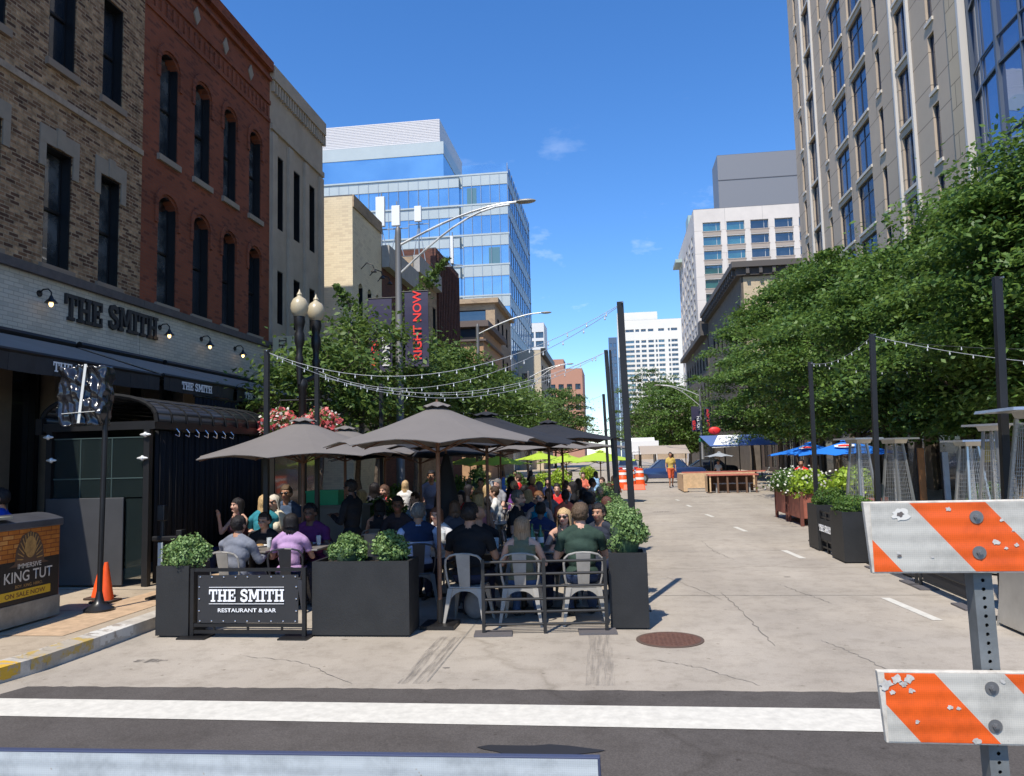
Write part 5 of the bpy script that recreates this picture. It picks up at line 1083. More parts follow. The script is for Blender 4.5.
# ================================================================== PARASOLS
UG = mat('canopy_grey', (.155, .138, .125), .85, var=.06, vscale=2); UB = mat('canopy_black', (.014, .014, .017), .8, var=.1, vscale=2)
def parasol(label, x, y, zap, r, zed, m, z0=0.0, n=8, rot=.0, wooden=True, group='parasols over the dining tables', lean=(0, 0), panels=None):
    t = thing('parasol', label, 'parasol', (x, y, z0), 0, group); zap -= z0; zed -= z0
    mb = MB(); K = 6; a = []; f = []
    for ang in range(n):
        for j in range(1, K+1):
            k = j/K
            for s_ in range(4):
                tt = (ang+s_/4)/n*2*math.pi+rot; edge = math.cos(math.pi/n)/math.cos(((s_/4)-.5)*2*math.pi/n); sc_ = edge*(1-(.035*k if s_ in (1, 2, 3) else 0)); rr = r*k*sc_
                sag = -.03*math.sin(math.pi*k)+(.05*k*math.sin(math.pi*s_/4))
                a.append((rr*math.cos(tt)+lean[0]*k*0, rr*math.sin(tt), zap-(zap-zed)*k+sag))
    def id_(A_, s_, j): q = (A_*4+s_) % (n*4); return 1+(q//4)*K*4+(j-1)*4+(q % 4)
    a = [(0, 0, zap)]+a
    for A_ in range(n):
        for s_ in range(4):
            f.append((0, id_(A_, s_, 1), id_(A_, s_+1, 1)))
            for j in range(1, K): f.append((id_(A_, s_, j), id_(A_, s_, j+1), id_(A_, s_+1, j+1), id_(A_, s_+1, j)))
    mb.add(a, f); 
    if panels:
        nf = len(mb.f)//n; mb.m = [1 if (i//nf) in panels[1] else 0 for i in range(len(mb.f))]
    o = mb.build('canopy', [m, panels[0]] if panels else m, t, smooth=False); md = o.modifiers.new('s', 'SOLIDIFY'); md.thickness = .008; md.offset = -1
    mb = MB(); mb.add([(0, 0, zap+.045)]+[(.18*r/1.4*math.cos(i*2*math.pi/(2*n)+rot), .18*r/1.4*math.sin(i*2*math.pi/(2*n)+rot), zap-.03+(.02 if i % 2 else -.0)) for i in range(2*n)], [(0, 1+i, 1+(i+1) % (2*n)) for i in range(2*n)]); o = mb.build('vent_cap', m, t); md = o.modifiers.new('s', 'SOLIDIFY'); md.thickness = .006
    mb = MB(); mb.tube((0, 0, zap+.03), (0, 0, zap+.065), .014); mb.build('finial', WOOD if wooden else BLK, t)
    mb = MB(); mb.tube((0, 0, .04), (0, 0, zap+.04), .024, None, 12); mb.build('pole', (WOOD if wooden else BLK), t)
    mb = MB()
    for i in range(n): tt = i*2*math.pi/n+rot; e = Vector((r*.97*math.cos(tt), r*.97*math.sin(tt), zed-.015)); mb.bar((0, 0, zap-.13), e-Vector((0, 0, .0)), .012, .014); mb.bar((0, 0, zap-.52*(zap-zed)/.5*.9-.12), Vector((0, 0, zap-.14)).lerp(e, .5), .012, .014)
    mb.build('ribs', WOOD if wooden else BLK, t)
    mb = MB(); mb.box(-.19, .19, -.19, .19, 0, .04); mb.tube((0, 0, .05), (0, 0, .3), .035); mb.build('base', BLK, t)
    return t
def apx(px, py, Y): p = aty(px, py, Y); return p.x, p.z
x, z = apx(437, 405, 8.6)
WM = mat('pole_wood_dark', (.16, .075, .04), .5, var=.3, vscale=6); WOOD = WM
parasol('grey parasol with worn wooden pole, nearest and centre of the dining area', x, 8.6, z, 1.28, 2.02, UG, rot=.25)
x, z = apx(303, 420, 10.7); parasol('large grey parasol over the left front tables', x, 10.7, z, 1.55, 1.93, UG, rot=.12)
x, z = apx(345, 428, 12.6); parasol('grey parasol partly hidden behind the two front grey ones', x, 12.6, z, 1.5, 1.95, UG, rot=.3)
x, z = apx(486, 414, 11.4); parasol('black parasol just behind the nearest grey one', x, 11.4, z, 1.55, 2.02, UB, rot=.2)
x, z = apx(548, 422, 14.2); parasol('black parasol farthest right beside the tall black pole', x, 14.2, z, 1.45, 2.12, UB, rot=.1)
x, z = apx(420, 432, 13.4); parasol('black parasol low behind the nearest grey one, centre left', x, 13.4, z, 1.6, 1.88, UB, rot=.35)
x, z = apx(562, 438, 18.5); parasol('grey parasol in the third row near the road edge', x, 18.5, z, 1.7, 2.02, UG, rot=.3)
x, z = apx(500, 440, 19.5); parasol('grey parasol in the third row at its middle', x, 19.5, z, 1.7, 2.0, UG, rot=.0)
x, z = apx(385, 438, 17.5); parasol('black parasol in the third row at the left, by the pavement', x, 17.5, z, 1.6, 1.95, UB, rot=.2)
UL = mat('canopy_lime', (.36, .50, .04), .7)
for i, (px, py, Y, r_) in enumerate([(498, 455, 32, 1.5), (600, 451, 31, 1.6), (566, 454, 36, 1.5), (540, 452, 40, 1.5), (470, 456, 37, 1.5)]):
    x, z = apx(px, py, Y); parasol('%s lime green parasol far back in the outdoor dining' % ('left', 'rightmost', 'middle', 'rear', 'far left')[i], x, Y, z, r_, z-.42, UL, rot=.2*i, group='lime green parasols far back')
# closed black parasol
x = aty(447, 520, 12.2).x
t = thing('closed_parasol', 'folded black parasol standing like a dark cone left of the centre', 'parasol', (x, 12.2, 0))
mb = MB(); mb.lathe((0, 0, .9), [(.20, 0), (.23, .03), (.2, .3), (.12, .7), (.05, 1.0), (.02, 1.05)], 14)
mb.v = [(v[0]*(1+.18*math.sin(7*math.atan2(v[1], v[0]))), v[1]*(1+.18*math.sin(7*math.atan2(v[1], v[0]))), v[2]) for v in mb.v]; mb.build('canopy', UB, t, smooth=True)
mb = MB(); mb.tube((0, 0, 0), (0, 0, 2.0), .022); mb.build('pole', WM, t)
# ================================================================== POLES + STRING LIGHTS
def black_pole(label, x, y, h, lean=(0, 0), r=.04, group='tall black poles for the string lights'):
    t = thing('light_pole', label, 'pole', (x, y, 0), 0, group); mb = MB(); mb.bar((0, 0, .02), (lean[0], lean[1], h), r*2, r*2, (0, 1, 0)); mb.build('post', BLK, t, bevel=.004)
    mb = MB(); mb.box(-.16, .16, -.16, .16, 0, .02); mb.build('base_plate', BLK, t)
    mb = MB(); mb.tube((lean[0], lean[1], h-.03), (lean[0]+.03, lean[1]-.08, h-.02), .008); mb.build('hook', GALV, t); return Vector((x+lean[0], y+lean[1], h-.03))
def ptop(px, py, Y): p = aty(px, py, Y); return p
a = ptop(620, 302, 9.6); bA = aty(632, 510, 9.6)
A1 = black_pole('nearest tall black pole rising from the front right planter corner', bA.x+.02, 9.6, a.z, (a.x-bA.x-.02, 0), .041)
a = ptop(606, 350, 13.7); A2 = black_pole('second tall black pole along the road edge of the patio', a.x+.13, 13.7, a.z, (-.13, 0), .036)
a = ptop(609, 350, 15.6); A2b = black_pole('black pole touching the second one, just behind it', a.x+.12, 15.6, a.z, (-.1, 0), .025)
a = ptop(603.5, 394, 24); A3 = black_pole('slim far black pole at the end of the patio row', a.x+.1, 24, a.z, (-.1, 0), .045)
a = ptop(267, 350, 10.6); B1 = black_pole('black pole at the left front of the patio beside the third awning', a.x, 10.6, a.z, (0, 0), .035)
a = ptop(317, 369, 12.6); B2 = black_pole('black pole right of the twin globe lamp', a.x, 12.6, a.z, (0, 0), .035)
a = ptop(381, 384, 17); B3 = black_pole('black pole standing among the left pavement trees', a.x, 17, a.z, (0, 0), .04)
rr_ = []
for i, (tx, ty, bx_, Y) in enumerate([(997, 277, 1004, 9.0), (872, 334, 877, 13.2), (810, 362, 817, 16.6)]):
    a = ptop(tx, ty, Y); b = aty(bx_, 520, Y); rr_.append(black_pole('%s black pole along the right hand fence' % ('nearest', 'middle', 'farthest')[i], b.x, Y, a.z, (a.x-b.x, 0), .04))
WIRE = mat('wire_black', (.03, .03, .03), .6); WIREL = mat('wire_pale', (.35, .36, .37), .5); BULBG = mat('bulb_glass', (.55, .56, .55), .1, 0, .6)
bulbproto = None
def string(label, A, B, sag, nb=14, pale=False, r=.0042):
    global bulbproto
    A = Vector(A); B = Vector(B); t = thing('string_lights', label, 'string lights', A, 0, 'strings of bulbs across the street dining'); mb = MB(); P = []
    for i in range(21): k = i/20; p = (B-A)*k; p.z -= sag*4*k*(1-k); P.append(p)
    mb.path(P, r, 5); mb.build('wire', WIREL if pale else WIRE, t)
    for i in range(nb):
        k = (i+.7)/(nb+.4); p = (B-A)*k; p.z -= sag*4*k*(1-k)
        if bulbproto is None:
            q = MB(); q.tube((0, 0, 0), (0, 0, -.03), .006, None, 6); q.ell((0, 0, -.04), (.011, .011, .017), 8, 6); b = q.build('bulb', BULBG, t, smooth=True); bulbproto = b
        else: b = bulbproto.copy(); COL.objects.link(b); b.parent = t
        b.location = p
string('bulb string from the nearest tall pole across to the left front pole', A1, B1, .6, 20, True)
string('bulb string from the nearest tall pole towards the pole by the globe lamp', A1+Vector((0, .02, -.01)), B2, .62, 18, True)
string('bulb string from the second tall pole to the pole by the globe lamp', A2, B2+Vector((0, 0, -.08)), .5, 18, True)
string('bulb string from the left front pole to the second tall pole', B1, A2, .75, 18, True)
string('bulb string from the second tall pole to the far left pole among trees', A2, B3, .45, 14, True)
string('bulb string from the farthest slim pole to the left trees', A3, B3+Vector((-.5, 6, 0)), .5, 12)
string('bulb string between the middle and the nearest right hand poles', rr_[1], rr_[0]+Vector((2.2, 1.5, -.9)), .10, 10, True)
string('bulb string between the farthest and the middle right hand poles', rr_[2], rr_[1], .16, 9, True)
string('dark cable from the farthest right hand pole into the right trees', rr_[2], rr_[2]+Vector((4, 2, .1)), .2, 6)
string('bulb string along the right side behind the nearest pole', rr_[1]+Vector((0, 0, -.05)), (8.2, 12.5, 3.3), .12, 8)
# ================================================================== PEOPLE
SKINS = {'fair': mat('skin_fair', (.55, .32, .23), .55, 0, .4), 'tan': mat('skin_tan', (.40, .21, .13), .55, 0, .4), 'brown': mat('skin_brown', (.14, .07, .045), .5, 0, .4)}
SHOE = mat('shoe_dark', (.03, .028, .028), .6)
def cloth(c): return mat('cloth_%.3f_%.3f_%.3f' % c, c, .85, 0, .2, var=.16, vscale=9, bump=.6, bscale=13)
def hairm(c):
    nm = 'hair_%.3f_%.3f_%.3f' % c
    if nm in MATS: return MATS[nm]
    m = mat(nm, c, .5, 0, .3, var=.55, vscale=1, bump=.7, bscale=1)
    for q in m.node_tree.nodes:      # strands: noise stretched down the hair
        if q.type == 'TEX_NOISE':
            mp = m.node_tree.nodes.new('ShaderNodeMapping'); mp.inputs['Scale'].default_value = (110, 110, 9); lk = q.inputs['Vector'].links[0]; src = lk.from_socket
            m.node_tree.links.new(src, mp.inputs[0]); m.node_tree.links.new(mp.outputs[0], q.inputs['Vector'])
    return m
def body_prims(pose, arms, fem):
    P = []; S = lambda *a: P.append(a)
    V = Vector
    if pose == 'sit':
        hz = .53; lean = .03; hip = V((0, -.02, hz)); sh = 1.02
    else: hz = .93; lean = 0; hip = V((0, 0, hz)); sh = 1.43
    k = .9 if fem else 1.0
    S('e', hip+V((0, 0, .02)), V((.165, .125, .12)), 'pants')
    S('e', hip+V((0, 0, .19)), V((.135*k, .105, .15)), 'torso')
    S('e', V((0, lean*.5, sh-.17)), V((.165*k, .12, .17)), 'torso')
    S('e', V((0, lean-.01, sh-.06)), V((.17*k, .095, .10)), 'torso')
    if fem:
        for s in (-1, 1): S('e', V((s*.07, lean+.09, sh-.19)), V((.06, .05, .06)), 'torso')
    S('c', V((-.155*k, lean, sh-.015)), V((-.05, lean, sh+.045)), .05, .05, 'torso'); S('c', V((.155*k, lean, sh-.015)), V((.05, lean, sh+.045)), .05, .05, 'torso')
    S('c', V((0, lean, sh+.02)), V((0, lean+.025, sh+.13)), .058*k, .052*k, 'neck')
    hc = V((0, lean+.035, sh+.215))
    S('e', hc+V((0, -.012, .025)), V((.077, .095, .095)), 'head'); S('e', hc+V((0, .022, -.035)), V((.062, .072, .085)), 'head'); S('e', hc+V((0, .055, -.085)), V((.034, .03, .028)), 'head')
    S('c', hc+V((0, .088, .012)), hc+V((0, .112, -.028)), .010, .015, 'head')
    for s in (-1, 1):
        S('e', hc+V((s*.079, -.005, -.012)), V((.014, .022, .032)), 'head'); S('e', hc+V((s*.032, .078, -.025)), V((.024, .02, .02)), 'head')
    S('e', hc+V((0, .083, .035)), V((.055, .018, .012)), 'head'); S('e', hc+V((0, .089, -.058)), V((.026, .014, .010)), 'lips')
    for s in (-1, 1):
        a_ = arms[0] if s < 0 else arms[1]; A = V((s*.185*k, lean, sh-.035))
        B = {'table': V((s*.25, lean+.10, sh-.29)), 'side': V((s*.25, lean-.02, sh-.31)), 'up': V((s*.25, lean+.16, sh-.25)), 'lap': V((s*.24, lean+.02, sh-.30)), 'fold': V((s*.24, lean+.14, sh-.27)), 'hold': V((s*.23, lean+.06, sh-.30)), 'chin': V((s*.2, lean+.2, sh-.26)), 'swing': V((s*.25, lean+.08*s, sh-.30))}[a_]
        C = {'table': V((s*.17, lean+.34, sh-.235)), 'side': V((s*.27, lean+.04, sh-.56)), 'up': V((s*.23, lean+.22, sh+.02)), 'lap': V((s*.14, lean+.24, sh-.39)), 'fold': V((-s*.02, lean+.28, sh-.22)), 'hold': V((s*.10, lean+.30, sh-.22)), 'chin': V((s*.10, lean+.17, sh-.02)), 'swing': V((s*.25, lean+.12+.12*s, sh-.52))}[a_]
        S('c', A, B, .052*k, .040*k, 'uarm'); S('c', B, C, .040*k, .027*k, 'farm')
        d = (C-B).normalized(); side = d.cross(V((0, 0, 1)));
        if side.length < .2: side = V((1, 0, 0))
        side.normalize(); up = side.cross(d); H = C+d*.055
        S('c', C, H, .027, .033, 'hand')
        for fi, (o, ln) in enumerate(((-.027, .062), (-.009, .075), (.009, .070), (.026, .055))):
            b = H+d*.02+side*o; m_ = b+d*ln*.55-up*.006; S('c', b, m_, .0095, .0088, 'hand'); S('c', m_, m_+d*ln*.38-up*.022, .0088, .0075, 'hand')
        tb = C+d*.02-side*s*.025; S('c', tb, tb+d*.05-side*s*.022-up*.015, .011, .009, 'hand')
        # legs
        if pose == 'sit': K_ = V((s*.115, .40, .50)); F_k = V((s*.12, .40+(.04 if s > 0 else -.03), .09)); S('c', V((s*.085, .02, hz-.01)), K_, .085, .060, 'pants')
        elif pose == 'walk': K_ = V((s*.10, .14*s+.06, .50)); F_k = V((s*.10, .22*s-.05, .09 if s > 0 else .12)); S('c', V((s*.085, 0, hz-.04)), K_, .088, .060, 'pants')
        else: K_ = V((s*.10, .01, .49)); F_k = V((s*.11, -.02, .09)); S('c', V((s*.085, 0, hz-.04)), K_, .088, .060, 'pants')
        S('c', K_, F_k, .055, .037, 'shin'); S('c', F_k+V((0, -.03, -.045)), F_k+V((s*.015, .16, -.06)), .036, .03, 'foot')
    return P, hc
def build_person(label, pose='sit', arms=('table', 'table'), fem=False, skin='fair', hair='short', hc_=(.03, .02, .015), shirt=(.02, .02, .02), sleeve='short', pants=(.02, .025, .05), glasses=False, vox=.0125, bald=False, legs='long', vest=None, cap=None, beard=False):
    P, hd = body_prims(pose, arms, fem); mb = MB()
    for p in P:
        if p[0] == 'e': mb.ell(p[1], p[2], 16, 10)
        else:
            _, a, b, r0, r1, lb = p; mb.tube(a, b, r0, r1, 12); mb.ell(a, (r0,)*3, 12, 8); mb.ell(b, (r1,)*3, 12, 8)
    o = mb.build('tmp', SHOE); md = o.modifiers.new('r', 'REMESH'); md.mode = 'VOXEL'; md.voxel_size = vox; md.use_smooth_shade = True
    m2 = o.modifiers.new('s', 'SMOOTH'); m2.factor = .5; m2.iterations = 2
    bpy.context.view_layer.update(); me = bpy.data.meshes.new_from_object(o.evaluated_get(bpy.context.evaluated_depsgraph_get())); bpy.data.objects.remove(o)
    nv = len(me.vertices); co = np.empty(nv*3); me.vertices.foreach_get('co', co); co = co.reshape(-1, 3); no = np.empty(nv*3); me.vertices.foreach_get('normal', no); no = no.reshape(-1, 3)
    fs = [tuple(p.vertices) for p in me.polygons]; fc = np.array([co[list(f)].mean(0) for f in fs])
    best = np.full(len(fs), 9.0); lab = np.zeros(len(fs), int); par = np.zeros(len(fs)); names = []
    for i, p in enumerate(P):
        names.append(p[-1])
        if p[0] == 'e':
            q = (fc-np.array(p[1]))/np.array(p[2]); l_ = np.linalg.norm(q, axis=1); d = (l_-1)*min(p[2]); t = np.zeros(len(fs))
        else:
            a = np.array(p[1]); b = np.array(p[2]); ab = b-a; t = np.clip(((fc-a)@ab)/(ab@ab), 0, 1); d = np.linalg.norm(fc-a-t[:, None]*ab, axis=1)-(p[3]+(p[4]-p[3])*t)
        u = d < best; best[u] = d[u]; lab[u] = i; par[u] = t[u]
    nmz = np.array(names)[lab]
    def clothmask():
        m = nmz == 'torso'
        if sleeve != 'tank': m |= (nmz == 'neck') & (fc[:, 2] < hd.z-.160-.03*(fc[:, 1] > .03))
        if sleeve == 'tank': m &= ~((fc[:, 2] > hd.z-.245) & (np.abs(fc[:, 0]) > .085))
        if sleeve == 'short': m |= (nmz == 'uarm') & (par < .62)
        if sleeve == 'long': m |= (nmz == 'uarm') | (nmz == 'farm')
        if sleeve == 'roll': m |= (nmz == 'uarm') | ((nmz == 'farm') & (par < .25))
        m |= (nmz == 'uarm') & (par < .04) & (sleeve != 'tank')
        m |= (nmz == 'pants') & (fc[:, 2] > (.53 if pose == 'sit' else .93)+.03)
        return m
    sm = clothmask(); pm = (nmz == 'pants') & ~sm
    if legs == 'long': pm |= nmz == 'shin'
    t = thing('person', label, 'person')
    me.materials.clear(); me.materials.append(SKINS[skin]); me.materials.append(mat('lips', (.35, .10, .09), .5)); me.polygons.foreach_set('material_index', (nmz == 'lips').astype(int))
    bd = bpy.data.objects.new('body', me); COL.objects.link(bd); bd.parent = t
    def shell(name, mask, off_, m):
        idx = np.nonzero(mask)[0]
        if len(idx) < 8: return None
        used = np.unique(np.concatenate([np.array(fs[i]) for i in idx])); mp = {v: i for i, v in enumerate(used)}
        q = co[used]+no[used]*(off_+.004*np.sin(co[used][:, 2:3]*38+co[used][:, 0:1]*17)+.003*np.sin(co[used][:, 1:2]*55+co[used][:, 2:3]*22))
        mm = bpy.data.meshes.new(name); mm.from_pydata([tuple(v) for v in q], [], [tuple(mp[v] for v in fs[i]) for i in idx]); mm.materials.append(m); mm.polygons.foreach_set('use_smooth', [True]*len(idx))
        ob = bpy.data.objects.new(name, mm); COL.objects.link(ob); ob.parent = t; md = ob.modifiers.new('s', 'SOLIDIFY'); md.thickness = .005; return ob
    shell('shirt', sm, .011, cloth(shirt)); shell('trousers', pm, .010, cloth(pants)); shell('shoe', nmz == 'foot', .008, SHOE)
    if vest: shell('dark_panel', (nmz == 'torso') & (fc[:, 2] > hd.z-.38) & (fc[:, 1] < .05), .018, cloth(vest))
    for s in (-1, 1):
        q = MB(); q.ell(hd+Vector((s*.032, .093, .006)), (.013, .009, .009), 8, 6); q.build('eye', mat('eye_dark', (.03, .025, .02), .3), t, smooth=True)
    if glasses:
        q = MB()
        for s in (-1, 1): q.ell(hd+Vector((s*.034, .105, .008)), (.030, .010, .022), 12, 7); q.bar(hd+Vector((s*.06, .09, .012)), hd+Vector((s*.083, .0, .012)), .004, .006)
        q.bar(hd+Vector((-.01, .112, .014)), hd+Vector((.01, .112, .014)), .005, .006); q.build('sunglasses', mat('sunglass', (.015, .012, .012), .15), t, smooth=True)
    if not bald and hair in ('short', 'bun'):
        fz = fc[:, 2]-hd.z; fy = fc[:, 1]-hd.y; sc2 = (nmz == 'head') | ((nmz == 'neck') & (fy < -.02))
        m_ = sc2 & (fz > np.where(fy > .045, .062, np.where(fy > -.01, .012, -.062))) & ~((np.abs(fc[:, 0]) > .076) & (fz < .025) & (fz > -.05) & (fy > -.035))
        used_ = np.unique(np.concatenate([np.array(fs[i]) for i in np.nonzero(m_)[0]])); rg = np.random.default_rng(len(fs)); no2 = no.copy()
        ho = shell('hair', m_, .010, hairm(hc_))
        cc = np.empty(len(ho.data.vertices)*3); ho.data.vertices.foreach_get('co', cc); cc = cc.reshape(-1, 3); top_ = np.clip((cc[:, 2]-hd.z)/.12, 0, 1)
        dirv = cc-np.array(hd); dirv /= np.linalg.norm(dirv, axis=1)[:, None]+1e-6; cc += dirv*(.012*top_[:, None]+.004*rg.normal(size=(len(cc), 1))); ho.data.vertices.foreach_set('co', cc.ravel())
        if hair == 'bun': q = MB(); q.ell(hd+Vector((0, -.115, .06)), (.045, .045, .045), 10, 7); q.build('hair_bun', hairm(hc_), t, smooth=True)
    elif not bald:
        # hair: skull shell whose lower edge runs lower at the sides and back
        n, kk = 40, 14; mbh = MB(); rings = []; rnd = random.Random(hash(label) % 999)
        for j in range(kk+1):
            row = []
            for i in range(n):
                a_ = 2*math.pi*i/n; fr = math.cos(a_)      # 1 = front
                fr = math.sin(a_)                           # +y is the face
                bottom = {'short': (.06, -.055), 'long': (.045, -.33), 'bob': (.045, -.16), 'bun': (.055, -.07)}[hair]
                wgt = 1/(1+math.exp(-(fr-.38)*14)); zb_ = bottom[0]*wgt+bottom[1]*(1-wgt)*(1 if fr < .35 else 1)
                th = math.acos(max(-1, min(1, 1)))
                ztop = .128; z = ztop-(ztop-zb_)*(j/kk)**1.0 if j else ztop
                # radius on the skull ellipsoid
                zz = (z-.025)/.108; r_ = math.sqrt(max(0.0, 1-zz*zz)) if zz > 0 else 1.0
                fl = .97+(.02 if z < -.05 else 0)+(.12*min(1, max(0, -(z+.02)/.3)))
                if z < -.16: fl *= 1-.25*min(1, (-.16-z)/.2)
                rid = 1+.018*math.sin(i*5.1+j*.4)+.015*math.sin(i*2.3+1)
                if hair in ('short', 'bun'): fl = .93 if z > -.03 else .90; rid = 1+.01*math.sin(i*5.1+j)
                x = .090*r_*math.cos(a_)*fl*rid; y = -.012+(.108 if fr < 0 else .102)*r_*math.sin(a_)*fl*rid*(1 if z > -.06 else .75)
                if z < -.05 and fr > 0: y *= .6
                row.append(hd+Vector((x, y, z+(.022*math.sin(i*3.3)+.016*math.sin(i*7.1+2))*(j/kk)**3*(fr < .35))))
            rings.append(row)
        vs = [hd+Vector((0, -.012, .136))]+[p for r in rings[1:] for p in r]; f = [(0, 1+i, 1+(i+1) % n) for i in range(n)]
        for j in range(kk-1):
            for i in range(n): f.append((1+j*n+i, 1+(j+1)*n+i, 1+(j+1)*n+(i+1) % n, 1+j*n+(i+1) % n))
        mbh.add(vs, f)
        if hair == 'bun': mbh.ell(hd+Vector((0, -.11, .06)), (.05, .05, .05), 10, 7)
        ho = mbh.build('hair', hairm(hc_), t, smooth=True, fix=True); md = ho.modifiers.new('s', 'SOLIDIFY'); md.thickness = .008; md.offset = 0
    if beard: q = MB(); q.ell(hd+Vector((0, .052, -.085)), (.058, .048, .042), 14, 8); q.build('beard', hairm(hc_), t, smooth=True)
    if cap: q = MB(); q.lathe(hd+Vector((0, -.01, .05)), [(.10, 0), (.10, .05), (.07, .09), (.001, .10)], 18); q.ell(hd+Vector((0, .12, .055)), (.07, .07, .008), 12, 6); q.build('cap', cloth(cap), t, smooth=True)
    t['_top'] = hd.z+.137
    return t
def headz(px, py, Y): p = aty(px, py, Y); return p.x, p.z
SEATED = []
def seat(label, px, py, Y, rz=0, ch=None, short=None, z0=0, **k):
    """put a seated person with the crown of the head at the measured direction and distance"""
    x, z = headz(px, py, Y); t = build_person(label, 'sit', **k); s = max(.86, min(1.1, (z-z0)/t['_top']))
    wd_ = 1.16 if Y < 11.2 else 1.08; t.scale = (s*wd_, s*(wd_*.5+.5), s); a = R(rz); t.location = (x+.0*math.sin(a), Y, z0); t.rotation_euler = (0, 0, a); del t['_top']
    if ch: d = Vector((math.sin(a), -math.cos(a)))*.03; chair(x+d.x, Y+d.y, a, '%s metal chair under the %s' % ('dark' if ch == 'd' else 'pale grey', short), ch == 'd')
    return t
def stand(label, px, py, Y, rz=0, z0=0, pose='stand', **k):
    x, z = headz(px, py, Y); t = build_person(label, pose, **k); s = max(.80, min(1.12, (z-z0)/t['_top'])); t.scale = (s,)*3; t.location = (x, Y, z0); t.rotation_euler = (0, 0, R(rz)); del t['_top']; return t
BL = (.012, .012, .014); BRN = (.05, .028, .016); BLD = (.50, .34, .17); GRY = (.16, .15, .14); DK = (.015, .012, .012)
# front row, backs to the camera
seat('person in light grey suit jacket seen from behind at the left banner fence', 236, 516, 9.2, -8, 'c', 'man in grey suit', arms=('table', 'table'), shirt=(.17, .18, .21), sleeve='long', hc_=DK, skin='tan', pants=(.12, .12, .14))
seat('person in black tee shirt facing the street across from the grey suit', 267, 512, 10.25, 172, 'd', 'man in black tee facing the grey suit', arms=('fold', 'fold'), shirt=BL, hc_=BRN, skin='tan', hair='short')
seat('person with black bob hair and lavender top beside the grey suit', 290, 513, 9.5, 10, 'd', 'woman in lavender top', fem=True, hair='bob', hc_=DK, shirt=(.40, .25, .42), sleeve='short', arms=('table', 'table'), skin='tan')
seat('person in plum top facing the street left of the standing waiter', 312, 503, 10.4, 180, 'd', 'diner in plum top', shirt=(.10, .02, .09), sleeve='short', hc_=DK, skin='brown')
stand('waiter in black standing in the shade above the wide planter', 352, 479, 10.6, 75, arms=('hold', 'hold'), shirt=BL, sleeve='long', pants=BL, hc_=DK, skin='brown', hair='short')
seat('person in pale blue shirt with navy back panel, left of the parasol pole', 418, 503, 9.9, 15, 'd', 'man in pale blue and navy shirt', shirt=(.36, .43, .60), vest=(.018, .03, .07), sleeve='roll', hc_=GRY, skin='tan', arms=('table', 'table'))
seat('person in black tee shirt with short dark hair in front row seen from behind', 468, 503, 8.85, -4, 'c', 'man in black tee of the front row', shirt=BL, hc_=DK, skin='tan', arms=('table', 'table'))
seat('bald person in black just behind the black tee shirt of the front row', 479, 505, 9.7, 25, 'd', 'bald man in black', shirt=BL, bald=True, skin='tan')
seat('person with long light brown hair and olive tank top behind the rail fence', 521, 516, 8.85, 0, 'c', 'woman in olive tank top', fem=True, hair='long', hc_=(.30, .19, .11), shirt=(.145, .145, .09), sleeve='tank', arms=('table', 'table'), pants=(.05, .09, .19))
seat('person in dark green tee shirt seen from behind at the rail fence', 580, 503, 8.9, 6, 'c', 'man in dark green tee', shirt=(.028, .05, .038), hc_=(.10, .065, .04), skin='fair', arms=('table', 'table'), pants=(.04, .06, .12))
seat('smiling blonde person with sunglasses facing the street behind the green tee shirt', 565, 507, 10.1, 168, 'c', 'smiling blonde with sunglasses', fem=True, hair='long', hc_=BLD, shirt=(.03, .03, .035), sleeve='tank', glasses=True, arms=('table', 'table'))
seat('bald person dressed in dark with one hand raised beside the bushes', 601, 503, 10.3, 150, 'd', 'person raising a hand', shirt=(.03, .035, .05), sleeve='long', hc_=DK, skin='tan', arms=('side', 'up'), hair='short')
# second depth
seat('person in black shirt with grey beard, side view, middle of the dining area', 514, 490, 12.2, -100, 'c', 'bearded man in black', shirt=(.02, .02, .022), hc_=GRY, beard=True, skin='fair', arms=('table', 'lap'))
seat('person in teal top facing the street in the middle of the dining area', 539, 491, 13.4, 180, 'c', 'woman in teal top', fem=True, hair='short', hc_=(.16, .07, .03), shirt=(.01, .22, .32), sleeve='tank', arms=('table', 'table'))
seat('person with curly dark hair in navy seen from behind, before the teal top', 540, 503, 11.6, 0, 'd', 'diner in navy', shirt=(.02, .03, .08), hc_=DK, skin='brown', arms=('table', 'side'))
seat('blonde person in pink top seen from behind in the centre', 478, 493, 12.6, 10, 'c', 'blonde in pink top', fem=True, hair='bob', hc_=BLD, shirt=(.50, .20, .24), sleeve='tank')
seat('person with reddish hair and white blouse smiling at left centre', 438, 506, 10.9, 170, 'd', 'red haired diner in white', fem=True, hair='long', hc_=(.16, .06, .03), shirt=(.55, .55, .56), sleeve='short')
seat('person in grey cardigan with brown bob behind the red haired diner', 455, 500, 11.8, 20, 'd', 'diner in grey cardigan', fem=True, hair='bob', hc_=(.14, .08, .05), shirt=(.07, .07, .09), sleeve='long')
stand('person in lilac grey shirt standing behind the tables at left centre', 431, 470, 15.2, 200, shirt=(.22, .23, .34), sleeve='roll', pants=(.10, .10, .12), hc_=DK, skin='tan', arms=('hold', 'side'))
stand('person with long blonde hair and white top standing at left centre', 405, 480, 15.8, 5, fem=True, hair='long', hc_=BLD, shirt=(.60, .58, .55), sleeve='short', pants=(.3, .3, .3), arms=('side', 'side'))
seat('person in dark blouse with tied hair left of the blue shirt', 398, 496, 11.4, 190, 'd', 'diner in dark blouse', fem=True, hair='bun', hc_=DK, shirt=(.03, .025, .03), sleeve='short', skin='brown')
seat('person in dark vest with black hair seen from behind at the second planter shrub', 379, 499, 12.0, 0, 'c', 'diner in dark vest', fem=True, hair='bob', hc_=DK, shirt=(.03, .03, .035), sleeve='tank')
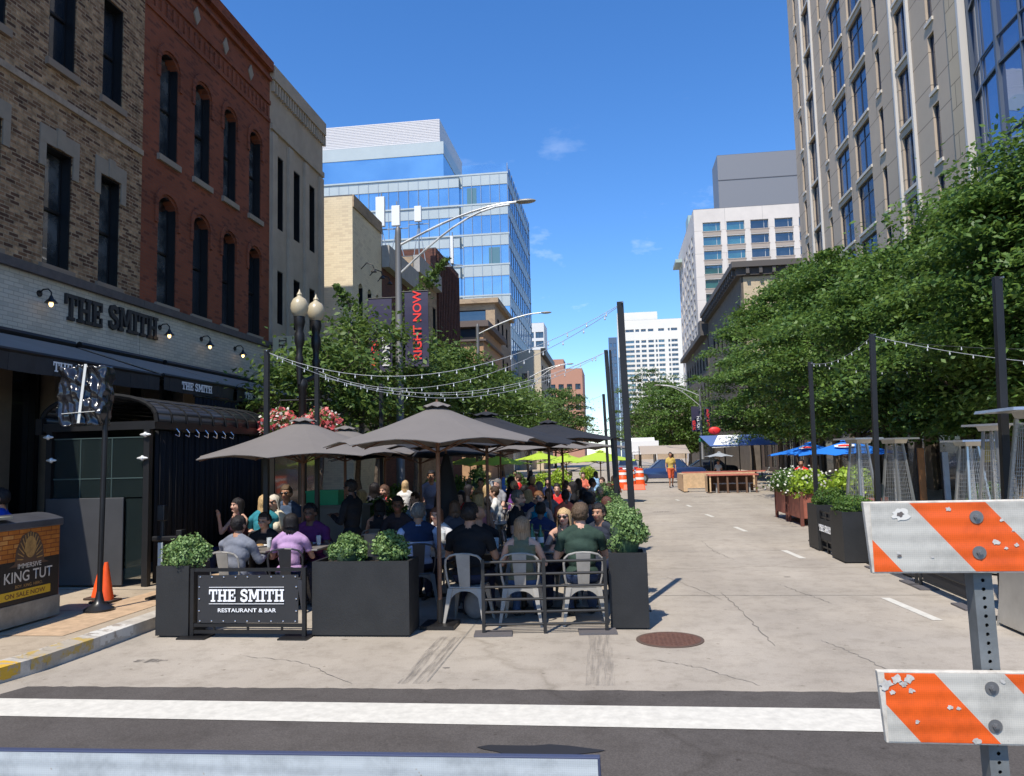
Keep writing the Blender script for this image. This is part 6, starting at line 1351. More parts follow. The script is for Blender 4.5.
seat('person in coral red top under the trees at left', 386, 484, 15.5, 160, None, None, fem=True, hair='long', hc_=(.10, .05, .03), shirt=(.55, .08, .08), sleeve='tank', z0=0)
seat('person in dark jacket with black hair beside the coral red top', 374, 482, 15.3, 10, None, None, fem=True, hair='long', hc_=DK, shirt=(.03, .03, .04), sleeve='long')
seat('person in pink top with dark hair by the shrubs of the road edge', 608, 496, 12.6, 30, 'd', 'diner in pink by the shrubs', fem=True, hair='bob', hc_=(.10, .04, .03), shirt=(.55, .10, .22), sleeve='short')
seat('person with black cap and dark jacket right of the green tee shirt', 590, 492, 12.4, 10, 'd', 'diner with black cap', shirt=(.03, .035, .05), sleeve='long', hc_=DK, cap=(.01, .01, .012), skin='brown')
# in the shade of the pavement, left
seat('white haired person with dark glasses and cream blouse in the left shade', 276, 494, 12.3, 170, 'd', 'white haired diner', z0=.0, fem=True, hair='bob', hc_=(.62, .56, .48), shirt=(.62, .55, .42), sleeve='short', glasses=True, arms=('table', 'table'))
seat('person with grey hair, glasses and blue shirt behind the white haired diner', 288, 485, 13.2, 180, 'd', 'grey haired diner', hc_=(.11, .07, .04), shirt=(.06, .09, .15), glasses=True, skin='tan')
seat('person with blonde hair and teal blouse left of the white haired diner', 264, 494, 12.1, 20, 'd', 'blonde in teal', fem=True, hair='long', hc_=BLD, shirt=(.03, .20, .25), sleeve='short')
seat('person in sleeveless top with raised arm at the edge of the curtain', 241, 497, 12.1, 150, 'd', 'diner at the curtain edge', fem=True, hair='long', hc_=DK, shirt=(.05, .02, .03), sleeve='tank', arms=('up', 'up'))
seat('person in royal blue top at the far left edge behind the litter bin', 6, 488, 9.6, 120, None, None, shirt=(.01, .05, .35), sleeve='long', hc_=DK, skin='tan', z0=.146)
# walker on the road and person in red by the blue parasols
stand('person in yellow top and orange shorts walking up the empty street', 670, 452, 44, 185, pose='walk', shirt=(.50, .36, .10), sleeve='short', pants=(.55, .10, .04), legs='short', hc_=DK, skin='tan', vox=.03, arms=('swing', 'swing'))
stand('person in bright red shirt standing under the blue parasols', 801, 459, 24.5, 160, shirt=(.70, .02, .02), sleeve='short', hc_=DK, skin='tan', vox=.02, arms=('side', 'side'), z0=0)
stand('person in pale shirt behind the wooden parklet', 718, 462, 46, 170, shirt=(.5, .48, .45), hc_=DK, skin='tan', vox=.03)
# far diners: copies of four figures in other clothes
base = []
for i, (f_, h_, a_) in enumerate(((False, 'short', ('table', 'table')), (True, 'long', ('table', 'chin')), (True, 'bob', ('fold', 'table')), (False, 'short', ('hold', 'side')))):
    base.append(build_person('x', 'sit', arms=a_, fem=f_, hair=h_, vox=.02, sleeve='short'))
CLR = {'red': (.55, .03, .03), 'white': (.62, .62, .6), 'navy': (.02, .03, .09), 'black': BL, 'coral': (.62, .16, .10), 'blue': (.05, .14, .42), 'grey': (.22, .22, .23), 'green': (.05, .20, .07), 'yellow': (.55, .40, .05), 'purple': (.15, .05, .22), 'tan': (.42, .28, .16), 'sky blue': (.25, .40, .58)}
HR = {'dark': DK, 'blond': BLD, 'brown': BRN, 'grey': GRY}
far = [(557, 483, 17, 'red', 'dark'), (566, 480, 18.5, 'white', 'brown'), (575, 481, 16.5, 'black', 'dark'), (590, 478, 20, 'white', 'dark'), (603, 477, 22, 'black', 'brown'), (613, 476, 25, 'red', 'brown'),
       (548, 477, 22, 'navy', 'dark'), (533, 476, 21, 'coral', 'blond'), (520, 474, 23, 'red', 'brown'), (509, 476, 20, 'black', 'dark'), (499, 478, 18, 'grey', 'grey'), (523, 485, 17.5, 'white', 'dark'),
       (583, 472, 28, 'coral', 'brown'), (596, 471, 30, 'sky blue', 'dark'), (571, 471, 30, 'purple', 'dark'), (560, 470, 33, 'red', 'blond'), (545, 471, 29, 'tan', 'brown'), (530, 470, 32, 'black', 'dark'), (515, 470, 34, 'red', 'dark'), (502, 471, 30, 'blue', 'dark'),
       (490, 472, 27, 'white', 'blond'), (466, 484, 17, 'black', 'dark'), (452, 486, 17.5, 'blue', 'brown'), (608, 483, 17, 'navy', 'brown'), (481, 478, 21, 'tan', 'dark'), (584, 487, 15, 'grey', 'dark'), (364, 489, 14.2, 'tan', 'blond'), (352, 492, 15, 'green', 'dark'), (417, 492, 13.6, 'sky blue', 'brown'), (527, 489, 15.2, 'navy', 'blond'), (549, 489, 15.8, 'grey', 'brown'), (566, 491, 14.6, 'coral', 'dark'), (497, 486, 15.6, 'white', 'brown'), (485, 484, 16.6, 'black', 'blond'), (463, 490, 14.8, 'red', 'dark'), (443, 491, 14.4, 'navy', 'grey'), (600, 487, 15.8, 'white', 'blond'), (579, 478, 19.2, 'tan', 'brown'), (541, 481, 19, 'black', 'grey'), (512, 481, 18.6, 'purple', 'blond'), (426, 488, 16.4, 'black', 'brown'), (468, 478, 24, 'yellow', 'dark')]
for i, (px, py, Y, c, h) in enumerate(far):
    x, z = headz(px, py, Y); s = max(.9, min(1.12, z/base[i % 4]['_top'])); near = sorted(((abs(q[0]-px)+4*abs(q[2]-Y), q[3], q[4]) for q in far if q[0] != px))[0]
    side = 'right' if px > 560 else ('middle' if px > 500 else 'left')
    dpt = 'rearmost' if Y > 26 else ('halfway back' if Y > 18 else 'nearer')
    lab = '%s haired diner in %s top, %s %s tables, beside diner in %s' % (h, c, dpt, side, near[1])
    nb = dup(base[i % 4], (x, Y, 0), R((180, 20, 90, -80, 150, -20)[i % 6]), lab, 'diners further back on the patio', s, {'shirt': cloth(CLR[c]), 'hair': hairm(HR[h]), 'trousers': cloth((.03, .04, .07) if i % 2 else (.12, .11, .10)), 'body': SKINS[('fair', 'tan', 'fair', 'brown')[i % 4]]})
    del nb['_top']
    a = nb.rotation_euler.z
    if Y < 24: chair(x, Y-.02, a, 'metal chair of the %s haired diner in %s, %s part of the patio' % (h, c, side), i % 3 == 0)
for b in base:
    for o in [q for q in COL.objects if q.parent == b]: bpy.data.objects.remove(o)
    bpy.data.objects.remove(b)
# tables with things on them
tabs = [(aty(252, 560, 9.75).x, 9.75, 'table between the grey suit and the black tee shirt'), (aty(302, 560, 9.95).x, 9.95, 'table between the lavender top and the plum top'), (aty(428, 560, 10.45).x, 10.45, 'table before the pale blue shirt'),
        (aty(490, 560, 9.45).x-.12, 9.4, 'table in front of the front row black tee shirt'), (aty(523, 560, 9.5).x, 9.5, 'table in front of the olive tank top'), (aty(572, 560, 9.5).x, 9.5, 'table between the green tee shirt and the smiling blonde'),
        (aty(530, 520, 12.6).x, 12.6, 'table between the bearded diner and the teal top'), (aty(487, 520, 13.3).x, 13.3, 'table before the pink top'), (aty(385, 540, 11.9).x, 12.7, 'table between the dark vest and dark blouse'),
        (aty(268, 540, 12.8).x, 12.75, 'table of the white haired diner'), (aty(600, 520, 11.3).x-.1, 11.4, 'table beside the road edge shrubs'), (aty(560, 500, 16).x, 15.9, 'table in the fourth row'), (aty(515, 500, 18.7).x, 18.9, 'table in the fifth row, centre'),
        (aty(590, 500, 18).x, 18.3, 'table in the fifth row, right'), (aty(470, 500, 18).x, 18.2, 'table in the fifth row, left')]
rnd = random.Random(12)
for i, (x, y, lab) in enumerate(tabs):
    table(x, y, 0, 'small square cafe '+lab)
    if i < 9:
        drink(x-.15, y-.1, .75, 'amber drink glass on the '+lab, (.55, .22, .05)); drink(x+.2, y+.08, .75, 'clear water glass on the '+lab, (.5, .5, .5)); plate(x+.02, y+.18, .75, 'white dinner plate on the '+lab)
x, y, _ = tabs[4]; bottle(x+.13, y-.08, .75, 'dark green wine bottle on the table right of the olive tank top'); bottle(x+.22, y+.05, .75, 'yellow green bottle beside the dark wine bottle', (.12, .20, .02), .27)
for (px, Y, rz, lab, dk) in [(366, 11.2, 30, 'empty pale chair behind the right shrub of the wide planter', False), (500, 12.0, -60, 'empty pale chair facing the bearded diner', False), (524, 10.9, 175, 'empty pale chair right of the olive tank top table', False), (455, 13.6, 180, 'empty chair before the pink top table', False), (420, 12.8, 60, 'dark empty chair behind the pale blue shirt', True)]:
    chair(aty(px, 560, Y).x, Y, R(rz), lab, dk)
# green crate / tray stand in the left shade
p = aty(350, 497, 13.6)
t = thing('service_station', 'grey service counter with green crate on top in the left shade', 'counter', (p.x-.2, 13.6, 0)); q = MB(); q.box(-.7, .5, -.25, .25, .05, 1.05); q.box(-.74, .54, -.28, .28, 1.05, 1.09); q.build('counter', mat('counter_grey', (.18, .18, .17), .6), t, bevel=.01)
t = thing('green_crate', 'bright green plastic crate on the grey service counter', 'crate', (p.x-.45, 13.6, 1.09)); q = MB(); q.box(-.3, .3, -.2, .2, 0, .02)
for (a_, b_, c, d) in ((-.3, .3, -.2, -.18), (-.3, .3, .18, .2), (-.3, -.28, -.179, .179), (.28, .3, -.179, .179)): q.box(a_, b_, c, d, .02, .26)
q.box(-.31, .31, -.21, -.2, .22, .26); q.build('shell', mat('crate_green', (.01, .35, .16), .5), t)
# grey bag under the front chair
t = thing('shoulder_bag', 'grey cloth bag hanging low under the front black tee diner chair', 'bag', (aty(475, 600, 8.95).x, 8.98, 0)); q = MB(); q.ell((0, 0, .17), (.14, .09, .17), 14, 9); q.build('body', cloth((.16, .16, .16)), t, smooth=True)
q = MB(); q.path([(-.09, 0, .28), (-.05, 0, .40), (.05, 0, .40), (.09, 0, .28)], .01); q.build('strap', cloth((.08, .08, .08)), t)
# leafy plants between the far tables
for i, (px, Y, h_) in enumerate([(455, 20, 1.5), (545, 24, 1.3), (478, 26, 1.6), (560, 27, 1.4), (515, 28, 1.2), (588, 33, 1.5), (432, 19, 1.3), (395, 19, 1.0), (345, 14.5, .9), (383, 14.2, .95)]):
    x = aty(px, 480, Y).x; nmx = ('left', 'centre', 'inner left', 'inner right', 'middle', 'right rear', 'kerb side', 'outer left', 'shaded', 'planter row')[i]
    planter('%s planter box of the leafy plants among the dining tables' % nmx, x-.35, x+.35, Y, Y+.4, .6, group='planter boxes among the tables')
    bush('leafy plant in the %s planter box among the dining tables' % nmx, (x, Y+.2, .55), .42, h_*.45, 40+i, n=1300, matl=(LIME if i in (1, 3, 5) else LEAFR if i % 2 else LEAFD), size=.08, cat='plant', name='leafy_plant', group='leafy plants among the tables')
# ================================================================== RIGHT SIDE OF THE STREET
p = gnd(845, 563.5); hB = aty(850, 512, p.y).z
planter('black planter box with spruce like shrub next to the striped barricade', p.x, p.x+.62, p.y, p.y+.75, hB)
bush('low dark green shrub in the black planter next to the barricade', (p.x+.3, p.y+.4, hB-.05), .32, .17, 61, n=2600, matl=LEAFR, size=.04)
p2 = gnd(820, 551); hC = aty(820, 505, p2.y).z
planter('second black planter box further up behind the spruce planter', p2.x-.02, p2.x+.6, p2.y, p2.y+.7, hC)
bush('dark green shrub in the second black planter on the right', (p2.x+.3, p2.y+.35, hC-.05), .32, .2, 62, n=2600, matl=LEAFR, size=.04)
t = thing('banner_fence', 'short rail fence with black cloth reading THE SMITH between the two right planters', 'fence', (p.x, p.y, 0)); of = (p.x, p.y, 0)
mb = MB(of); ya, yb_ = p.y+.78, p2.y-.03
for z in (.08, .2, .62, .72): mb.box(p.x+.06, p.x+.09, ya, yb_, z, z+.03)
for y in (ya, (ya+yb_)/2, yb_-.03): mb.box(p.x+.055, p.x+.095, y, y+.035, 0, .74)
mb.build('frame', BLK, t); mb = MB(of); mb.box(p.x+.04, p.x+.05, ya+.05, yb_-.05, .24, .60); mb.build('banner_cloth', MATS['banner_black'], t)
mb = MB(); th_ = .12; slab_text(mb, 'THE SMITH', (0, 0, 0), (0, -1, 0), (0, 0, 1), (-1, 0, 0), th_, .003, .05); sc_ = .9/slab_width('THE SMITH', th_, .05); mb.v = [(v[0]+.038, v[1]*sc_+(ya+yb_)/2-p.y+.45, v[2]+.38) for v in mb.v]; mb.build('lettering', WLET, t)
for i, (A, B) in enumerate((((3.98, 12.9), (4.02, 11.3)), ((4.02, 11.15), (4.0, 9.6)))):
    rail_fence('%s black rail fence with cloth panel behind the barricade on the right' % ('farthest', 'middle', 'nearest')[i], A, B, .72, 5, 2, banner=i > 0, group='rail fences on the right behind the barricade')
planter('low black planter under the barricade board on the right', 4.15, 4.7, 11.9, 12.5, .62); bush('fern like shrub in the low black planter behind the barricade', (4.42, 12.2, .58), .32, .28, 63, n=1600, matl=LEAFR, size=.05)
planter('last black planter behind the barricade post on the right', 4.6, 5.2, 9.7, 10.3, .75); bush('green shrub just above the barricade top edge, right of the post', (4.9, 10, .7), .34, .3, 64, n=1600, matl=LEAFR, size=.05)
planter('thin black planter further right behind the barricade', 6.3, 6.9, 14.5, 15.1, .8); bush('shrub in the thin black planter near the leaning heaters', (6.6, 14.8, .75), .36, .3, 65, n=1600, matl=LEAFR, size=.05)
# faded red planter boxes with flowers
REDW = mat('faded_red_wood', (.30, .095, .06), .75, var=.2, vscale=4, bump=.3)
pr_ = [gnd(775, 517), gnd(802, 526)]
for i, (A, B) in enumerate(((gnd(802, 526.5), gnd(788, 521.5)), (gnd(787.5, 521.3), gnd(775, 517)))):
    x_, y0_, y1_ = A.x, A.y, B.y; nmx = ('near', 'far')[i]
    t = thing('wooden_planter', '%s faded red wooden planter on legs along the right side' % nmx, 'planter', (x_+.4, (y0_+y1_)/2, 0), 0, 'faded red wooden planters'); of = (x_+.4, (y0_+y1_)/2, 0)
    mb = MB(of); mb.box(x_, x_+.8, y0_+.05, y1_-.03, .18, .80); mb.build('box', REDW, t, bevel=.01)
    for (xx, yy) in ((x_-.02, y0_), (x_+.74, y0_), (x_-.02, y1_-.1), (x_+.74, y1_-.1)): mb = MB(of); mb.box(xx, xx+.08, yy, yy+.08, 0, .84); mb.build('leg', mat('dark_red_wood', (.14, .045, .03), .8), t)
    for k in range(2):
        yy = y0_+(y1_-y0_)*(.3+.45*k)
        bush('%s leafy plant in the %s red wooden planter' % (('yellow green trailing', 'dark green')[k] if i == 0 else ('mixed', 'tall')[k], nmx), (x_+.32, yy, .74), .55, .36, 70+i*2+k, n=1500, matl=(LIME if (i == 0 and k == 0) else LEAFR), size=.09, cat='plant', name='leafy_plant')
    rng = np.random.default_rng(80+i); b_ = thing('flowering_plant', 'white flowers growing out of the %s red wooden planter' % nmx, 'plant', (x_+.3, (y0_+y1_)/2, .85)); n = 260; q = rng.normal(size=(n, 3))*np.array([.28, .7, .16])+np.array([0, 0, .22])
    leaf_mesh('flowers', q, rng.normal(size=(n, 3))+np.array([-.3, -1, .8]), .06, WHF, b_, rng, .9); leaf_mesh('foliage', q*.95-np.array([0, 0, .08]), rng.normal(size=(n, 3))+np.array([0, 0, 1]), .10, LEAFR, b_, rng, .5)
x_, y_ = 4.9, 18.2
t = thing('wooden_planter', 'third red wooden planter right behind the second black planter', 'planter', (x_+.4, y_, 0), 0, 'faded red wooden planters'); mb = MB(); mb.box(-.4, .4, -.8, .8, .18, .80); mb.build('box', REDW, t, bevel=.01)
for sx in (-1, 1):
    for sy in (-1, 1): mb = MB(); mb.box(sx*.38-.04, sx*.38+.04, sy*.8-.04, sy*.8+.04, 0, .84); mb.build('leg', MATS['dark_red_wood'], t)
bush('yellow green plant in the third red wooden planter', (x_+.3, y_-.2, .74), .5, .5, 77, n=1500, matl=LIME, size=.09, cat='plant', name='leafy_plant')
# patio heaters
STN = mat('stainless', (.52, .52, .50), .32, .8, var=.1, vscale=5); GLT = mat('heater_glass', (.7, .72, .72), .08, 0, .5, alpha=.22); MESHM = mat('heater_mesh', (.40, .40, .39), .4, .6)
def heater(label, x, y, H=2.2, rz=0, w_=.26, mesh=False):
    t = thing('patio_heater', label, 'patio heater', (x, y, 0), rz, 'pyramid patio heaters'); hb = H*.38
    mb = MB(); mb.frus((0, 0, .03), w_, w_, (0, 0, hb), w_*.86, w_*.86); mb.build('base_cabinet', STN, t, bevel=.008)
    for sx in (-1, 1):
        for sy in (-1, 1): mb = MB(); mb.bar((sx*w_*.98, sy*w_*.98, .0), (sx*w_*.36, sy*w_*.36, H-.1), .035, .035, (0, 1, 0)); mb.build('corner_post', STN, t)
    mb = MB(); n = 30 if mesh else 16
    for i in range(n):
        k = i/(n-1); z = hb+.06+(H-.16-hb-.06)*k; ww = w_*(.98-.62*(z/(H-.1))); r_ = .004
        for s in (-1, 1): mb.bar((-ww, s*ww, z), (ww, s*ww, z), r_, r_); mb.bar((s*ww, -ww, z), (s*ww, ww, z), r_, r_)
    for s in (-1, 1):
        for k in range(-3, 4):
            a_ = lambda z: w_*(.98-.62*(z/(H-.1))); z0_, z1_ = hb+.05, H-.14; mb.bar((a_(z0_)*k/4, s*a_(z0_), z0_), (a_(z1_)*k/4, s*a_(z1_), z1_), .004, .004, (0, 1, 0)); mb.bar((s*a_(z0_), a_(z0_)*k/4, z0_), (s*a_(z1_), a_(z1_)*k/4, z1_), .004, .004, (1, 0, 0))
    mb.build('guard_mesh', MESHM, t)
    mb = MB(); mb.tube((0, 0, hb), (0, 0, H-.12), .055, None, 14); mb.build('flame_tube', GLT, t, smooth=True)
    mb = MB(); mb.frus((0, 0, H-.10), .14, .14, (0, 0, H-.03), .16, .16); mb.frus((0, 0, H-.03), w_*1.15, w_*1.15, (0, 0, H), w_*1.12, w_*1.12); mb.build('top_plate', STN, t)
    return t
for (px, py, Y, mesh, lab) in ((858, 438, 14.6, False, 'leftmost patio heater, left of the middle black pole'), (894, 438, 15.0, False, 'patio heater just right of the middle black pole'), (968, 440, 13.6, False, 'patio heater in front of the pale storefront panel'), (993, 424, 12.2, False, 'patio heater half hidden behind the nearest right hand pole'), (1036, 408, 8.4, True, 'nearest patio heater cut by the right picture edge')):
    a = aty(px, py, Y); heater(lab, a.x, Y, min(2.35, a.z), .1*(px % 7) if not mesh else 0, .36 if mesh else .26, mesh)
# blue parasols
UBL = mat('canopy_blue', (.012, .17, .62), .7)
for i, (px, py, Y) in enumerate(((810, 443, 27), (847, 440, 22))):
    x, z = apx(px, py, Y); parasol('%s bright blue parasol with white emblem patch on the right side' % ('far', 'near')[i], x, Y, z, 1.45, z-.40, UBL, rot=.3, panels=None, group='bright blue parasols')
    o = [q for q in COL.objects if q.get('label') == '%s bright blue parasol with white emblem patch on the right side' % ('far', 'near')[i]][0]
    mb = MB(); c = Vector((-.25, -.62, z-.40*.47+.035)); nrm = Vector((-.1, -.27, 1)).normalized(); q_ = nrm.to_track_quat('Z', 'Y').to_matrix()
    mb.add([c+q_ @ Vector((.26*math.cos(k*math.pi/8), .17*math.sin(k*math.pi/8), .0)) for k in range(16)], [tuple(range(16))]); mb.build('emblem_patch', WHT, o)
    mb = MB(); mb.add([c+q_ @ Vector((.17*math.cos(k*math.pi/8), .10*math.sin(k*math.pi/8), .006)) for k in range(16)], [tuple(range(16))]); mb.build('emblem_centre', RLET, o)
# dark awning with white and blue top far right, small parasol
def shelter(label, x0, x1, y0, y1, z0_, z1_, m, name='canopy_tent', cat='tent', poles=True, post=None):
    t = thing(name, label, cat, ((x0+x1)/2, (y0+y1)/2, 0)); of = ((x0+x1)/2, (y0+y1)/2, 0)
    mb = MB(of); mb.add([(x0, y0, z0_), (x1, y0, z0_), (x1, y1, z1_), (x0, y1, z1_), ((x0+x1)/2, (y0+y1)/2, (z0_+z1_)/2+.25)], [(0, 1, 4), (1, 2, 4), (2, 3, 4), (3, 0, 4)]); o = mb.build('fabric', m, t); md = o.modifiers.new('s', 'SOLIDIFY'); md.thickness = .02
    mb = MB(of)
    for (x, y, z) in ((x0, y0, z0_), (x1, y0, z0_), (x1, y1, z1_), (x0, y1, z1_)): mb.tube((x, y, 0), (x, y, z-.01), .04)
    mb.build('posts', post or DARKM, t); return t
a = aty(722, 446, 52); b = aty(748, 440, 52)
shelter('blue and white awning shelter over dark seating on the far right side', a.x-1, b.x+1.5, 50, 56, 2.3, 3.1, mat('tarp_blue_white', (.08, .14, .33), .6), cat='awning', name='street_awning')
a0 = aty(713, 446, 49.5); t = thing('street_awning', 'white striped awning panel left of the blue one on the far right side', 'awning', (a0.x, 50, 0)); mb = MB(); mb.add([(0, 0, 2.2), (1.6, 0, 2.25), (2.0, 1.6, 3.0), (.6, 1.6, 3.0)], [(0, 1, 2, 3)]); o = mb.build('fabric', WHT, t); md = o.modifiers.new('s', 'SOLIDIFY'); md.thickness = .02; mb = MB(); mb.tube((.05, .05, 0), (.05, .05, 2.2), .03); mb.tube((1.9, 1.5, 0), (1.9, 1.5, 2.9), .03); mb.build('posts', DARKM, t)
x, z = apx(719, 452, 46); parasol('small pale parasol in front of the far right awning', x, 46, z, .9, z-.28, mat('canopy_pale', (.30, .32, .34), .7))
t = thing('shop_canopy', 'green strip canopy with red round sign above, far right pavement', 'awning', (aty(712, 440, 56).x, 56, 0)); a = aty(712, 440, 56); mb = MB(); mb.box(-.9, .9, -.2, .2, a.z-.1, a.z+.15); mb.build('green_strip', mat('canopy_green2', (.02, .22, .10), .6), t); mb = MB(); mb.ell((.2, -.1, a.z+.65), (.42, .12, .28), 14, 9); mb.build('red_sign', mat('sign_red', (.65, .02, .02), .5), t, smooth=True); mb = MB(); mb.tube((-.85, 0, 0), (-.85, 0, a.z-.1), .05); mb.tube((.85, 0, 0), (.85, 0, a.z-.1), .05); mb.build('posts', DARKM, t)
# wooden parklet
A = gnd(686, 492.5); B = gnd(762, 491)
t = thing('wooden_parklet', 'plywood dining parklet with red topped rails standing in the right lane', 'parklet', (A.x+1.6, A.y+1.5, 0)); of = (A.x+1.6, A.y+1.5, 0)
mb = MB(of); mb.box(A.x-.1, A.x+.08, A.y, A.y+3.6, .05, .86); mb.box(A.x+.9, A.x+1.05, A.y-1.2, A.y-.1, .05, .80); mb.box(A.x+.08, B.x+.3, A.y+3.5, A.y+3.6, .05, .86); mb.build('plywood_wall', PLY, t)
mb = MB(of); mb.box(A.x+.95, A.x+3.2, A.y-1.25, A.y-.2, .80, .86); mb.box(A.x-.15, B.x+.2, A.y+.0, A.y+.35, .92, .98); mb.build('red_top', mat('red_wood_top', (.42, .13, .09), .7, var=.2, vscale=4), t)
mb = MB(of)
for k in range(6): mb.box(A.x+.9+k*.43, A.x+.98+k*.43, A.y-1.2, A.y-1.12, 0, .8)
mb.box(A.x+1.05, A.x+3.1, A.y-.35, A.y-.3, .05, .8); mb.build('posts', mat('brown_wood', (.14, .08, .05), .8), t)
mb = MB(of); mb.box(A.x+1.2, A.x+3.0, A.y-.9, A.y-.6, .40, .45); mb.box(A.x+1.3, A.x+1.36, A.y-.9, A.y-.6, 0, .4); mb.box(A.x+2.8, A.x+2.86, A.y-.9, A.y-.6, 0, .4); mb.build('bench', mat('bench_grey', (.3, .3, .3), .6), t)
# dark shelter building front under the trees behind parklet gives depth
# tents at the end
a = aty(632, 452, 76); b = aty(662, 452, 76); shelter('white canopy tent at the end of the street', a.x, b.x-.5, 76, 80, 2.2, 3.6, mat('tent_white', (.75, .75, .75), .7), post=WHT)
mb = MB(); a_ = [q for q in COL.objects if q.get('label') == 'white canopy tent at the end of the street'][0]; mb.box(-1.4, 1.4, -1.95, -1.9, 1.9, 3.2); mb.build('side_wall', MATS['tent_white'], a_)
a = aty(641, 458, 62); b = aty(690, 447, 62); shelter('sand brown tarpaulin stretched over a street bar near the parked cars', a.x, b.x, 62, 66, 1.9, 2.6, mat('tarp_sand', (.36, .30, .24), .8))
# vehicles
def car(label, x, y, rz, col, L_=4.5, h=1.45, s=1.0):
    t = thing('parked_car', label, 'car', (x, y, 0), rz); w2 = .88; pm = mat('car_paint_%.2f%.2f%.2f' % col, col, .25, .2, .6, coat=.8)
    prof = [(-L_/2, .35), (-L_/2+.05, .75), (-L_/2+.25, .90), (-1.15, .98), (-.55, h-.04), (-.1, h), (.75, h-.03), (1.35, 1.02), (L_/2-.25, .95), (L_/2-.03, .7), (L_/2, .35)]
    low = [(u, min(z, .98)) for u, z in prof]; mb = MB(); q = []
    mb.prism([(-L_/2, .3), (L_/2, .3), (L_/2, .62), (L_/2-.06, .86), (L_/2-.3, .97), (1.3, 1.0), (-1.1, .98), (-L_/2+.25, .88), (-L_/2+.03, .70)], (0, -w2, 0), (1, 0, 0), (0, 0, 1), (0, 2*w2, 0)); mb.build('body', pm, t, smooth=True, bevel=.05)
    mb = MB(); b0 = [(-1.15, .97), (1.38, .99)]; t0 = [(-.5, h), (.85, h-.02)]
    mb.add([(b0[0][0], -w2+.04, .97), (b0[1][0], -w2+.04, .98), (b0[1][0], w2-.04, .98), (b0[0][0], w2-.04, .97), (t0[0][0], -w2+.2, h), (t0[1][0], -w2+.2, h-.02), (t0[1][0], w2-.2, h-.02), (t0[0][0], w2-.2, h)], [(0,3,2,1),(4,5,6,7),(0,1,5,4),(1,2,6,5),(2,3,7,6),(3,0,4,7)]); mb.build('windows', PANE, t, bevel=.03)
    mb = MB(); mb.box(-.5, .85, -w2+.2, w2-.2, h-.01, h+.03)
    for u in (-1.1, .15, 1.33): 
        for sgn in (-1, 1): mb.bar((u, sgn*(w2-.035), .97), (u*.55+.17 if u else .15, sgn*(w2-.19), h), .06, .05)
    mb.build('roof', pm, t, bevel=.01)
    for u in (-L_/2+.85, L_/2-.85):
        for sgn in (-1, 1):
            mb = MB(); mb.tube((u, sgn*(w2-.18), .33), (u, sgn*(w2+.01), .33), .33, None, 20); o = mb.build('wheel', mat('tyre', (.02, .02, .02), .8), t, smooth=True)
            mb = MB(); mb.tube((u, sgn*(w2-.05), .33), (u, sgn*(w2+.03), .33), .2, None, 14); mb.build('rim', GALV, o)
    for sgn in (-1, 1): mb = MB(); mb.box(-L_/2-.01, -L_/2+.05, sgn*.65-.16, sgn*.65+.16, .68, .82); mb.build('tail_light', mat('tail_red', (.5, .01, .01), .3), t); mb = MB(); mb.box(L_/2-.1, L_/2-.02, sgn*.62-.16, sgn*.62+.16, .64, .78); mb.build('headlight', WHT, t)
    return t
a = gnd(667, 486.5); car('dark blue car parked crosswise behind the walking person', aty(667, 480, 52).x, 52, R(2), (.02, .04, .12), 4.9, 1.5)
car('black car behind the blue car on the right', aty(706, 476, 58).x, 58, R(0), (.015, .015, .018), 4.4, 1.4)
car('grey car glimpsed left of the blue car among orange barrels', aty(628, 470, 70).x, 70, R(90), (.2, .21, .22), 4.4, 1.45)
# dark back ends of the patio: low fence between cars and patio
for i, (px, py, Y) in enumerate(((623, 487, 44), (631, 486, 46), (640, 485, 48))):
    a = aty(px, py, Y)
    t = thing('traffic_barrel', '%s orange and white traffic barrel at the far end of the patio' % ('nearest', 'second', 'third', 'fourth', 'fifth', 'farthest')[i], 'traffic barrel', (a.x, Y, 0), 0, 'traffic barrels at the far end'); mb = MB(); mb.lathe((0, 0, 0), [(.42, 0), (.42, .06), (.31, .07), (.29, .35), (.27, .36), (.26, .7), (.24, .72), (.23, 1.0), (.1, 1.05)], 16); mb.build('body', MATS['cone_orange'], t, smooth=True)
    for z, r_ in ((.36, .285), (.76, .25)): mb = MB(); mb.lathe((0, 0, z), [(r_+.008, 0), (r_-.005, .14)], 16); mb.build('white_band', WHT, t)
t = thing('road_barricade', 'low orange and white plastic barricade beside the far barrels', 'barricade', (aty(634, 487, 42).x, 42, 0)); mb = MB(); mb.frus((0, 0, 0), .6, .25, (0, 0, .3), .55, .12); mb.build('body', MATS['cone_orange'], t, bevel=.03)
# things glimpsed under the right hand trees: storefront panels and awnings
for (px0, px1, py0, py1, Y, c, lab, nm) in ((917, 927, 448, 500, 20, (.36, .15, .05), 'narrow orange brown door panel between heaters', 'door'), (942, 951, 452, 500, 19.5, (.40, .43, .46), 'pale blue grey banner panel left of the third heater', 'street_banner'), (977, 996, 442, 462, 18, (.42, .32, .02), 'small yellow awning seen through the leaves at right', 'street_awning')):
    a = aty(px0, py0, Y); b = aty(px1, py1, Y); t = thing(nm, lab, 'panel', ((a.x+b.x)/2, Y, 0)); mb = MB(); mb.box(-(b.x-a.x)/2, (b.x-a.x)/2, -.04, .04, max(b.z, .15), a.z); mb.build('board', mat('panel_%s' % nm, c, .7, var=.1), t, bevel=.01); mb = MB(); mb.tube((-(b.x-a.x)/2, .06, .14), (-(b.x-a.x)/2, .06, a.z), .03); mb.tube(((b.x-a.x)/2, .06, .14), ((b.x-a.x)/2, .06, a.z), .03); mb.build('frame', BLK, t)
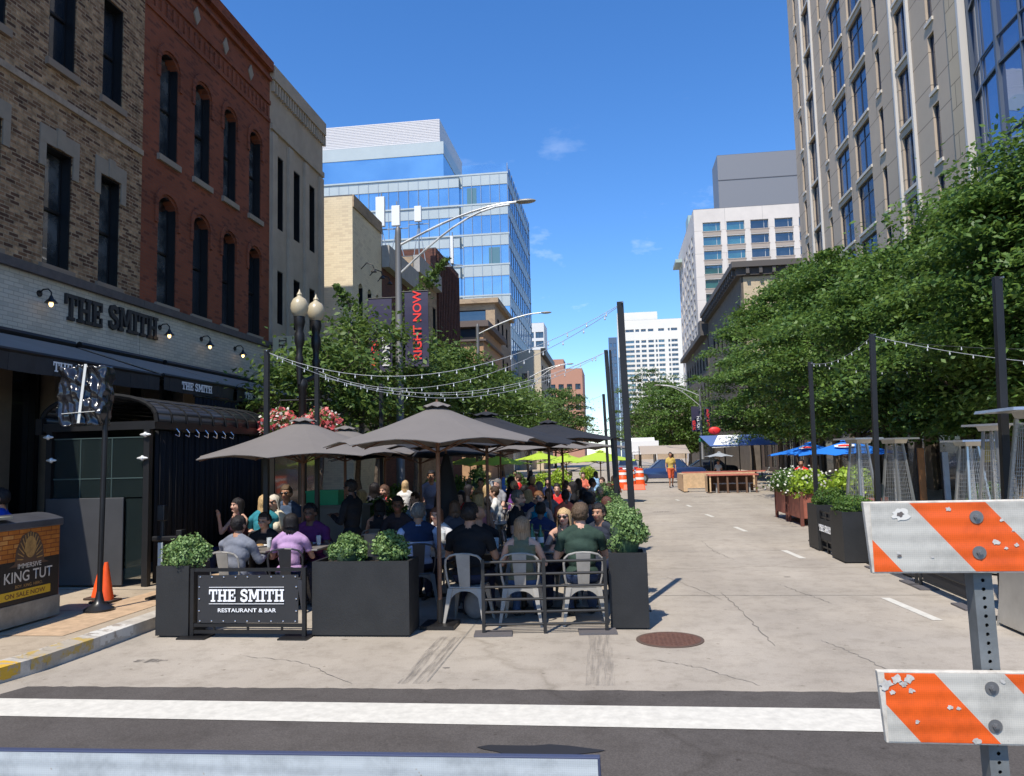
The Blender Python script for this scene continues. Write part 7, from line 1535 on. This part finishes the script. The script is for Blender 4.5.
# manhole
p = gnd(670, 640)
t = thing('manhole_cover', 'round rusty brown manhole cover in the concrete road', 'manhole cover', (p.x, p.y, .004)); mb = MB(); mb.lathe((0, 0, -.004), [(.335, 0), (.335, .008), (.305, .008)], 40); mb.build('ring', mat('manhole_ring', (.12, .08, .06), .8, .3), t)
mb = MB(); mb.lathe((0, 0, -.002), [(.302, 0), (.302, .008)], 40); mb.build('cover', mat('manhole_rust', (.13, .062, .042), .8, .2, var=.3, vscale=30), t)
mb = MB()
for i in range(-6, 7):
    for j in range(-6, 7):
        if i*i+j*j < 36: mb.box(i*.045-.013, i*.045+.013, j*.045-.013, j*.045+.013, .006, .010)
mb.build('studs', mat('manhole_rust', (.13, .05, .032), .75), t)
# ================================================================== FOREGROUND BARRICADES
def sheeting(name, c):
    m = bpy.data.materials.new(name); m.use_nodes = True; n = m.node_tree.nodes; l = m.node_tree.links.new; b = n['Principled BSDF']; g = n.new('ShaderNodeNewGeometry')
    t1 = n.new('ShaderNodeTexNoise'); t1.inputs['Scale'].default_value = 9; t1.inputs['Detail'].default_value = 10; t1.inputs['Roughness'].default_value = .7; l(g.outputs['Position'], t1.inputs['Vector'])
    r = n.new('ShaderNodeValToRGB'); r.color_ramp.elements[0].position = .33; r.color_ramp.elements[1].position = .55; r.color_ramp.elements[0].color = (*[x*.72 for x in c], 1); r.color_ramp.elements[1].color = (*c, 1); l(t1.outputs['Fac'], r.inputs[0])
    # chips: small spots scraped to grey
    v = n.new('ShaderNodeTexNoise'); v.inputs['Scale'].default_value = 26; v.inputs['Detail'].default_value = 3; l(g.outputs['Position'], v.inputs['Vector']); k = n.new('ShaderNodeValToRGB'); k.color_ramp.elements[0].position = .715; k.color_ramp.elements[1].position = .73; l(v.outputs['Fac'], k.inputs[0])
    x = n.new('ShaderNodeMixRGB'); x.inputs[2].default_value = (.62, .58, .52, 1) if c[1] < .3 else (.38, .34, .29, 1); l(k.outputs[0], x.inputs[0]); l(r.outputs[0], x.inputs[1])
    # honeycomb of the reflective film
    s = n.new('ShaderNodeSeparateXYZ'); cx = n.new('ShaderNodeCombineXYZ'); l(g.outputs['Position'], s.inputs[0]); l(s.outputs[0], cx.inputs[0]); l(s.outputs[2], cx.inputs[1])
    vo = n.new('ShaderNodeTexVoronoi'); vo.voronoi_dimensions = '2D'; vo.feature = 'DISTANCE_TO_EDGE'; vo.inputs['Scale'].default_value = 190; vo.inputs['Randomness'].default_value = .12; l(cx.outputs[0], vo.inputs['Vector'])
    vr = n.new('ShaderNodeValToRGB'); vr.color_ramp.elements[0].position = .05; vr.color_ramp.elements[1].position = .14; vr.color_ramp.elements[0].color = (1, 1, 1, 1); vr.color_ramp.elements[1].color = (.88, .88, .88, 1); l(vo.outputs['Distance'], vr.inputs[0])
    x2 = n.new('ShaderNodeMixRGB'); x2.blend_type = 'MULTIPLY'; x2.inputs[0].default_value = 1; l(x.outputs[0], x2.inputs[1]); l(vr.outputs[0], x2.inputs[2]); l(x2.outputs[0], b.inputs['Base Color'])
    b.inputs['Roughness'].default_value = .38
    wv = n.new('ShaderNodeTexWave'); wv.bands_direction = 'Z'; wv.inputs['Scale'].default_value = 8; wv.inputs['Distortion'].default_value = 1.2; wv.inputs['Detail'].default_value = 2; l(g.outputs['Position'], wv.inputs['Vector']); bp = n.new('ShaderNodeBump'); bp.inputs['Strength'].default_value = .10; bp.inputs['Distance'].default_value = .01; l(wv.outputs['Fac'], bp.inputs['Height']); l(bp.outputs[0], b.inputs['Normal'])
    return m
SHW = sheeting('white_sheeting', (.54, .51, .44)); SHO = sheeting('orange_sheeting', (.82, .115, .012))
PLYE = mat('board_edge', (.55, .50, .42), .7, var=.25, vscale=30); BOLT = mat('bolt_steel', (.26, .25, .24), .4, .7)
YB = 2.12
def pt(px, py): v = aty(px, py, YB); return v.x, v.z
TL, BLc = pt(863, 501.5), pt(868.5, 573); T2, B2c = pt(877, 670), pt(881, 743.5)
x_r = 3.1
root = thing('striped_barricade', 'near barricade with two worn orange and white striped boards on a perforated steel post', 'barricade', (1.35, YB, 0)); of = (1.35, YB, 0)
def board(TLx, zt_, zb_, stripes, slope_r, holes):
    mb = MB(of); sk = (pt(868.5, 573)[0]-TLx) * 0 + .012
    P = [(TLx+sk, zb_), (x_r, zb_+slope_r), (x_r, zt_+slope_r), (TLx, zt_)]
    mb.prism(P, (0, YB, 0), (1, 0, 0), (0, 0, 1), (0, .019, 0)); bo = mb.build('board', PLYE, root, bevel=.0025)
    h = zt_-zb_; e = .0045
    fx = lambda u, z: u
    mb = MB(of); zz0, zz1 = zb_+e, zt_-e
    def cut(poly, xa):   # clip polygon to x >= xa
        out = []
        for i in range(len(poly)):
            A, B = poly[i], poly[(i+1) % len(poly)]; ia, ib = A[0] >= xa, B[0] >= xa
            if ia: out.append(A)
            if ia != ib: k = (xa-A[0])/(B[0]-A[0]); out.append((xa, A[1]+(B[1]-A[1])*k))
        return out
    xl = TLx+sk+e
    def strip(a0, a1):     # a = x where the stripe edge meets the top; runs down to the right
        dx = h*stripes[2]; return cut([(a0, zz1), (a0+dx, zz0), (a1+dx, zz0), (a1, zz1)], xl)
    org, wht = [], []
    a = stripes[0]; k = 0; seq = stripes[1]
    for (a0, a1, colr) in seq:
        p_ = strip(a0, min(a1, x_r-.2))
        if len(p_) >= 3: (org if colr == 'o' else wht).append(p_)
    for nm, lst, m_ in (('orange_stripe', org, SHO), ('white_stripe', wht, SHW)):
        for p_ in lst:
            q = MB(of); q.add([(x, YB-.0012, z) for x, z in p_], [tuple(range(len(p_)))]); q.build(nm, m_, bo, fix=False)
    return bo
def xat(px, py): return pt(px, py)[0]
z1t, z1b = pt(900, 501.5)[1], pt(900, 573.5)[1]; sl_ = (xat(976, 573)-xat(909, 502))/(z1t-z1b)
seq = [(xat(863, 501)-.35, xat(804, 502), 'w'), (xat(804, 502), xat(846, 502), 'o'), (xat(804, 502), xat(804, 502), 'w')]
e1 = xat(902-38, 570) ; oA = xat(868, 537); dxfull = (z1t-z1b)*sl_
lowedge = xat(903, 573)-dxfull     # top-intersect of first orange/white edge
o1, o2 = xat(909, 502), xat(985, 502)
seq = [(lowedge-.4, lowedge, 'o'), (lowedge, o1, 'w'), (o1, o2, 'o'), (o2, o2+(o1-lowedge), 'w'), (o2+(o1-lowedge), o2+(o1-lowedge)+(o2-o1), 'o'), (o2+(o1-lowedge)+(o2-o1), o2+2*(o1-lowedge)+(o2-o1), 'w')]
bo1 = board(TL[0], z1t, z1b, (0, seq, sl_), .0, [])
z2t, z2b = pt(900, 671)[1], pt(900, 743.5)[1]; sl2 = sl_; dxf = (z2t-z2b)*sl2
ea = xat(921, 743)-dxf; eb = xat(1001, 743)-dxf; ec = xat(1004, 672)
seq = [(ea-.5, ea, 'w'), (ea, eb, 'o'), (eb, ec, 'w'), (ec, ec+.23, 'o'), (ec+.23, ec+.42, 'w')]
bo2 = board(T2[0], z2t, z2b, (0, seq, sl2), .0, [])
# scraped patches where sheeting has peeled away
SCR_ = mat('peeled_sheeting', (.50, .47, .42), .8, var=.35, vscale=40); rnd = random.Random(9)
def blob(px, py, r, n=14, m=None, par=None, yo=.0028):
    x, z = pt(px, py); mb = MB(of); K = [.6+.7*rnd.random() for _ in range(n)]
    mb.add([(x+r*K[i]*math.cos(2*math.pi*i/n), YB-yo, z+r*K[i]*.8*math.sin(2*math.pi*i/n)) for i in range(n)], [tuple(range(n))]); mb.build('scrape', m or SCR_, par or bo1)
for (px, py, r) in ((948, 509, .007), (996, 542, .009), (1006, 548, .005), (898, 553, .006), (932, 557, .004), (1001, 520, .005), (1016, 545, .006), (1013, 530, .004)): blob(px, py, r)
for (px, py, r) in ((886, 684, .016), (896, 679, .014), (903, 684, .010), (911, 690, .008), (892, 692, .007), (950, 707, .007), (958, 708, .006), (917, 722, .006), (976, 741, .010), (1002, 681, .007), (908, 679, .012)): blob(px, py, r, par=bo2)
blob(900, 514, .022, 20, mat('peeled_light', (.66, .63, .56), .7)); blob(900, 514, .009, 12, mat('peeled_dark', (.12, .10, .09), .8), yo=.0034); blob(899, 556, .006, 9, MATS['peeled_dark'], yo=.0034)
def bolt(px, py, par):
    x, z = pt(px, py); mb = MB(); K = 18
    for (r, y0_, y1_, n) in ((.0165, .0012, .0035, 24), (.0075, .0035, .009, 6), (.004, .009, .012, 12)): mb.tube((x-of[0], -y0_, z), (x-of[0], -y1_, z), r, None, n)
    mb.build('bolt', BOLT, par, smooth=False)
for (px, py) in ((976, 517), (979, 552.5)): bolt(px, py, bo1)
for (px, py) in ((991.5, 688), (995, 726)): bolt(px, py, bo2)
# perforated post: real holes
def post():
    ax, az = aty(981, 560, YB+.03).x, aty(981, 560, YB+.03).z; bx_, bz_ = aty(1002, 790, YB+.03).x, aty(1002, 790, YB+.03).z
    d = Vector((bx_-ax, 0, bz_-az)).normalized(); top = Vector((ax, YB+.03, az))-d*.14; Lp = (top.z-.03)/-d.z; sd_ = Vector((1, 0, 0)); sd_ = (sd_-d*sd_.dot(d)).normalized(); w2 = .0225
    pitch = .0225; nh = int(Lp/pitch); r = .0048; mb = MB(of); fr = Vector((0, -1, 0))
    P = lambda u, v, y=0: top+d*v+sd_*u-fr*y
    for k in range(nh):
        v0, v1, vc = k*pitch, (k+1)*pitch, (k+.5)*pitch; n = 12; ring = [(r*math.cos(2*math.pi*i/n+math.pi/12), vc+r*math.sin(2*math.pi*i/n+math.pi/12)) for i in range(n)]
        outer = []
        for i in range(n):
            a_ = 2*math.pi*i/n+math.pi/12; c_, s_ = math.cos(a_), math.sin(a_); q = min(w2/abs(c_) if abs(c_) > 1e-6 else 9, (pitch/2)/abs(s_) if abs(s_) > 1e-6 else 9); outer.append((c_*q, vc+s_*q))
        for i in range(n):
            j = (i+1) % n; mb.add([P(*ring[i]), P(*ring[j]), P(*outer[j]), P(*outer[i])], [(0, 1, 2, 3)]); mb.add([P(*ring[i]), P(*ring[j]), P(*ring[j], .003), P(*ring[i], .003)], [(0, 1, 2, 3)])
        for (u_, v_) in ((-w2, v0), (w2, v0), (w2, v1), (-w2, v1)):
            ds = sorted(outer, key=lambda o_: (o_[0]-u_)**2+(o_[1]-v_)**2)[:2]; mb.add([P(u_, v_), P(*ds[0]), P(*ds[1])], [(0, 1, 2)])
    for s in (-1, 1): mb.add([P(s*w2, 0), P(s*w2, Lp), P(s*w2, Lp, .05), P(s*w2, 0, .05)], [(0, 1, 2, 3)])
    mb.add([P(-w2, 0, .05), P(w2, 0, .05), P(w2, Lp, .05), P(-w2, Lp, .05)], [(0, 1, 2, 3)])
    mb.build('perforated_post', mat('post_galv', (.20, .21, .205), .55, .4, var=.2, vscale=14), root, fix=False)
    ft = top+d*Lp; mb = MB(of); mb.bar((ft.x, YB-.6, .03), (ft.x, YB+.65, .03), .05, .05); mb.build('foot', GALV, root)
    mb = MB(of); q = Vector((x_r-.25, YB+.045, 1.7)); mb.box(x_r-.30, x_r-.25, YB+.02, YB+.07, .0, 1.78); mb.bar((x_r-.27, YB-.6, .03), (x_r-.27, YB+.65, .03), .05, .05); mb.build('far_post', GALV, root)
post()
# second barricade at the bottom left: pale sheeting board seen from above
YC = 1.95
def pc_(px, py): v = aty(px, py, YC); return v.x, v.z
xr, zr = pc_(600, 757.5); xl, zl = pc_(-40, 752)
t = thing('pale_barricade', 'pale blue white reflective barricade board across the bottom left edge', 'barricade', ((xl+xr)/2, YC, 0)); of2 = ((xl+xr)/2, YC, 0)
mb = MB(of2); mb.prism([(xl-.3, zl-.2), (xr+.005, zr-.2), (xr, zr), (xl-.3, zl+.003)], (0, YC, 0), (1, 0, 0), (0, 0, 1), (0, .02, 0)); bo = mb.build('board', mat('edge_navy', (.05, .06, .11), .5), t, bevel=.002)
SHB = sheeting('pale_blue_sheeting', (.50, .53, .53)); mb = MB(of2); mb.add([(xl-.29, YC-.0012, zl-.19), (xr-.004, YC-.0012, zr-.19), (xr-.006, YC-.0012, zr-.004), (xl-.29, YC-.0012, zl-.001)], [(0, 1, 2, 3)]); mb.build('sheeting', SHB, bo, fix=False)
for x in (xl+.2, xr-.3):
    mb = MB(of2); mb.box(x, x+.05, YC+.022, YC+.07, 0, zl-.02); mb.build('post', GALV, t)
    mb = MB(of2); mb.box(x-.002, x+.052, YC-.5, YC+.6, 0, .05); mb.build('foot', GALV, t)
